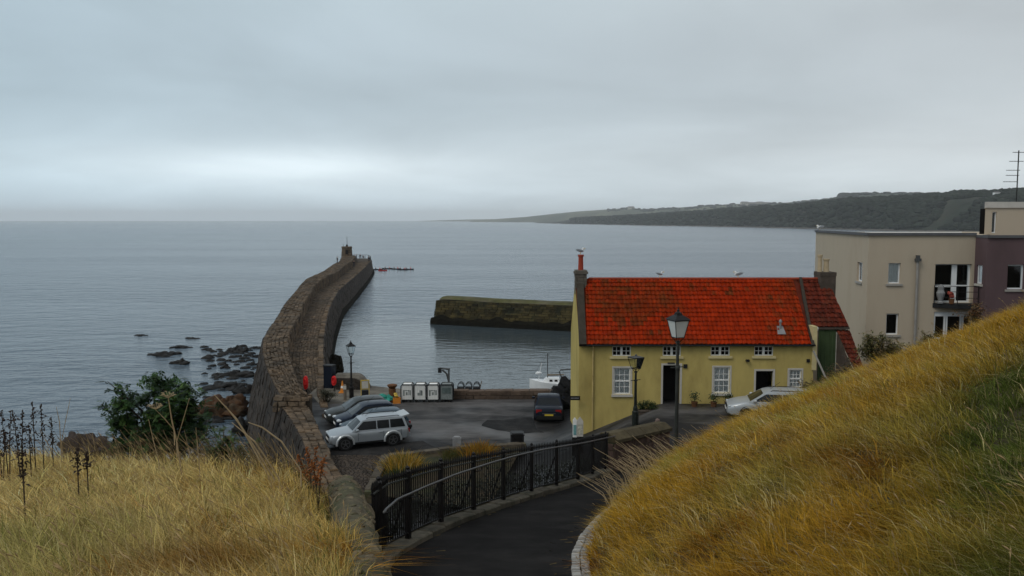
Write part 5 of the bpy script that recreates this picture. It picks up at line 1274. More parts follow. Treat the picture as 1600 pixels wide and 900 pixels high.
make_car('dark blue hatchback with large bright headlights between two parked cars', K['navy'], S0 + nn_ * 3.75 - hd * .75, ang, L_=3.7, Wd=1.58, belt=.92, roof=1.47, nose=.65, bonnet=.88, ws0=1.02, ws1=.22, rr0=-1.45, rr1=-1.78, glassn=2, headlamp=1.35)
make_car('charcoal hatchback farthest from the railing in the row of four', K['charcoal'], S0 + nn_ * 5.6 - hd * .75, ang, L_=4.1, Wd=1.66, belt=.89, roof=1.40, ws0=1.0, ws1=.25, rr0=-1.45, rr1=-1.9, glassn=2)
cpos = (Pz(838, 663, 4.7) + Pz(884, 663, 4.7)) / 2
make_car('midnight blue saloon parked with its tail to us beside the yellow house', K['blackblue'], (cpos.x - .05, cpos.y + 2.25, 4.7), R(88), L_=4.5, Wd=1.78, belt=.95, roof=1.44, ws0=.95, ws1=.15, rr0=-.95, rr1=-1.55, boot=1.0, glassn=2)
make_car('pale silver estate car half hidden by the grassy bank before the yellow house', K['silver2'], (12.85, 40.2, 7.34), R(170), L_=4.6, Wd=1.75, belt=.90, roof=1.38, ws0=1.28, ws1=.50, rr0=-1.9, rr1=-2.15, glassn=3, rails=True)

# ------------------------------------------------------------------ quay clutter
def cage(i, u0, u1, label, grey=False):
    p0, p1 = Pz(u0, 629, 4.7), Pz(u1, 629, 4.7); w = p1.x - p0.x; y = 55.9
    t = thing('wheeled_cage', label, 'cage', ((p0.x + p1.x) / 2, y, 4.7), 0, 'white wheeled cages in a row on the quay'); hw_ = w / 2 - .02; h = 1.22; z0 = .2
    fr = MB(); pts = [(-hw_, 0, z0), (-hw_, 0, h - .12), (-hw_ + .1, 0, h), (hw_ - .1, 0, h), (hw_, 0, h - .12), (hw_, 0, z0)]
    for y_ in (-.4, .4): fr.tube([(p[0], y_, p[2]) for p in pts], .035, 6)
    for p in pts: fr.tube([(p[0], -.4, p[2]), (p[0], .4, p[2])], .02, 5)
    fr.build('frame', K['trim'], t)
    pn = MB(); po = [(-hw_ + .03, z0), (hw_ - .03, z0), (hw_ - .03, h - .13), (hw_ - .12, h - .03), (-hw_ + .12, h - .03), (-hw_ + .03, h - .13)]
    pn.extr(po, .03, Txyz(0, -.36, 0)); pn.extr(po, .03, Txyz(0, .36, 0)); pn.box(-hw_ + .1, hw_ - .1, -.38, .38, h - .03, h - .01); pn.build('panel', K['mesh_grey'] if grey else K['white'], t)
    if grey: MB().box(-hw_ + .14, hw_ - .14, -.395, -.376, .62, 1.02).build('mesh_window', K['container_in'], t)
    else:
        l_ = MB()
        for (x0, x1, a, c) in ((-.28, .28, .78, .84), (-.30, -.16, .45, .84), (.14, .30, .5, .84), (-.1, .05, .5, .7)) if i != 1 else ((-.2, .12, .48, .66), (-.02, .14, .6, .84), (.1, .2, .48, .8)): l_.box(x0 * w, x1 * w, -.392, -.376, a, c)
        l_.build('grey_load', K['container_in'], t)
        for k in range(6): x = -hw_ + .1 + (2 * hw_ - .2) * k / 5; MB().box(x - .014, x + .014, -.405, -.378, .28, h - .1).build('bar', K['white'], t)
    for sx in (-1, 1):
        for sy in (-1, 1):
            b = MB(); n = 10; rws = [[(sx * (hw_ - .14) + r_ * math.cos(2 * PI * k / n), sy * .34 + o_, .11 + r_ * math.sin(2 * PI * k / n)) for k in range(n)] for r_, o_ in ((.02, -.03), (.11, -.03), (.11, .03), (.02, .03))]
            b.grid(rws, True); b.build('wheel', K['tyre'], t)
    MB().box(-hw_ + .04, hw_ - .04, -.36, .36, .13, .2).build('base', K['trim'], t)
for i, (a, c, l) in enumerate([(626, 645.5, 'white slatted cage at the left end of the quay row'), (646.5, 666, 'white slatted cage with triangular grey load second from the left'), (667, 686, 'white slatted cage beside the grey mesh cage'), (687, 708, 'grey cage with a dark mesh window at the right end of the row')]): cage(i, a, c, l, i == 3)

# rounded stone wall end by the slip
def pxp(u, v, z): return Pz(u, v, z)
ws_ = thing('slip_wall', 'short pale stone wall with a rounded end by the slipway', 'wall', (-12.5, 60, 3.5))
b = MB(); x0, x1 = -12.9, -10.3; yv = 60.5
rows = []
for t in np.linspace(0, 1, 14):
    x = x0 + (x1 - x0) * t; h = 5.75 if t < .55 else 5.75 - 1.3 * ((t - .55) / .45) ** 2.2
    rows.append([(x, yv - .75, 3.3), (x, yv - .62, h - .22), (x, yv - .35, h), (x, yv + .35, h), (x, yv + .62, h - .22), (x, yv + .75, 3.3)])
b.grid(rows, True); b.f.append(tuple(range(6))); b.m.append(0); b.f.append(tuple(len(rows) * 6 - 1 - k for k in range(6))); b.m.append(0)
b.build('core', K['concrete'], ws_, world=True, smooth=False)
bl = blocks(lambda a, bb: (Vector((x0 + (x1 - x0) * a, yv - .75 + .1 * bb, 3.4 + ((5.55 if a < .55 else 5.55 - 1.3 * ((a - .55) / .45) ** 2.2) - 3.4) * bb)), Vector((0, -1, 0))), x1 - x0, 2.4, 6, .35, .7, .03, .05, .03, 350)
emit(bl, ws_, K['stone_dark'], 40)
q_ = MB(); q_.prism([(-14.4, 57.3), (-7.2, 57.3), (-7.8, 60), (-11, 61.5), (-14.4, 61.5)], 2.0, 4.69); tag(q_.build('quay', K['concrete']), 'stone quay corner beneath the slip wall', 'quay', kind='structure')
def life_stand(label, u, v0, v1, y, zg, group='red lifebelt stands'):
    p = Py(u, v1, y); t = thing('lifebelt_stand', label, 'lifebelt', (p.x, y, zg), R(-20), group); z1 = Py(u, v0, y).z - zg
    MB().tube([(0, 0, -.1), (0, 0, z1 - .2)], .05, 6).build('post', K['trim'], t)
    b = MB(); po = [(.17 * math.cos(a), (z1 + .45) / 2 + (z1 - .45) / 2 * math.copysign(abs(math.sin(a)) ** .75, math.sin(a))) for a in np.linspace(0, 2 * PI, 18, endpoint=False)]
    b.extr(po, .14, Txyz(0, -.08, 0)); b.build('housing', K['red'], t)
    b = MB()
    n = 16; c = (z1 + .45) / 2 + .05; rws = [[( (.11 + .03 * math.cos(f)) * math.cos(2 * PI * k / n), -.165 + .04 * math.sin(f), c + (.11 + .03 * math.cos(f)) * 1.8 * math.sin(2 * PI * k / n)) for k in range(n)] for f in np.linspace(0, 2 * PI, 7)]
    b.grid(rws, True).build('lifebelt', K['red'], t)
life_stand('red lifebelt stand on the pier deck beside the sea wall', 479, 587, 613, 58.5, 4.55)
life_stand('red lifebelt stand leaning by the dark slip wall', 523, 587, 607, 59.2, 4.69)
def cone(label, u, v, y, zg, h, m_):
    p = Py(u, v, y); t = thing('traffic_cone', label, 'cone', (p.x, y, zg)); b = MB(); b.lathe([(.17, .05), (.10, h * .55), (.03, h)], 10); b.build('cone_body', K[m_], t)
    b = MB(); b.box(-.24, .24, -.24, .24, 0, .05); b.build('base', K[m_], t); b = MB(); b.lathe([(.125, h * .4), (.10, h * .58)], 10); b.build('band', K['white'], t)
cone('faded orange cone in front of the slip wall', 535, 606, 58.8, 4.69, .85, 'orange')
ba = thing('yellow_trolley', 'yellow framed upright trolley on the concrete apron', 'trolley', (Pz(573, 622, 4.7).x, 56.3, 4.7), R(8))
b = MB(); zt = Py(573, 594, 56.3).z - 4.7
for x in (-.27, .27): b.tube([(x, 0, .12), (x, .1, zt)], .03, 6)
for z in (.3, .75, zt - .02): b.tube([(-.27, .04, z), (.27, .04, z)], .03, 6)
b.build('frame', K['yellowp'], ba); b = MB(); b.box(-.22, .22, -.1, .2, .3, .68); b.build('dark_load', K['trim'], ba); b = MB(); b.box(-.22, .22, .0, .08, .8, zt - .1); b.build('load_board', K['offwhite'], ba)
for sx in (-1, 1):
    b = MB(); b.tube([(sx * .22, .1, .12), (sx * .29, .1, .12)], .12, 10); b.build('wheel', K['tyre'], ba)
gb = thing('green_tarpaulin', 'crumpled teal tarpaulin heap beside the rusty bollard', 'tarpaulin', (Pz(605, 626, 4.7).x, 55.6, 4.7))
b = MB(); [b.blob((random.uniform(-.3, .3), random.uniform(-.15, .2), .2 + random.uniform(0, .15)), (.3, .25, .26), 8, 5, .5) for _ in range(5)]; b.build('cloth', K['tealtarp'], gb)
rb = thing('rusty_bollard', 'rusty brown mooring post with flared head beside the white cages', 'bollard', (Pz(614, 627, 4.7).x, 55.6, 4.7))
b = MB(); b.lathe([(.24, -.1), (.24, .9), (.2, .95), (.34, 1.12), (.34, 1.2), (.1, 1.26)], 10); b.build('post', K['rust'], rb)
b = MB(); b.lathe([(.27, .2), (.29, .28), (.27, .36)], 10); b.build('rope_ring', K['straw'], rb)
of = thing('fish_crate', 'orange and yellow fish crate against the rusty bollard', 'crate', (Pz(621, 628, 4.7).x, 55.3, 4.7), R(15))
b = MB(); b.box(-.24, .24, -.2, .2, 0, .06); b.box(-.24, -.21, -.2, .2, .06, .38); b.box(.21, .24, -.2, .2, .06, .38); b.box(-.21, .21, -.2, -.17, .06, .38); b.box(-.21, .21, .17, .2, .06, .38); b.build('crate_body', K['orange'], of)
b = MB(); [b.blob((random.uniform(-.12, .12), random.uniform(-.1, .1), .42 + .1 * k), (.13, .11, .1), 7, 4, .4) for k in range(3)]; b.build('yellow_rope', K['yellowp'], of)
pt_ = thing('wooden_post', 'short dark wooden post on the concrete apron left of the far lamp', 'post', (Pz(541, 623, 4.7).x, 56.3, 4.7)); b = MB(); b.lathe([(.11, -.2), (.10, 1.0), (.07, 1.08)], 8); b.build('post', K['wood'], pt_)
b = MB(); b.box(-.11, .11, -.12, -.09, .75, 1.0); b.build('plate', K['offwhite'], pt_)
pot = thing('lobster_creels', 'untidy stack of dark lobster creels at the end of the quay parapet', 'creels', (Pz(731, 626, 4.7).x, 57.4, 4.9))
for k in range(6):
    b = MB(); x = (k % 3 - 1) * .55; z = .05 + .4 * (k // 3); rw2 = []
    for a in np.linspace(0, PI, 7): rw2.append([(x + .24 * math.cos(a), yy2, z + .36 * math.sin(a)) for yy2 in (-.35, -.12, .12, .35)])
    for r_ in rw2: b.tube(r_, .012, 4)
    for j in range(4): b.tube([r_[j] for r_ in rw2], .014, 4)
    b.box(x - .25, x + .25, -.36, .36, z - .05, z); b.build('creel', K['net'], pot)
MB().tube([(.7, 0, 0), (.9, .1, .9)], .03, 5).build('stick', K['wood'], pot)
db_ = thing('blue_locker', 'dark blue storage locker against the harbour side of the pier', 'locker', (Py(515, 577, 60.6).x, 60.6, 4.69), R(-18))
b = MB(); b.box(-.34, .34, -.3, .3, 0, 1.62); b.build('box', K['blackblue'], db_); b = MB(); b.box(-.37, .37, -.33, .33, 1.62, 1.7); b.build('lid', K['trim'], db_)
wd = thing('weedy_rock', 'big black weed covered rock against the harbour foot of the pier', 'rock', (Pz(524, 568, 1.5).x, Pz(524, 568, 1.5).y, .9)); b = MB(); b.blob((0, 0, .4), (.75, 1.2, 1.2), 12, 8, .5); b.blob((.5, -.5, 0), (.55, .8, .6), 10, 6, .5); b.build('rock', K['weed'], wd)
# netting heap beside the house
nh = thing('netting_heap', 'tall heap of black netting and gear at the corner of the yellow house', 'netting', (Pz(884, 640, 4.7).x, 54, 4.7))
b = MB()
for (u, v, r_) in ((868, 622, .45), (876, 612, .55), (884, 603, .5), (889, 610, .6), (885, 625, .8), (874, 628, .6)):
    p = Py(u, v, 54) - nh.location; b.blob(p, (r_ * 1.1, r_, r_), 10, 7, .6)
b.build('net_pile', K['net'], nh)
b = MB(); p = [Py(u, v, 54.2) - nh.location for u, v in ((893, 577), (876, 578), (874, 581), (877, 589), (886, 600))]; b.tube(p, .045, 6); b.build('bent_pipe', K['pipe_dark'], nh)
# finger sign on the house corner
fs_ = thing('finger_sign', 'small dark finger sign on the left corner of the yellow house', 'sign', Py(898, 622, 42.7)); b = MB()
b.extr([(-.34, 0), (-.26, -.11), (.28, -.11), (.28, .11), (-.26, .11)], .03, Txyz(0, 0, 0)); b.build('sign_board', K['iron'], fs_)
b = MB(); [b.box(-.2 + .07 * k, -.155 + .07 * k, -.02, -.016, -.03, .03) for k in range(6)]; b.build('sign_lettering', K['lead'], fs_)
MB().tube([(.2, 0, 0), (.2, .32, 0)], .02, 5).build('bracket', K['iron'], fs_)
# two pointed notice boards below the house corner
nbp = Py(903, 683, 38.5)
for lab, u0, u1, v0, v1, m_, prt in (('narrow pointed white notice board with a green picture at the house corner', 895.5, 900.5, 652, 683, 'white', True), ('wider pale pointed notice board beside the narrow white one', 901.5, 910.5, 651, 682, 'offwhite', False)):
    y = 38.5; p0, p1 = Py(u0, v1, y), Py(u1, v1, y); z1 = Py(u0, v0, y).z; w = (p1.x - p0.x) / 2 + .02; h = z1 - p0.z
    t = thing('notice_board', lab, 'notice board', ((p0.x + p1.x) / 2, y, p0.z), 0, 'pointed notice boards')
    b = MB(); b.extr([(-w, 0), (w, 0), (w, h - w * 1.4), (0, h), (-w, h - w * 1.4)], .05, Txyz(0, 0, 0)); b.build('board', K[m_], t)
    b = MB(); b.extr([(-w * .7, h * .12), (w * .7, h * .12), (w * .7, h * .62), (-w * .7, h * .62)], .012, Txyz(0, -.035, 0)); b.build('picture', K['blue_board'] if prt else mat('pale_print', (.45, .43, .35), .8, .5, 9, 0), t)
    MB().box(-w - .02, w + .02, .03, .09, -.9, .1).build('stand', K['iron'], t)
# bin and stone bollard
bn = Pz(808, 702, 4.7); t = thing('litter_bin', 'square black litter bin on the car park behind the railing', 'bin', (bn.x, bn.y, 4.7), R(4)); hb_ = Py(808, 675, bn.y).z - 4.7; wb_ = 22 * bn.y / FPX / 2
b = MB(); b.prism([(-wb_ * .92, -wb_ * .9), (wb_ * .92, -wb_ * .9), (wb_ * .92, wb_ * .9), (-wb_ * .92, wb_ * .9)], 0, hb_ - .12); b.build('bin_body', K['trim'], t)
b = MB(); b.box(-wb_, wb_, -wb_, wb_, hb_ - .12, hb_ - .05); b.box(-wb_ * .8, wb_ * .8, -wb_ * .8, wb_ * .8, hb_ - .05, hb_); b.build('bin_lid', K['iron'], t); b = MB(); b.box(-wb_ * .6, wb_ * .6, -wb_ * .97, -wb_ * .9, hb_ - .38, hb_ - .2); b.build('bin_slot', K['dark_in'], t)
sp_ = Pz(714, 703, 4.7); t = thing('stone_bollard', 'stubby grey stone bollard behind the planter grasses', 'bollard', (sp_.x, sp_.y, 4.7)); b = MB(); b.prism([(-.22, -.2), (.22, -.2), (.22, .2), (-.22, .2)], 0, .66); b.prism([(-.2, -.18), (.2, -.18), (.12, .14), (-.12, .14)], .66, .74); b.build('stone', K['lead'], t)
# low earth mound / box by the planter
# ------------------------------------------------------------------ boat
by = 81.5; bl0, bl1 = Py(829, 612, by), Py(893, 612, by)
boat = thing('moored_yacht', 'small white yacht with bare mast moored below the quay', 'boat', ((bl0.x + bl1.x) / 2, by, 0), R(176)); BL = (bl1.x - bl0.x) * 1.05
b = MB(); rows = []
for t in np.linspace(0, 1, 14):
    x = -BL / 2 + BL * t; w = .95 * (1 - max(0, (t - .45) / .55) ** 2.2) * (1 - .25 * (1 - t) ** 2) + .02; zt = .95 + .35 * t ** 2
    rows.append([(x, w, zt), (x, w * .9, .3), (x, w * .3, -.3), (x, -w * .3, -.3), (x, -w * .9, .3), (x, -w, zt)])
b.grid(rows, True); b.f.append(tuple(range(6))); b.m.append(0); b.build('hull', K['boat_white'], boat, smooth=False)
b = MB(); b.add([(-.9, .6, .95), (.9, .5, 1.1), (.9, -.5, 1.1), (-.9, -.6, .95), (-.8, .5, 1.45), (.5, .4, 1.45), (.5, -.4, 1.45), (-.8, -.5, 1.45)], [(0, 1, 5, 4), (1, 2, 6, 5), (2, 3, 7, 6), (3, 0, 4, 7), (4, 5, 6, 7)]); b.build('cabin', K['boat_white'], boat)
for x in (-.5, .0): MB().box(x - .14, x + .14, .5, .56, 1.15, 1.33).build('porthole', K['dark_in'], boat)
mz = Py(858, 551, by).z; b = MB(); b.tube([(.35, 0, .9), (.35, 0, mz)], .05, 6); b.tube([(.35, -.3, mz * .72), (.35, .3, mz * .72)], .02, 5); b.build('mast', K['pipe_dark'], boat)
b = MB(); b.tube([(.35, 0, mz - .1), (BL / 2 - .1, 0, 1.3)], .012, 4); b.tube([(.35, 0, mz - .1), (-BL / 2, 0, 1.0)], .012, 4); b.build('stays', K['pipe_dark'], boat)
b = MB(); b.tube([(.4, 0, 1.7), (-1.3, 0, 1.75)], [.1, .07], 7); b.build('boom', K['wood'], boat)
b = MB(); b.blob((BL / 2 - .9, .1, 1.9), (.35, .22, .16), 8, 5, .4); b.tube([(BL / 2 - .9, .1, 1.2), (BL / 2 - 1.2, .1, 2.9)], .04, 5); b.build('stern_gear', K['boat_white'], boat)

# ------------------------------------------------------------------ people
def figure_mesh(kind, name='person'):
    """one continuous body grown from a jointed skeleton"""
    J = {'pelvis': (0, 0, .94), 'waist': (0, 0, 1.10), 'chest': (0, .01, 1.32), 'neck': (0, .01, 1.50), 'head0': (0, -.01, 1.60), 'head1': (0, -.015, 1.72)}
    rad = {'pelvis': (.16, .12), 'waist': (.145, .11), 'chest': (.185, .125), 'neck': (.06, .06), 'head0': (.085, .095), 'head1': (.085, .10)}
    E = [('pelvis', 'waist'), ('waist', 'chest'), ('chest', 'neck'), ('neck', 'head0'), ('head0', 'head1')]
    for s_, n_ in ((1, 'r'), (-1, 'l')):
        J['sh' + n_] = (s_ * .2, .0, 1.42); rad['sh' + n_] = (.062, .062); E.append(('chest', 'sh' + n_))
        if kind == 'seated': J.update({'el' + n_: (s_ * .27, -.10, 1.18), 'wr' + n_: (s_ * .2, -.34, 1.12), 'hip' + n_: (s_ * .10, -.02, .90), 'kn' + n_: (s_ * .13, -.42, .98), 'an' + n_: (s_ * .12, -.74, .78), 'to' + n_: (s_ * .12, -.86, .84)})
        elif kind == 'walk': J.update({'el' + n_: (s_ * .25, .06 * s_, 1.14), 'wr' + n_: (s_ * .24, -.08 + .1 * s_, .90), 'hip' + n_: (s_ * .10, 0, .88), 'kn' + n_: (s_ * .11, -.10 * s_ - .03, .50), 'an' + n_: (s_ * .10, -.22 * s_ + .03, .09), 'to' + n_: (s_ * .11, -.22 * s_ - .12, .04)})
        else: J.update({'el' + n_: (s_ * .26, .03, 1.14), 'wr' + n_: (s_ * .22, -.12, .93), 'hip' + n_: (s_ * .10, 0, .88), 'kn' + n_: (s_ * .11, -.02, .50), 'an' + n_: (s_ * .11, .02, .09), 'to' + n_: (s_ * .13, -.13, .04)})
        w_ = Vector(J['wr' + n_]); e_ = Vector(J['el' + n_]); d_ = (w_ - e_).normalized()
        J['ha' + n_] = tuple(w_ + d_ * .09)
        rad.update({'el' + n_: (.047, .047), 'wr' + n_: (.032, .032), 'ha' + n_: (.04, .025), 'hip' + n_: (.095, .10), 'kn' + n_: (.062, .062), 'an' + n_: (.04, .045), 'to' + n_: (.04, .03)})
        E += [('sh' + n_, 'el' + n_), ('el' + n_, 'wr' + n_), ('wr' + n_, 'ha' + n_), ('pelvis', 'hip' + n_), ('hip' + n_, 'kn' + n_), ('kn' + n_, 'an' + n_), ('an' + n_, 'to' + n_)]
        side = Vector((0, 1, 0)).cross(d_).normalized() if abs(d_.y) < .9 else Vector((1, 0, 0))
        for f in range(5):                              # four fingers and a thumb from the palm
            o_ = (f - 1.5) * .019 if f < 4 else -.042 ; l_ = (.075, .085, .08, .06, .055)[f]
            a_ = Vector(J['ha' + n_]) + side * o_ * (1 if f < 4 else 1) + (d_ * .01 if f < 4 else d_ * -.04)
            t_ = a_ + d_ * l_ * .9 + Vector((0, -.02, -.012)) + (side * -.02 if f == 4 else Vector())
            J['f%d%s' % (f, n_)] = tuple(t_); rad['f%d%s' % (f, n_)] = (.0085, .0085); E.append(('ha' + n_, 'f%d%s' % (f, n_)))
    names = list(J); me = bpy.data.meshes.new(name); me.from_pydata([J[k] for k in names], [(names.index(a), names.index(c)) for a, c in E], [])
    o = bpy.data.objects.new(name, me); COL.objects.link(o)
    md = o.modifiers.new('skin', 'SKIN'); 
    if not me.skin_vertices: 
        bpy.context.view_layer.objects.active = o
        try: bpy.ops.mesh.customdata_skin_add()
        except Exception: pass
    for i, k in enumerate(names): me.skin_vertices[0].data[i].radius = rad[k]; me.skin_vertices[0].data[i].use_root = (k == 'pelvis')
    o.modifiers.new('sub', 'SUBSURF').levels = 1
    dg = bpy.context.evaluated_depsgraph_get(); ev = o.evaluated_get(dg); m2 = bpy.data.meshes.new_from_object(ev)
    bpy.data.objects.remove(o); return m2
FIG = {k: figure_mesh(k) for k in ('stand', 'walk', 'seated')}
def person(kind, p, label, rz, top='coat', legs='jeans', group=None, scale=1.0, dz=0, face=False):
    me = FIG[kind].copy(); me.materials.clear()
    for m_ in ('skin', top, legs, 'trim'): me.materials.append(K[m_])
    for pl in me.polygons:
        c = pl.center; z = c.z; i = 0
        if z < .12 and kind != 'seated': i = 3
        elif z < .99 and abs(c.x) < .21 and (kind != 'seated' or c.y < -.0): i = 2
        elif z < 1.49 and not (kind != 'seated' and z < .96 and abs(c.x) > .19) and not (kind == 'seated' and c.y < -.33 and z > 1.0): i = 1
        if kind == 'seated' and c.y < -.12 and z < 1.06: i = 2
        pl.material_index = i; pl.use_smooth = True
    o = bpy.data.objects.new('person', me); COL.objects.link(o); o.location = Vector(p) + Vector((0, 0, dz)); o.rotation_euler = (0, 0, rz); o.scale = (scale,) * 3
    tag(o, label, 'person', group)
    h = MB(); h.blob((0, .022, 1.725), (.098, .112, .095), 10, 7, .1); h.build('hair', K['hair'], o)
    if face:
        f = MB(); f.blob((0, -.115, 1.655), (.016, .022, .03), 6, 4, 0); f.build('nose', K['skin'], o)
        for s_ in (-1, 1): MB().blob((s_ * .035, -.098, 1.685), (.014, .008, .009), 6, 4, 0).build('eye', K['trim'], o); MB().blob((s_ * .095, .005, 1.66), (.014, .03, .04), 6, 4, 0).build('ear', K['skin'], o)
        MB().blob((0, -.103, 1.612), (.03, .008, .008), 6, 4, 0).build('mouth', K['red'], o)
    return o
pp = Py(1027, 655, 33.6)
person('stand', (pp.x, 33.6, pp.z - 1.78), 'person in a dark jacket standing behind the end of the coped wall', R(200), 'coat', 'jeans', face=True)
for u, y, kind, lab, top, rz, z in ((527, 210, 'stand', 'lone person standing on the high sea walk left of the beacon tower', 'coat', 1.2, None), (553.5, 266, 'stand', 'person in dark clothes standing just right of the beacon tower', 'coat', .3, zdeck(266)), (557, 268, 'stand', 'person standing second right of the beacon tower at the end rail', 'coat', 2.0, zdeck(268)), (563, 270, 'walk', 'tallest dark figure walking along the end of the pier', 'coat', 4.0, zdeck(268)),
        (568, 272, 'seated', 'person crouching by the rail at the pier end', 'coat', .4, zdeck(268) - .5), (553, 226, 'walk', 'person walking in dark clothes on the pier deck before the beacon tower', 'coat', 3.0, zdeck(226)),
        (515, 176, 'walk', 'left one of two people in red jackets walking on the pier', 'redcoat', 3.4, zdeck(176)), (517.5, 178.5, 'walk', 'right one of two people in red jackets walking on the pier', 'redcoat', 3.1, zdeck(178)), (576, 252, 'stand', 'person looking over the harbour edge near the pier head', 'coat', 1.0, zdeck(252))):
    if z is None: z = zwall(y) + .02
    q = Pz(u, 400, z) if False else None; d = ray(u, 410); x = d.x / d.y * y
    person(kind, (x, y, z), lab, rz, top)
# canoes off the pier head
def canoe(u, y, label, nseat, m_, L_):
    d = ray(u, 415); x = d.x / d.y * y; t = thing('canoe', label, 'canoe', (x, y, 0), R(random.uniform(-14, 14)), 'canoes off the pier head'); b = MB(); rows = []
    for q in np.linspace(0, 1, 11):
        xx = (q - .5) * L_; w = .36 * (1 - abs(2 * q - 1) ** 2.4) + .015; zt = .28 + .16 * abs(2 * q - 1) ** 3
        rows.append([(xx, w, zt), (xx, w * .7, -.08), (xx, -w * .7, -.08), (xx, -w, zt)])
    b.grid(rows).build('hull', K[m_], t)
    for k in range(nseat):
        xx = (k - (nseat - 1) / 2) * L_ / (nseat + .6)
        ca, sa = math.cos(t.rotation_euler[2]), math.sin(t.rotation_euler[2])
        person('seated', (x + xx * ca, y + xx * sa, -.72), ('left hand' if k == 0 else 'right hand') + ' paddler in ' + ('red' if (k + (m_ == 'red')) % 2 else 'dark') + ' jacket in ' + label.replace(' off the pier head', '').replace(' of the line', '').replace(' in the gap', '').replace('canoe with two', 'canoe'), R(90) + t.rotation_euler[2], 'redcoat' if (k + (m_ == 'red')) % 2 else 'coat', group='paddlers off the pier head')
for u, y, l, n, m_, L_ in ((590, 285, 'dark canoe nearest the pier head', 2, 'trim', 3.6), (598, 279, 'bright red canoe beside the dark ones', 2, 'red', 2.9), (605, 290, 'dark canoe just beyond the red one', 2, 'trim', 3.6), (618.5, 288, 'dark canoe alone in the gap', 2, 'trim', 3.4), (629, 284, 'low dark canoe second from the seaward end', 2, 'trim', 3.8), (638, 286, 'dark canoe at the seaward end of the line', 2, 'trim', 3.8)): canoe(u, y, l, n, m_, L_)

# ------------------------------------------------------------------ gulls
def gull(p, rz, label, s_=1.0):
    t = thing('gull', label, 'gull', p, rz, 'gulls perched on roofs'); b = MB(); b.blob((0, 0, .20), (.23 * s_, .09 * s_, .10 * s_), 9, 6, .05, RY(.15).to_3x3()); b.blob((.17 * s_, 0, .31), (.075 * s_, .06 * s_, .065 * s_), 7, 5, 0); b.tube([(.12 * s_, 0, .22), (.16 * s_, 0, .30)], [.07 * s_, .05 * s_], 7); b.build('body', K['gull_w'], t)
    b = MB()
    for sg in (-1, 1): b.blob((-.06 * s_, sg * .075 * s_, .22), (.24 * s_, .03 * s_, .085 * s_), 8, 5, 0, RY(.2).to_3x3())
    b.build('wings', K['gull_g'], t)
    b = MB(); b.lathe([(.022, 0), (.015, .05), (.004, .09)], 6); b.v = [(.23 * s_ + v[2], v[1], .305 + v[0]) for v in b.v]; b.build('beak', K['beak'], t)
    for sg in (-1, 1): MB().tube([(0, sg * .03, 0), (0, sg * .03, .13)], .009, 4).build('leg', K['beak'], t)
gull((Py(907, 404, YR - .0).x, YR, czt + 1.07), R(10), 'gull perched on top of the red chimney pot', .85)
gull((Py(1031, 437, YR).x, YR, RIDGE + .15), R(0), 'gull on the red roof ridge above the lantern', .7)
gull((Py(1153, 437, YR).x, YR, RIDGE + .15), R(180), 'dark winged gull on the middle of the red roof ridge', .9)
q = Py(1281, 362, 61.0); gull((Bk.x + .12, 61.6, RZT + .14), R(200), 'white gull on the far corner of the flat roof', 1.2)

# ------------------------------------------------------------------ shore rocks
def rock(u, v, w, hpx, label, m_='rock', z=0.0, group=None, flat=.3):
    p = Pz(u, v, z); sc_ = p.y / FPX; r_ = w * sc_ / 2
    t = MB(); h = max(.2, hpx * sc_ * .55); n = max(3, int(w / 9))
    for k in range(n):
        f = (k + .5) / n - .5
        t.blob((f * r_ * 1.5, random.uniform(-.5, .5) * r_ * .7, h * .12 - .1), (r_ * random.uniform(.35, .6), r_ * random.uniform(.4, .8), h * random.uniform(.7, 1.1) * (1.1 - abs(f))), 16, 11, .75)
    o = t.build('rock', K[m_], None, smooth=True); o.location = (p.x, p.y, z); tag(o, label, 'rock', group)
G_ = 'dark rocks in the shallows'
for a in [(281, 543, 34, 7, 'long dark rock farthest out of the trio in open water'), (256, 554, 48, 10, 'widest dark rock of the trio in open water left of the others'), (283, 568, 32, 12, 'pointed dark rock nearest the shore of the trio in open water'), (220, 524, 24, 3, 'thin sliver of rock awash far out to the left'), (300, 529, 28, 3, 'pale washed reef edge behind the trio of rocks'),
          (371, 549, 36, 13, 'hump backed rock touching the sea side of the pier'), (398, 544, 20, 8, 'small rock tucked against the curve of the pier'), (352, 575, 18, 11, 'upright dark rock between the pier and the trio'), (378, 586, 50, 14, 'broad black rock at the foot of the pier'), (395, 570, 22, 9, 'low rock washed by foam beside the pier'), (320, 584, 12, 4, 'smallest rock peeping out above the green bush'),
          (340, 590, 26, 5, 'flat rock just under water above the orange weed'), (392, 612, 46, 20, 'black rock ledge below the pier wall'), (350, 605, 60, 12, 'long black ledge sloping towards the bush'), (365, 566, 14, 4, 'little dark rock between two larger ones near the pier')]:
    rock(*a, group=G_)
rock(345, 640, 78, 34, 'orange weed covered rock behind the dead stalks', 'rock_orange', .3)
rock(395, 668, 60, 28, 'dark wet rock under the near end of the pier wall', 'rock', .3)
rock(122, 697, 60, 38, 'brown humped headland rock on the shore at left', 'rock_brown', 1.0)
rock(152, 702, 60, 26, 'lower brown rock shoulder beside the green bush', 'rock_brown', 1.0)
# scattered small stones awash: too many to count
b = MB()
for _ in range(130):
    u, v = random.uniform(318, 405), random.uniform(540, 660); p = Pz(u, v, 0)
    if p.x > interp(OUT_, p.y) - 2: continue
    r_ = random.uniform(.15, .6); b.blob(p + Vector((0, 0, .0)), (r_ * 1.3, r_, r_ * .5), 7, 5, .5)
tag(b.build('shore_stones', K['rock']), 'scatter of small dark stones in the shallows by the pier', 'stones', kind='stuff')

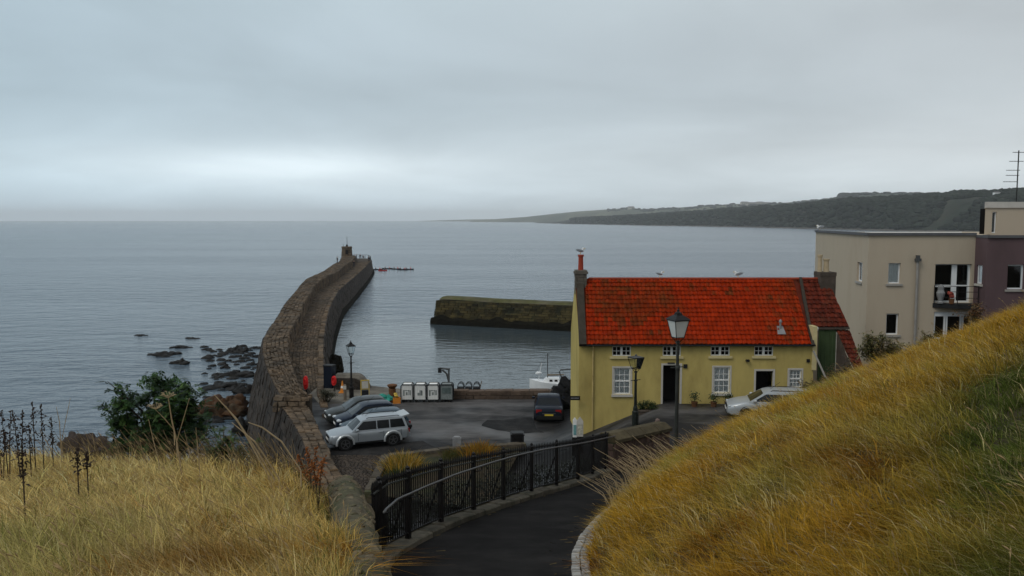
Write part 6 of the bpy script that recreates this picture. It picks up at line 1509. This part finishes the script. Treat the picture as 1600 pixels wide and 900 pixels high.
# ------------------------------------------------------------------ grassy banks
def lipy(x): return float(np.interp(x, [-40, -11, -7, -3.2], [19.6, 18.4, 17.2, 15.6]))
def zleft(x, y):
    z = H - 1.76 - .192 * y + .10 * nz(x, y, 3, .35) + .05 * nz(x, y, 5, 1.1)
    ex = y - lipy(x)
    if ex > -1.5: z -= .25 * (ex + 1.5) ** 2 if ex < 1 else .25 * 6.25 + 1.25 * (ex - 1)
    if y > 15.2: z -= 1.6 * max(0, x + 3.3) * smooth(15.2, 16.2, y)
    if y < 16.2: z -= .5 * smooth(8.5, 10.5, y) * smooth(-.75, .05, x - wL(min(max(y, YW0), YW1)))
    return max(z, .2)
def zbase_r(y): return zp(y) if y < 31 else zp(y) + (7.3 - zp(y)) * smooth(31, 34, y)
def zright(x, y):
    d = x - interp(XR, y) - .18
    if d < 0: return zbase_r(y) - .12
    g = .40 * d + .9 * (1 - math.exp(-d / 1.25)) + .16 * nz(x, y, 8, .28) * min(1, d) + .06 * nz(x, y, 4, 1.0) * min(1, d)
    z = zp(y) + g
    back = 7.3 + (34.85 - y) * .86
    k = .8; h = max(0, min(1, .5 + .5 * (back - z) / k)); z = back * (1 - h) + z * h - k * h * (1 - h)
    return max(z, 6.6)
b = MB(); b.grid([[(x, y, zleft(x, y)) for x in [wL(min(max(y, YW0), YW1)) + .3 + (1.0 if y > YW1 else 0) - t for t in list(np.linspace(0, 6, 25)) + list(np.linspace(6.6, 36, 30))]] for y in list(np.arange(-6, 22, .5)) + list(np.arange(22, 42, 1.5))])
tag(b.build('grass_bank', K['soil'], smooth=True), 'earth of the grassy cliff top at lower left', 'bank', kind='structure')
b = MB(); b.grid([[(x, y, zright(x, y)) for x in [interp(XR, y) - .1 + t for t in list(np.linspace(0, 8, 33)) + list(np.linspace(8.6, 34, 40))]] for y in np.arange(-6, 38, .5)])
tag(b.build('grassy_hillside', K['soil'], smooth=True), 'earth of the steep grassy hillside at right', 'hillside', kind='structure')

STRAW, GOLD, RUSSET, GREEN, PALE = np.array((.61, .46, .18)), np.array((.49, .28, .033)), np.array((.30, .12, .016)), np.array((.13, .165, .035)), np.array((.70, .58, .30))
def blade_mesh(name, P, Hh, lean, W_, C, m_, label, kind='stuff'):
    n = len(P); az = np.random.uniform(0, 2 * PI, n); sx = np.cos(az) * W_ / 2; sy = np.sin(az) * W_ / 2
    lx, ly = lean[:, 0], lean[:, 1]; co = np.zeros((n, 5, 3))
    for i, (f, lf, wf) in enumerate(((0, 0, 1), (.62, .42, .8))):
        c = P + np.stack([lx * lf, ly * lf, Hh * f - .08 * (f == 0)], 1); s_ = np.stack([sx * wf, sy * wf, np.zeros(n)], 1); co[:, 2 * i] = c - s_; co[:, 2 * i + 1] = c + s_
    co[:, 4] = P + np.stack([lx, ly, Hh], 1)
    T = np.array([(0, 1, 3), (0, 3, 2), (2, 3, 4)]); idx = (T[None] + 5 * np.arange(n)[:, None, None]).reshape(-1)
    me = bpy.data.meshes.new(name); me.vertices.add(5 * n); me.vertices.foreach_set('co', co.reshape(-1)); nt_ = 3 * n
    me.loops.add(3 * nt_); me.loops.foreach_set('vertex_index', idx.astype(np.int32)); me.polygons.add(nt_); me.polygons.foreach_set('loop_start', np.arange(0, 3 * nt_, 3, dtype=np.int32))
    me.update(calc_edges=True)
    at = me.color_attributes.new('Col', 'FLOAT_COLOR', 'POINT'); cc = np.ones((n, 5, 4)); cc[:, :, :3] = np.clip(C[:, None, :], 0, .85) * np.ones((1, 5, 1)); at.data.foreach_set('color', cc.reshape(-1))
    me.materials.append(m_); o = bpy.data.objects.new(name, me); COL.objects.link(o); return tag(o, label, 'grass', kind=kind)
def field_noise(P, s_, seed): return np.array([mnoise.noise(Vector((p[0] * s_, p[1] * s_, seed))) for p in P])
def scatter(n, r0, r1, az0, az1, zf, ok):
    out = []
    while len(out) < n:
        r_ = r0 * (r1 / r0) ** random.random() if random.random() < .62 else random.uniform(r0, r1); a = random.uniform(az0, az1); x, y = r_ * math.sin(a), r_ * math.cos(a)
        if ok(x, y): out.append((x, y, zf(x, y)))
    return np.array(out)
def grass(name, n, r0, r1, az0, az1, zf, ok, label, wind, hmul, mixer, seed, per=9, lie=1.0):
    """wind-laid blades grow in tufts: each tuft has its own height, colour and way of lying"""
    m = n // per; T = scatter(int(m * 1.25), r0, r1, R(az0), R(az1), zf, ok); f3 = field_noise(T, 3.2, seed + 17); f4 = field_noise(T, 1.7, seed + 23)
    T = T[np.argsort(-(f3 + .8 * f4 + np.random.normal(0, .18, len(T))))[:m]]                  # bare hollows between the tufts
    f1, f2, f3 = field_noise(T, .33, seed), field_noise(T, 1.1, seed + 9), field_noise(T, 3.2, seed + 17)
    rt = np.hypot(T[:, 0], T[:, 1]); th = hmul(T, f1, f2) * np.clip(np.random.normal(1, .25, m) + .5 * f3, .4, 1.7); ct = mixer(T, f1, f2, f3) * np.random.uniform(.7, 1.25, m)[:, None]
    wa = math.atan2(wind[1], wind[0]) + f2 * 2.2 + f3 * 1.8 + np.random.normal(0, .95, m); wl = np.clip(1.15 + .6 * f2 + np.random.normal(0, .35, m), .15, 2.0) * lie
    n = m * per; k = np.repeat(np.arange(m), per); rad = (.035 + .006 * rt[k]) * np.abs(np.random.normal(0, 1, n)); aa = np.random.uniform(0, 2 * PI, n)
    P = T[k].copy(); P[:, 0] += rad * np.cos(aa); P[:, 1] += rad * np.sin(aa)
    P[:, 2] = [zf(x, y) for x, y in P[:, :2]]
    hh = th[k] * np.random.uniform(.4, 1.15, n); W_ = np.clip(.0036 + .00058 * rt[k], .0055, .02) * np.random.uniform(.55, 1.3, n)
    out = np.random.uniform(.05, .75, n)
    lx = hh * (np.cos(wa[k]) * wl[k] + np.cos(aa) * out); ly = hh * (np.sin(wa[k]) * wl[k] + np.sin(aa) * out)
    hh = hh * np.clip(1.0 - .42 * np.hypot(lx, ly) / np.maximum(hh, .01), .2, 1)
    C = ct[k] * np.random.uniform(.5, 1.5, n)[:, None]; pale = np.random.rand(n) < .05; C[pale] = C[pale] * .4 + PALE * .6
    blade_mesh(name, P, hh, np.stack([lx, ly], 1), W_, C, K['grass'], label)
def lerp(a, c, t): t = np.clip(t, 0, 1)[:, None]; return a * (1 - t) + c * t
def mixL(P, f1, f2, f3):
    n = len(P); C = np.tile(STRAW, (n, 1)); rgt = np.clip((P[:, 0] / np.maximum(P[:, 1], 1) + .42) * 4.5, 0, 1)
    C = lerp(C, GOLD, rgt * .6 + f2 * .5); C = lerp(C, RUSSET, (f2 + .25 * f3 - .22) * 2.2)
    near = np.clip((9.5 - P[:, 1]) / 3.5, 0, 1); C = lerp(C, GREEN * 1.5, near * np.clip(-.05 + f1 * 1.4 - rgt * .5, 0, .4)); C = lerp(C, GREEN, np.clip((f1 - .42) * 2, 0, .35)); C = lerp(C, PALE, (np.random.rand(n) < .10) * .8)
    C = lerp(C, GREEN * .9, (np.random.rand(n) < .09) * .8); C = lerp(C, RUSSET * .55, np.exp(-((P[:, 0] + 2.6) / .7) ** 2 - ((P[:, 1] - 7.2) / .7) ** 2) * .85); return C
def mixR(P, f1, f2, f3):
    n = len(P); C = np.tile(GOLD * .92, (n, 1)); C = lerp(C, STRAW * np.array((.84, .77, .42)), .30 + f1 * 1.3 + f3 * .5); C = lerp(C, RUSSET, (f2 * 1.1 + f1 * .4 - .12) * 1.9)
    k = P[:, 0] / np.maximum(P[:, 1], .5)
    g1 = np.exp(-((k - .63) / .10) ** 2 - ((P[:, 1] - 8.6) / 2.6) ** 2) * 1.7; g2 = np.exp(-((k - .60) / .2) ** 2 - ((P[:, 1] - 4.5) / 1.0) ** 2) * 1.0
    C = lerp(C, GREEN * .8, (g1 + g2) * (.85 + f2)); C = lerp(C, GREEN * 1.3, (f1 * 1.2 - f2 * .6 - .34) * 1.2); C = lerp(C, PALE, (np.random.rand(n) < .07) * .7); C = lerp(C, GREEN * 1.1, (np.random.rand(n) < .07) * .6); return C
def okL(x, y): return x < wL(min(max(y, YW0), YW1)) + ((.03 + .2 * (1 - smooth(8.5, 10.5, y))) if y < YW1 else -.3) and y < lipy(x) + 1.6 and y > 2.4 and not (y > 15.4 and x > -3.6)
def okR(x, y):
    d = x - interp(XR, y) - .16 - .12 * nz(x, y, 1, 1.2)
    return d > 0 and y > 2.0 and y < 36
hL = lambda P, f1, f2: .33 + .10 * f1 + .12 * f2 + .10 * np.clip((P[:, 1] - 13) / 4, 0, 1)
def hR(P, f1, f2):
    k = P[:, 0] / np.maximum(P[:, 1], .5); g1 = np.exp(-((k - .63) / .085) ** 2 - ((P[:, 1] - 8.8) / 2.2) ** 2)
    d = P[:, 0] - np.array([interp(XR, y) for y in P[:, 1]])
    return (.29 + .08 * f1 + .10 * f2) * (1 - .45 * np.clip(g1, 0, 1)) * np.clip(.55 + d * .5, .5, 1)
grass('dry_grass', 210000, 3.4, 21, -50, -6, zleft, okL, 'long straw coloured wind blown grass on the left bank', (-.75, -.05), hL, mixL, 1.0)
grass('dry_grass', 360000, 3.6, 37, 1.5, 50, zright, okR, 'golden brown rough grass with green patches covering the right hillside', (-.8, -.1), hR, mixR, 31.0)

# seed heads and taller stalks above the sward
def stalks(name, pts, label, m_, lean, hh, r_=.004, head=None, kind='stuff'):
    b = MB()
    for p in pts:
        h = hh * random.uniform(.6, 1.25); lx = lean[0] * h * random.uniform(.4, 1.3) + random.gauss(0, .08); ly = lean[1] * h + random.gauss(0, .1); p = Vector(p)
        b.tube([p, p + Vector((lx * .3, ly * .3, h * .55)), p + Vector((lx, ly, h))], [r_ * 1.3, r_, r_ * .6], 3, False)
        if head: q = p + Vector((lx, ly, h)); t = Vector((lx * .8, ly * .8, h * .35)).normalized(); b.tube([q - t * head * .4, q + t * head * .3, q + t * head], [r_ * .8, r_ * 3.2, r_ * .4], 4, False)
    o = b.build(name, m_); return tag(o, label, 'grass', kind=kind)
PF = scatter(520, 14.2, 19, R(-38), R(-11), zleft, lambda x, y: okL(x, y) and y > lipy(x) - 2.2)
stalks('dead_stalks', PF, 'tangle of bleached and brown dead stalks along the lip of the left bank', K['brownstalk'], (-.55, .05), .62, .0055)
PL = scatter(420, 4, 18, R(-36), R(-8), zleft, okL); stalks('seed_grass', PL, 'pale seed heads standing above the left bank grass', K['seed'], (-.5, -.1), .56, .0022, .05)
PR = scatter(520, 4, 30, R(3), R(36), zright, okR); stalks('seed_grass', PR, 'pale seed heads standing above the hillside grass', K['seed'], (-.6, -.1), .42, .0022, .05)
# fringe of dead stalks along the path side of the hill
b = []; 
for _ in range(260):
    y = random.uniform(18, 33); x = interp(XR, y) + random.uniform(.0, 1.0) - .1
    b.append((x, y, zright(x + .2, y)))
stalks('dead_stalks', b, 'bleached dead stalks leaning out over the path from the hillside', K['straw'], (-.95, -.1), .75, .008, None)

def single(name, label, cat, p, rz=0, group=None): return thing(name, label, cat, p, rz, group)
# dock plants: upright dark seeded spikes
def dock(u, v0, v1, y, label, m_='dock', spikes=1, lean=0.0):
    p = Py(u, v1, y); top = Py(u, v0, y); h = top.z - p.z; t = single('dock_plant', label, 'weed', p, 0, 'seeded dock plants on the bank')
    for k in range(spikes):
        dx = (k - (spikes - 1) / 2) * .16; hk = h * (1 - .18 * abs(k - (spikes - 1) / 2)); b = MB(); b.tube([(0, 0, -.3), (dx * .5 + lean * hk * .4, 0, hk * .5), (dx + lean * hk, 0, hk)], [.011, .008, .004], 5); b.build('stem', K['stem'], t)
        b = MB()
        for q in range(64):
            f = random.uniform(.38, 1.0); w = .026 * (1.25 - f) + .006; x = dx * (f if f > .5 else f) + lean * hk * f; r_ = random.uniform(.006, .014)
            b.blob((x + random.gauss(0, w), random.gauss(0, w), hk * f), (r_, r_, r_ * 1.3), 5, 3, .4)
        for q in range(10):
            f = random.uniform(.2, .9); an = random.uniform(0, 2 * PI); l = random.uniform(.08, .18); c = Vector((dx * f + lean * hk * f, 0, hk * f)); d = Vector((math.cos(an), math.sin(an), .35)); s_ = Vector((-d.y, d.x, 0)) * .022
            b.add([c, c + d * l * .5 - s_, c + d * l - Vector((0, 0, .05)), c + d * l * .5 + s_], [(0, 1, 2, 3)])
        b.build('seed_spike', K[m_], t, kind='stuff')
for a in [(14, 632, 740, 13.5, 'tall dark dock spike nearest the left edge of the photo', 'dock', 2), (33, 630, 745, 13, 'broad dark dock with three spikes near the left edge', 'dock', 2), (55, 627, 720, 14, 'tallest slender dock spike in front of the sea', 'dock', 1), (68, 631, 720, 14.2, 'thick tipped dock spike beside the tallest one', 'dock', 1), (83, 652, 718, 14.5, 'short dock spike at the right of the dark group', 'dock', 1), (48, 660, 725, 13.6, 'low dock spike between taller ones', 'dock', 1), (4, 668, 735, 13, 'small dock clump cut by the left edge of the photo', 'dock', 2),
          (38, 690, 780, 9.5, 'nearest dark dock stem standing in the straw grass', 'dock', 1), (122, 700, 750, 11, 'thin dark dock stem among the straw grass', 'dock', 1), (137, 705, 748, 11.2, 'thin leaning dark stem right of its twin in the straw grass', 'dock', 1),
          (488, 690, 765, 13.6, 'rust red dock against the pier wall at the right end of the bank', 'rustdock', 4), (497, 715, 770, 13.0, 'low rust red dock beside the rubble wall', 'rustdock', 2)]: dock(*a)
# hogweed skeletons and long bleached grass stems
def stalk(pts, y, label, umbel=False, r_=.012):
    P_ = [Py(u, v, y - i * .12) for i, (u, v) in enumerate(pts)]; t = single('dead_stalk', label, 'stalk', P_[0], 0, 'bleached dead stalks on the bank'); P_ = [p - P_[0] for p in P_]
    b = MB(); b.tube([P_[0] - Vector((0, 0, .25))] + P_, [r_] * (len(P_)) + [r_ * .5], 5); b.build('stem', K['straw'], t)
    if umbel:
        b = MB(); c = P_[-1]
        for k in range(14):
            an = 2 * PI * k / 14; d = Vector((math.cos(an) * .8, math.sin(an) * .8, .55 + random.uniform(-.2, .2))); q = c + d * .12; b.tube([c, q], .003, 3, False)
            for _ in range(4): b.blob(q + Vector((random.gauss(0, .015), random.gauss(0, .015), .005)), (.008, .008, .005), 4, 3)
        b.build('umbel', K['straw'], t)
stalk([(284, 742), (276, 690), (268, 655), (263, 622)], 13.5, 'tall pale hogweed skeleton in front of the green bush', True)
stalk([(276, 690), (285, 660), (296, 622)], 13.2, 'side branch of the hogweed skeleton slanting right', False, .008)
stalk([(272, 672), (258, 655), (243, 640)], 13.2, 'side branch of the hogweed skeleton slanting left', True, .008)
stalk([(420, 745), (395, 700), (370, 655), (335, 617)], 13.0, 'long arching bleached stalk crossing the pier wall, topmost', False)
stalk([(428, 748), (402, 705), (378, 668), (352, 634)], 12.8, 'arching bleached stalk second from the top at the pier wall', False)
stalk([(436, 748), (415, 715), (398, 690), (362, 660)], 12.7, 'arching bleached stalk lowest of the three at the pier wall', False)
stalk([(470, 735), (440, 690), (410, 668), (388, 660)], 12.5, 'bleached stalk against the dark pier wall foot', False)
stalk([(95, 700), (93, 660), (88, 636)], 14, 'thin bare stalk against the sea at left', False, .007)
stalk([(96, 690), (103, 655), (110, 622)], 14, 'thin bare stalk leaning right against the sea', False, .006)
stalk([(248, 720), (240, 690), (232, 655)], 13.8, 'short pale stalk left of the hogweed skeleton', False, .008)
stalk([(312, 735), (308, 690), (306, 668)], 13.4, 'stiff pale stalk right of the hogweed skeleton', False, .008)

# leafy shrubs
def shrub(name, label, base, limbs, leaf_n, leaf_l, cols, spread, seed=0, pinn=True, cat='shrub'):
    """limbs: world end points; each carries leaf clumps along its outer half"""
    rr = random.Random(seed); t = thing(name, label, cat, base); B0 = Vector(base); st = MB(); LP = []; LC = []; TR = []
    for e in limbs:
        e = Vector(e) - B0; mid = e * .5 + Vector((rr.gauss(0, .12), rr.gauss(0, .12), rr.uniform(.0, .2))); st.tube([(0, 0, -.2), mid * .55, mid, e], [.045, .032, .024, .008], 6)
        for _ in range(5):
            a = mid.lerp(e, rr.uniform(.2, 1)); q = a + Vector((rr.gauss(0, spread), rr.gauss(0, spread), rr.gauss(0, spread * .7))); st.tube([a, q], [.012, .004], 4)
            TR.append((a, q))
        TR.append((mid, e))
    st.build('stem', K['stem'], t)
    V = []; F = []; C = []
    for _ in range(leaf_n):
        a, q = rr.choice(TR); p = a.lerp(q, rr.uniform(.3, 1.08)) + Vector((rr.gauss(0, spread * .34), rr.gauss(0, spread * .34), rr.gauss(0, spread * .26)))
        d = Vector((rr.gauss(0, 1), rr.gauss(0, 1), rr.gauss(-.05, .5))).normalized(); col = np.array(rr.choice(cols)) * rr.uniform(.6, 1.4)
        side = d.cross(Vector((0, 0, 1))).normalized(); up = side.cross(d)
        for k in ((0, 1, -1, 2, -2) if pinn else (0,)):
            dd = (d + side * .75 * k * (.8 if abs(k) == 1 else .55) + up * rr.uniform(-.25, .25)).normalized(); o_ = p - d * leaf_l * (.0 if k == 0 else .35 * abs(k)); l = leaf_l * (1 if k == 0 else .8) * rr.uniform(.8, 1.2); s_ = dd.cross(up).normalized() * l * .2
            n0 = len(V); V += [o_, o_ + dd * l * .45 + s_ - up * l * .04, o_ + dd * l, o_ + dd * l * .45 - s_ - up * l * .04]; F.append((n0, n0 + 1, n0 + 2, n0 + 3)); C += [col] * 4
    me = bpy.data.meshes.new('foliage'); me.from_pydata([tuple(v) for v in V], [], F); at = me.color_attributes.new('Col', 'FLOAT_COLOR', 'POINT'); arr = np.ones((len(V), 4)); arr[:, :3] = np.array(C); at.data.foreach_set('color', arr.reshape(-1)); me.materials.append(K['leaf'])
    o = bpy.data.objects.new('foliage', me); COL.objects.link(o); o.parent = t; return t
EG = [(.022, .05, .014), (.034, .072, .02), (.013, .028, .011), (.06, .105, .026)]
yb = 19.0
lim = [Py(u, v, yb + dy) for u, v, dy in ((168, 596, 0), (158, 632, .5), (180, 614, -.4), (172, 650, 0), (195, 640, .3), (222, 628, .4), (240, 590, 0), (256, 606, -.4), (272, 592, .3), (288, 602, 0), (300, 618, -.3), (236, 650, -.5), (268, 640, -.6), (296, 650, -.3), (318, 650, .2), (250, 670, -.7), (215, 672, -.5), (285, 675, -.6), (190, 672, 0))]
shrub('elder_bush', 'dark green elder bush growing on the cliff edge in front of the sea', Py(245, 712, yb + .2), lim + [Py(u, v, 18.6 + dy) for u, v, dy in ((308, 640, 0), (312, 668, .2), (304, 690, -.2), (276, 700, -.5), (240, 696, -.6), (206, 694, -.4), (180, 694, 0), (304, 624, .3), (294, 676, -.6), (262, 628, -.9), (285, 612, -.8))], 2700, .15, EG, .24, 1)
lim = [Py(u, v, 18.0 + dy) for u, v, dy in ((205, 690, 0), (232, 684, .2), (262, 690, -.2), (292, 686, 0), (318, 694, .2), (340, 704, 0), (362, 708, -.2), (385, 714, 0), (180, 694, 0))]
shrub('bramble', 'low dark bramble undergrowth along the cliff lip below the elder', Py(285, 735, 17.8), lim, 1500, .085, [(.022, .026, .012), (.045, .036, .018), (.03, .045, .014), (.07, .05, .022)], .26, 14, False)
lim = [Py(u, v, 16 + dy) for u, v, dy in ((335, 682, 0), (350, 672, .2), (368, 680, 0), (345, 696, -.2), (372, 698, 0), (325, 700, .1))]
shrub('low_shrub', 'low green bramble shrub right of the elder above the sand', Py(350, 775, 15.6), lim, 480, .085, [(.04, .075, .018), (.06, .075, .022)], .15, 2)
BG = [(.18, .15, .06), (.11, .11, .04), (.22, .17, .07), (.07, .075, .03)]
lim = [Py(u, v, 33 + dy) for u, v, dy in ((1357, 530, 0), (1368, 528, .2), (1380, 531, 0), (1392, 536, -.2), (1362, 548, .2), (1378, 550, 0), (1388, 546, .1), (1354, 540, 0), (1396, 552, 0))]
shrub('brown_shrub', 'tall browning shrub on the crest in front of the flats', Py(1370, 585, 33), lim, 4600, .14, BG, .24, 3, False)
lim = [Py(u, v, 32) for u, v in ((1444, 520, ), (1452, 528), (1460, 524), (1436, 535))]
shrub('brown_shrub', 'small dry weed clump on the crest beside the grey downpipe', Py(1450, 555, 32), lim, 700, .11, BG, .16, 4, False)
lim = [Py(u, v, 28) for u, v in ((1520, 484), (1527, 478), (1534, 486), (1512, 492), (1526, 496))]
shrub('brown_shrub', 'russet leaved weed clump on the crest below the balcony', Py(1524, 515, 28), lim, 800, .10, [(.20, .09, .035), (.13, .09, .04)], .17, 5, False)
lim = [Py(u, v, 36.5) for u, v in ((1285, 592), (1268, 600), (1300, 585), (1312, 580), (1275, 612), (1325, 572), (1338, 560), (1262, 610))]
shrub('dark_weeds', 'dark bramble tangle below the green boarded wall', Py(1290, 630, 36.3), lim, 1800, .12, [(.035, .045, .02), (.06, .05, .025), (.10, .05, .03)], .26, 6, False)
# by the front door: clipped box plants, pots
lim = [Py(u, v, 42.3) for u, v in ((998, 631), (1005, 629), (1012, 628), (1020, 629), (1026, 632), (1001, 638), (1015, 637), (1024, 638))]
shrub('box_shrub', 'low clipped dark shrub against the yellow wall left of the door', Py(1011, 648, 42.3), lim, 2200, .085, [(.035, .06, .022), (.05, .075, .03)], .16, 7, False)
MB_ = Py(1011, 644, 42.15); t = thing('planter', 'long grey planter trough holding the clipped shrub', 'planter', MB_); b = MB(); w = 27 * 42 / FPX / 2; b.box(-w, w, -.18, .22, -.35, .12); b.box(-w - .03, w + .03, -.21, .25, .06, .121); b.build('trough', K['chim_dark'], t)
for u, v, lab in ((1085, 632, 'small round topped plant in a pot beside the door'), (1115, 634, 'leafy pot plant under the sash window between the doors'), (1137, 634, 'bushy dark pot plant at the nose of the silver estate')):
    q = Py(u, v, 42.3); t = thing('flower_pot', lab, 'pot plant', (q.x, 42.3, 7.36), 0, 'pot plants along the yellow wall'); b = MB(); b.lathe([(.12, 0), (.17, .28), (.19, .30), (.15, .31)], 9); b.build('pot', K['rust'], t)
    V = []; b = MB()
    for _ in range(170):
        c = Vector((random.gauss(0, .12), random.gauss(0, .1), .55 + random.gauss(0, .12))); d = Vector((random.gauss(0, 1), random.gauss(0, 1), random.gauss(0, .6))).normalized() * .12; s_ = d.cross(Vector((0, 0, 1))).normalized() * .03; b.add([c, c + d * .5 + s_, c + d, c + d * .5 - s_], [(0, 1, 2, 3)])
    b.tube([(0, 0, .28), (0, 0, .55)], .02, 5); b.build('foliage', mat('pot_leaves', (.04, .06, .025), .7, .4, 9, 0) if u == 1085 else bpy.data.materials['pot_leaves'], t)
# weeds at the root of the high pier wall
lim = [Pz(u, v, 5.0) for u, v in ((498, 607), (505, 600), (512, 612), (496, 622), (516, 620), (508, 628), (520, 630))]
bs = Vector((-12.6, 55.6, 4.5)); lim = [bs + Vector((random.uniform(-.6, .8), random.uniform(-.6, .6), random.uniform(.5, 1.3))) for _ in range(10)]
shrub('wall_weeds', 'dark weedy bush at the foot of the pier beside the charcoal car', bs, lim, 1500, .11, [(.035, .04, .025), (.06, .055, .03)], .24, 8, False)
# grass tufts in the planter
def tuft(u, v, wpx, hpx, y, label, cols, n=1500):
    p = Py(u, v, y); w = wpx * y / FPX / 2; h = hpx * y / FPX; P = np.array([(p.x + random.gauss(0, w * .42), y + random.gauss(0, .45), 5.08) for _ in range(n)]); dx = (P[:, 0] - p.x)
    hh = np.random.uniform(.5, 1.1, n) * h * np.clip(1.15 - np.abs(dx) / w * .5, .3, 1); lean = np.stack([dx * .5 + np.random.normal(0, .12, n), np.random.normal(0, .15, n)], 1)
    C = np.array([random.choice(cols) for _ in range(n)]) * np.random.uniform(.6, 1.3, n)[:, None]; blade_mesh('grass_tuft', P, hh, lean, np.full(n, .022), C, K['grass'], label)
tuft(630, 724, 62, 25, 39.2, 'rounded golden grass tuft at the near end of the planter', [tuple(GOLD * .95), tuple(GOLD * .95), tuple(STRAW * .8), (.08, .10, .03)])
tuft(628, 732, 50, 14, 38.2, 'green foot of the rounded golden tuft in the planter', [(.05, .075, .02), (.08, .09, .03)], 700)
tuft(748, 708, 60, 19, 41.6, 'golden grass tuft behind the railing left of the litter bin', [tuple(GOLD * .8), tuple(RUSSET * 1.1), (.10, .09, .03)], 1200)
tuft(705, 714, 30, 13, 41.0, 'greenish grass tuft between the two golden ones', [(.07, .08, .025), (.10, .08, .03)], 600)
# moss on the rubble wall side
P = []
while len(P) < 900:
    y = random.uniform(6, 15.5); x = wL(y) + random.gauss(-.06, .10); P.append((x, y, zleft(x, y) - .02))
P = np.array(P); n = len(P); blade_mesh('wall_grass', P, np.random.uniform(.1, .28, n), np.random.normal(0, .08, (n, 2)), np.full(n, .008), np.array([random.choice([(.09, .14, .035), (.13, .15, .05), (.3, .22, .09)]) for _ in range(n)]), K['grass'], 'green grass growing along the left foot of the rubble wall')

# ------------------------------------------------------------------ the air
hm = bpy.data.materials.new('sea_haze'); hm.use_nodes = True; hn = hm.node_tree.nodes; hl_ = hm.node_tree.links
for n_ in list(hn):
    if n_.type == 'BSDF_PRINCIPLED': hn.remove(n_)
pv = hn.new('ShaderNodeVolumePrincipled'); pv.inputs['Color'].default_value = (.97, .985, 1, 1); pv.inputs['Density'].default_value = 0.00008; pv.inputs['Anisotropy'].default_value = 0
hl_.new(pv.outputs[0], hn['Material Output'].inputs['Volume'])
b = MB(); b.box(-16500, 18500, -400, 20500, -5, 220); tag(b.build('haze', hm), 'pale sea haze over the bay', 'haze', kind='stuff')
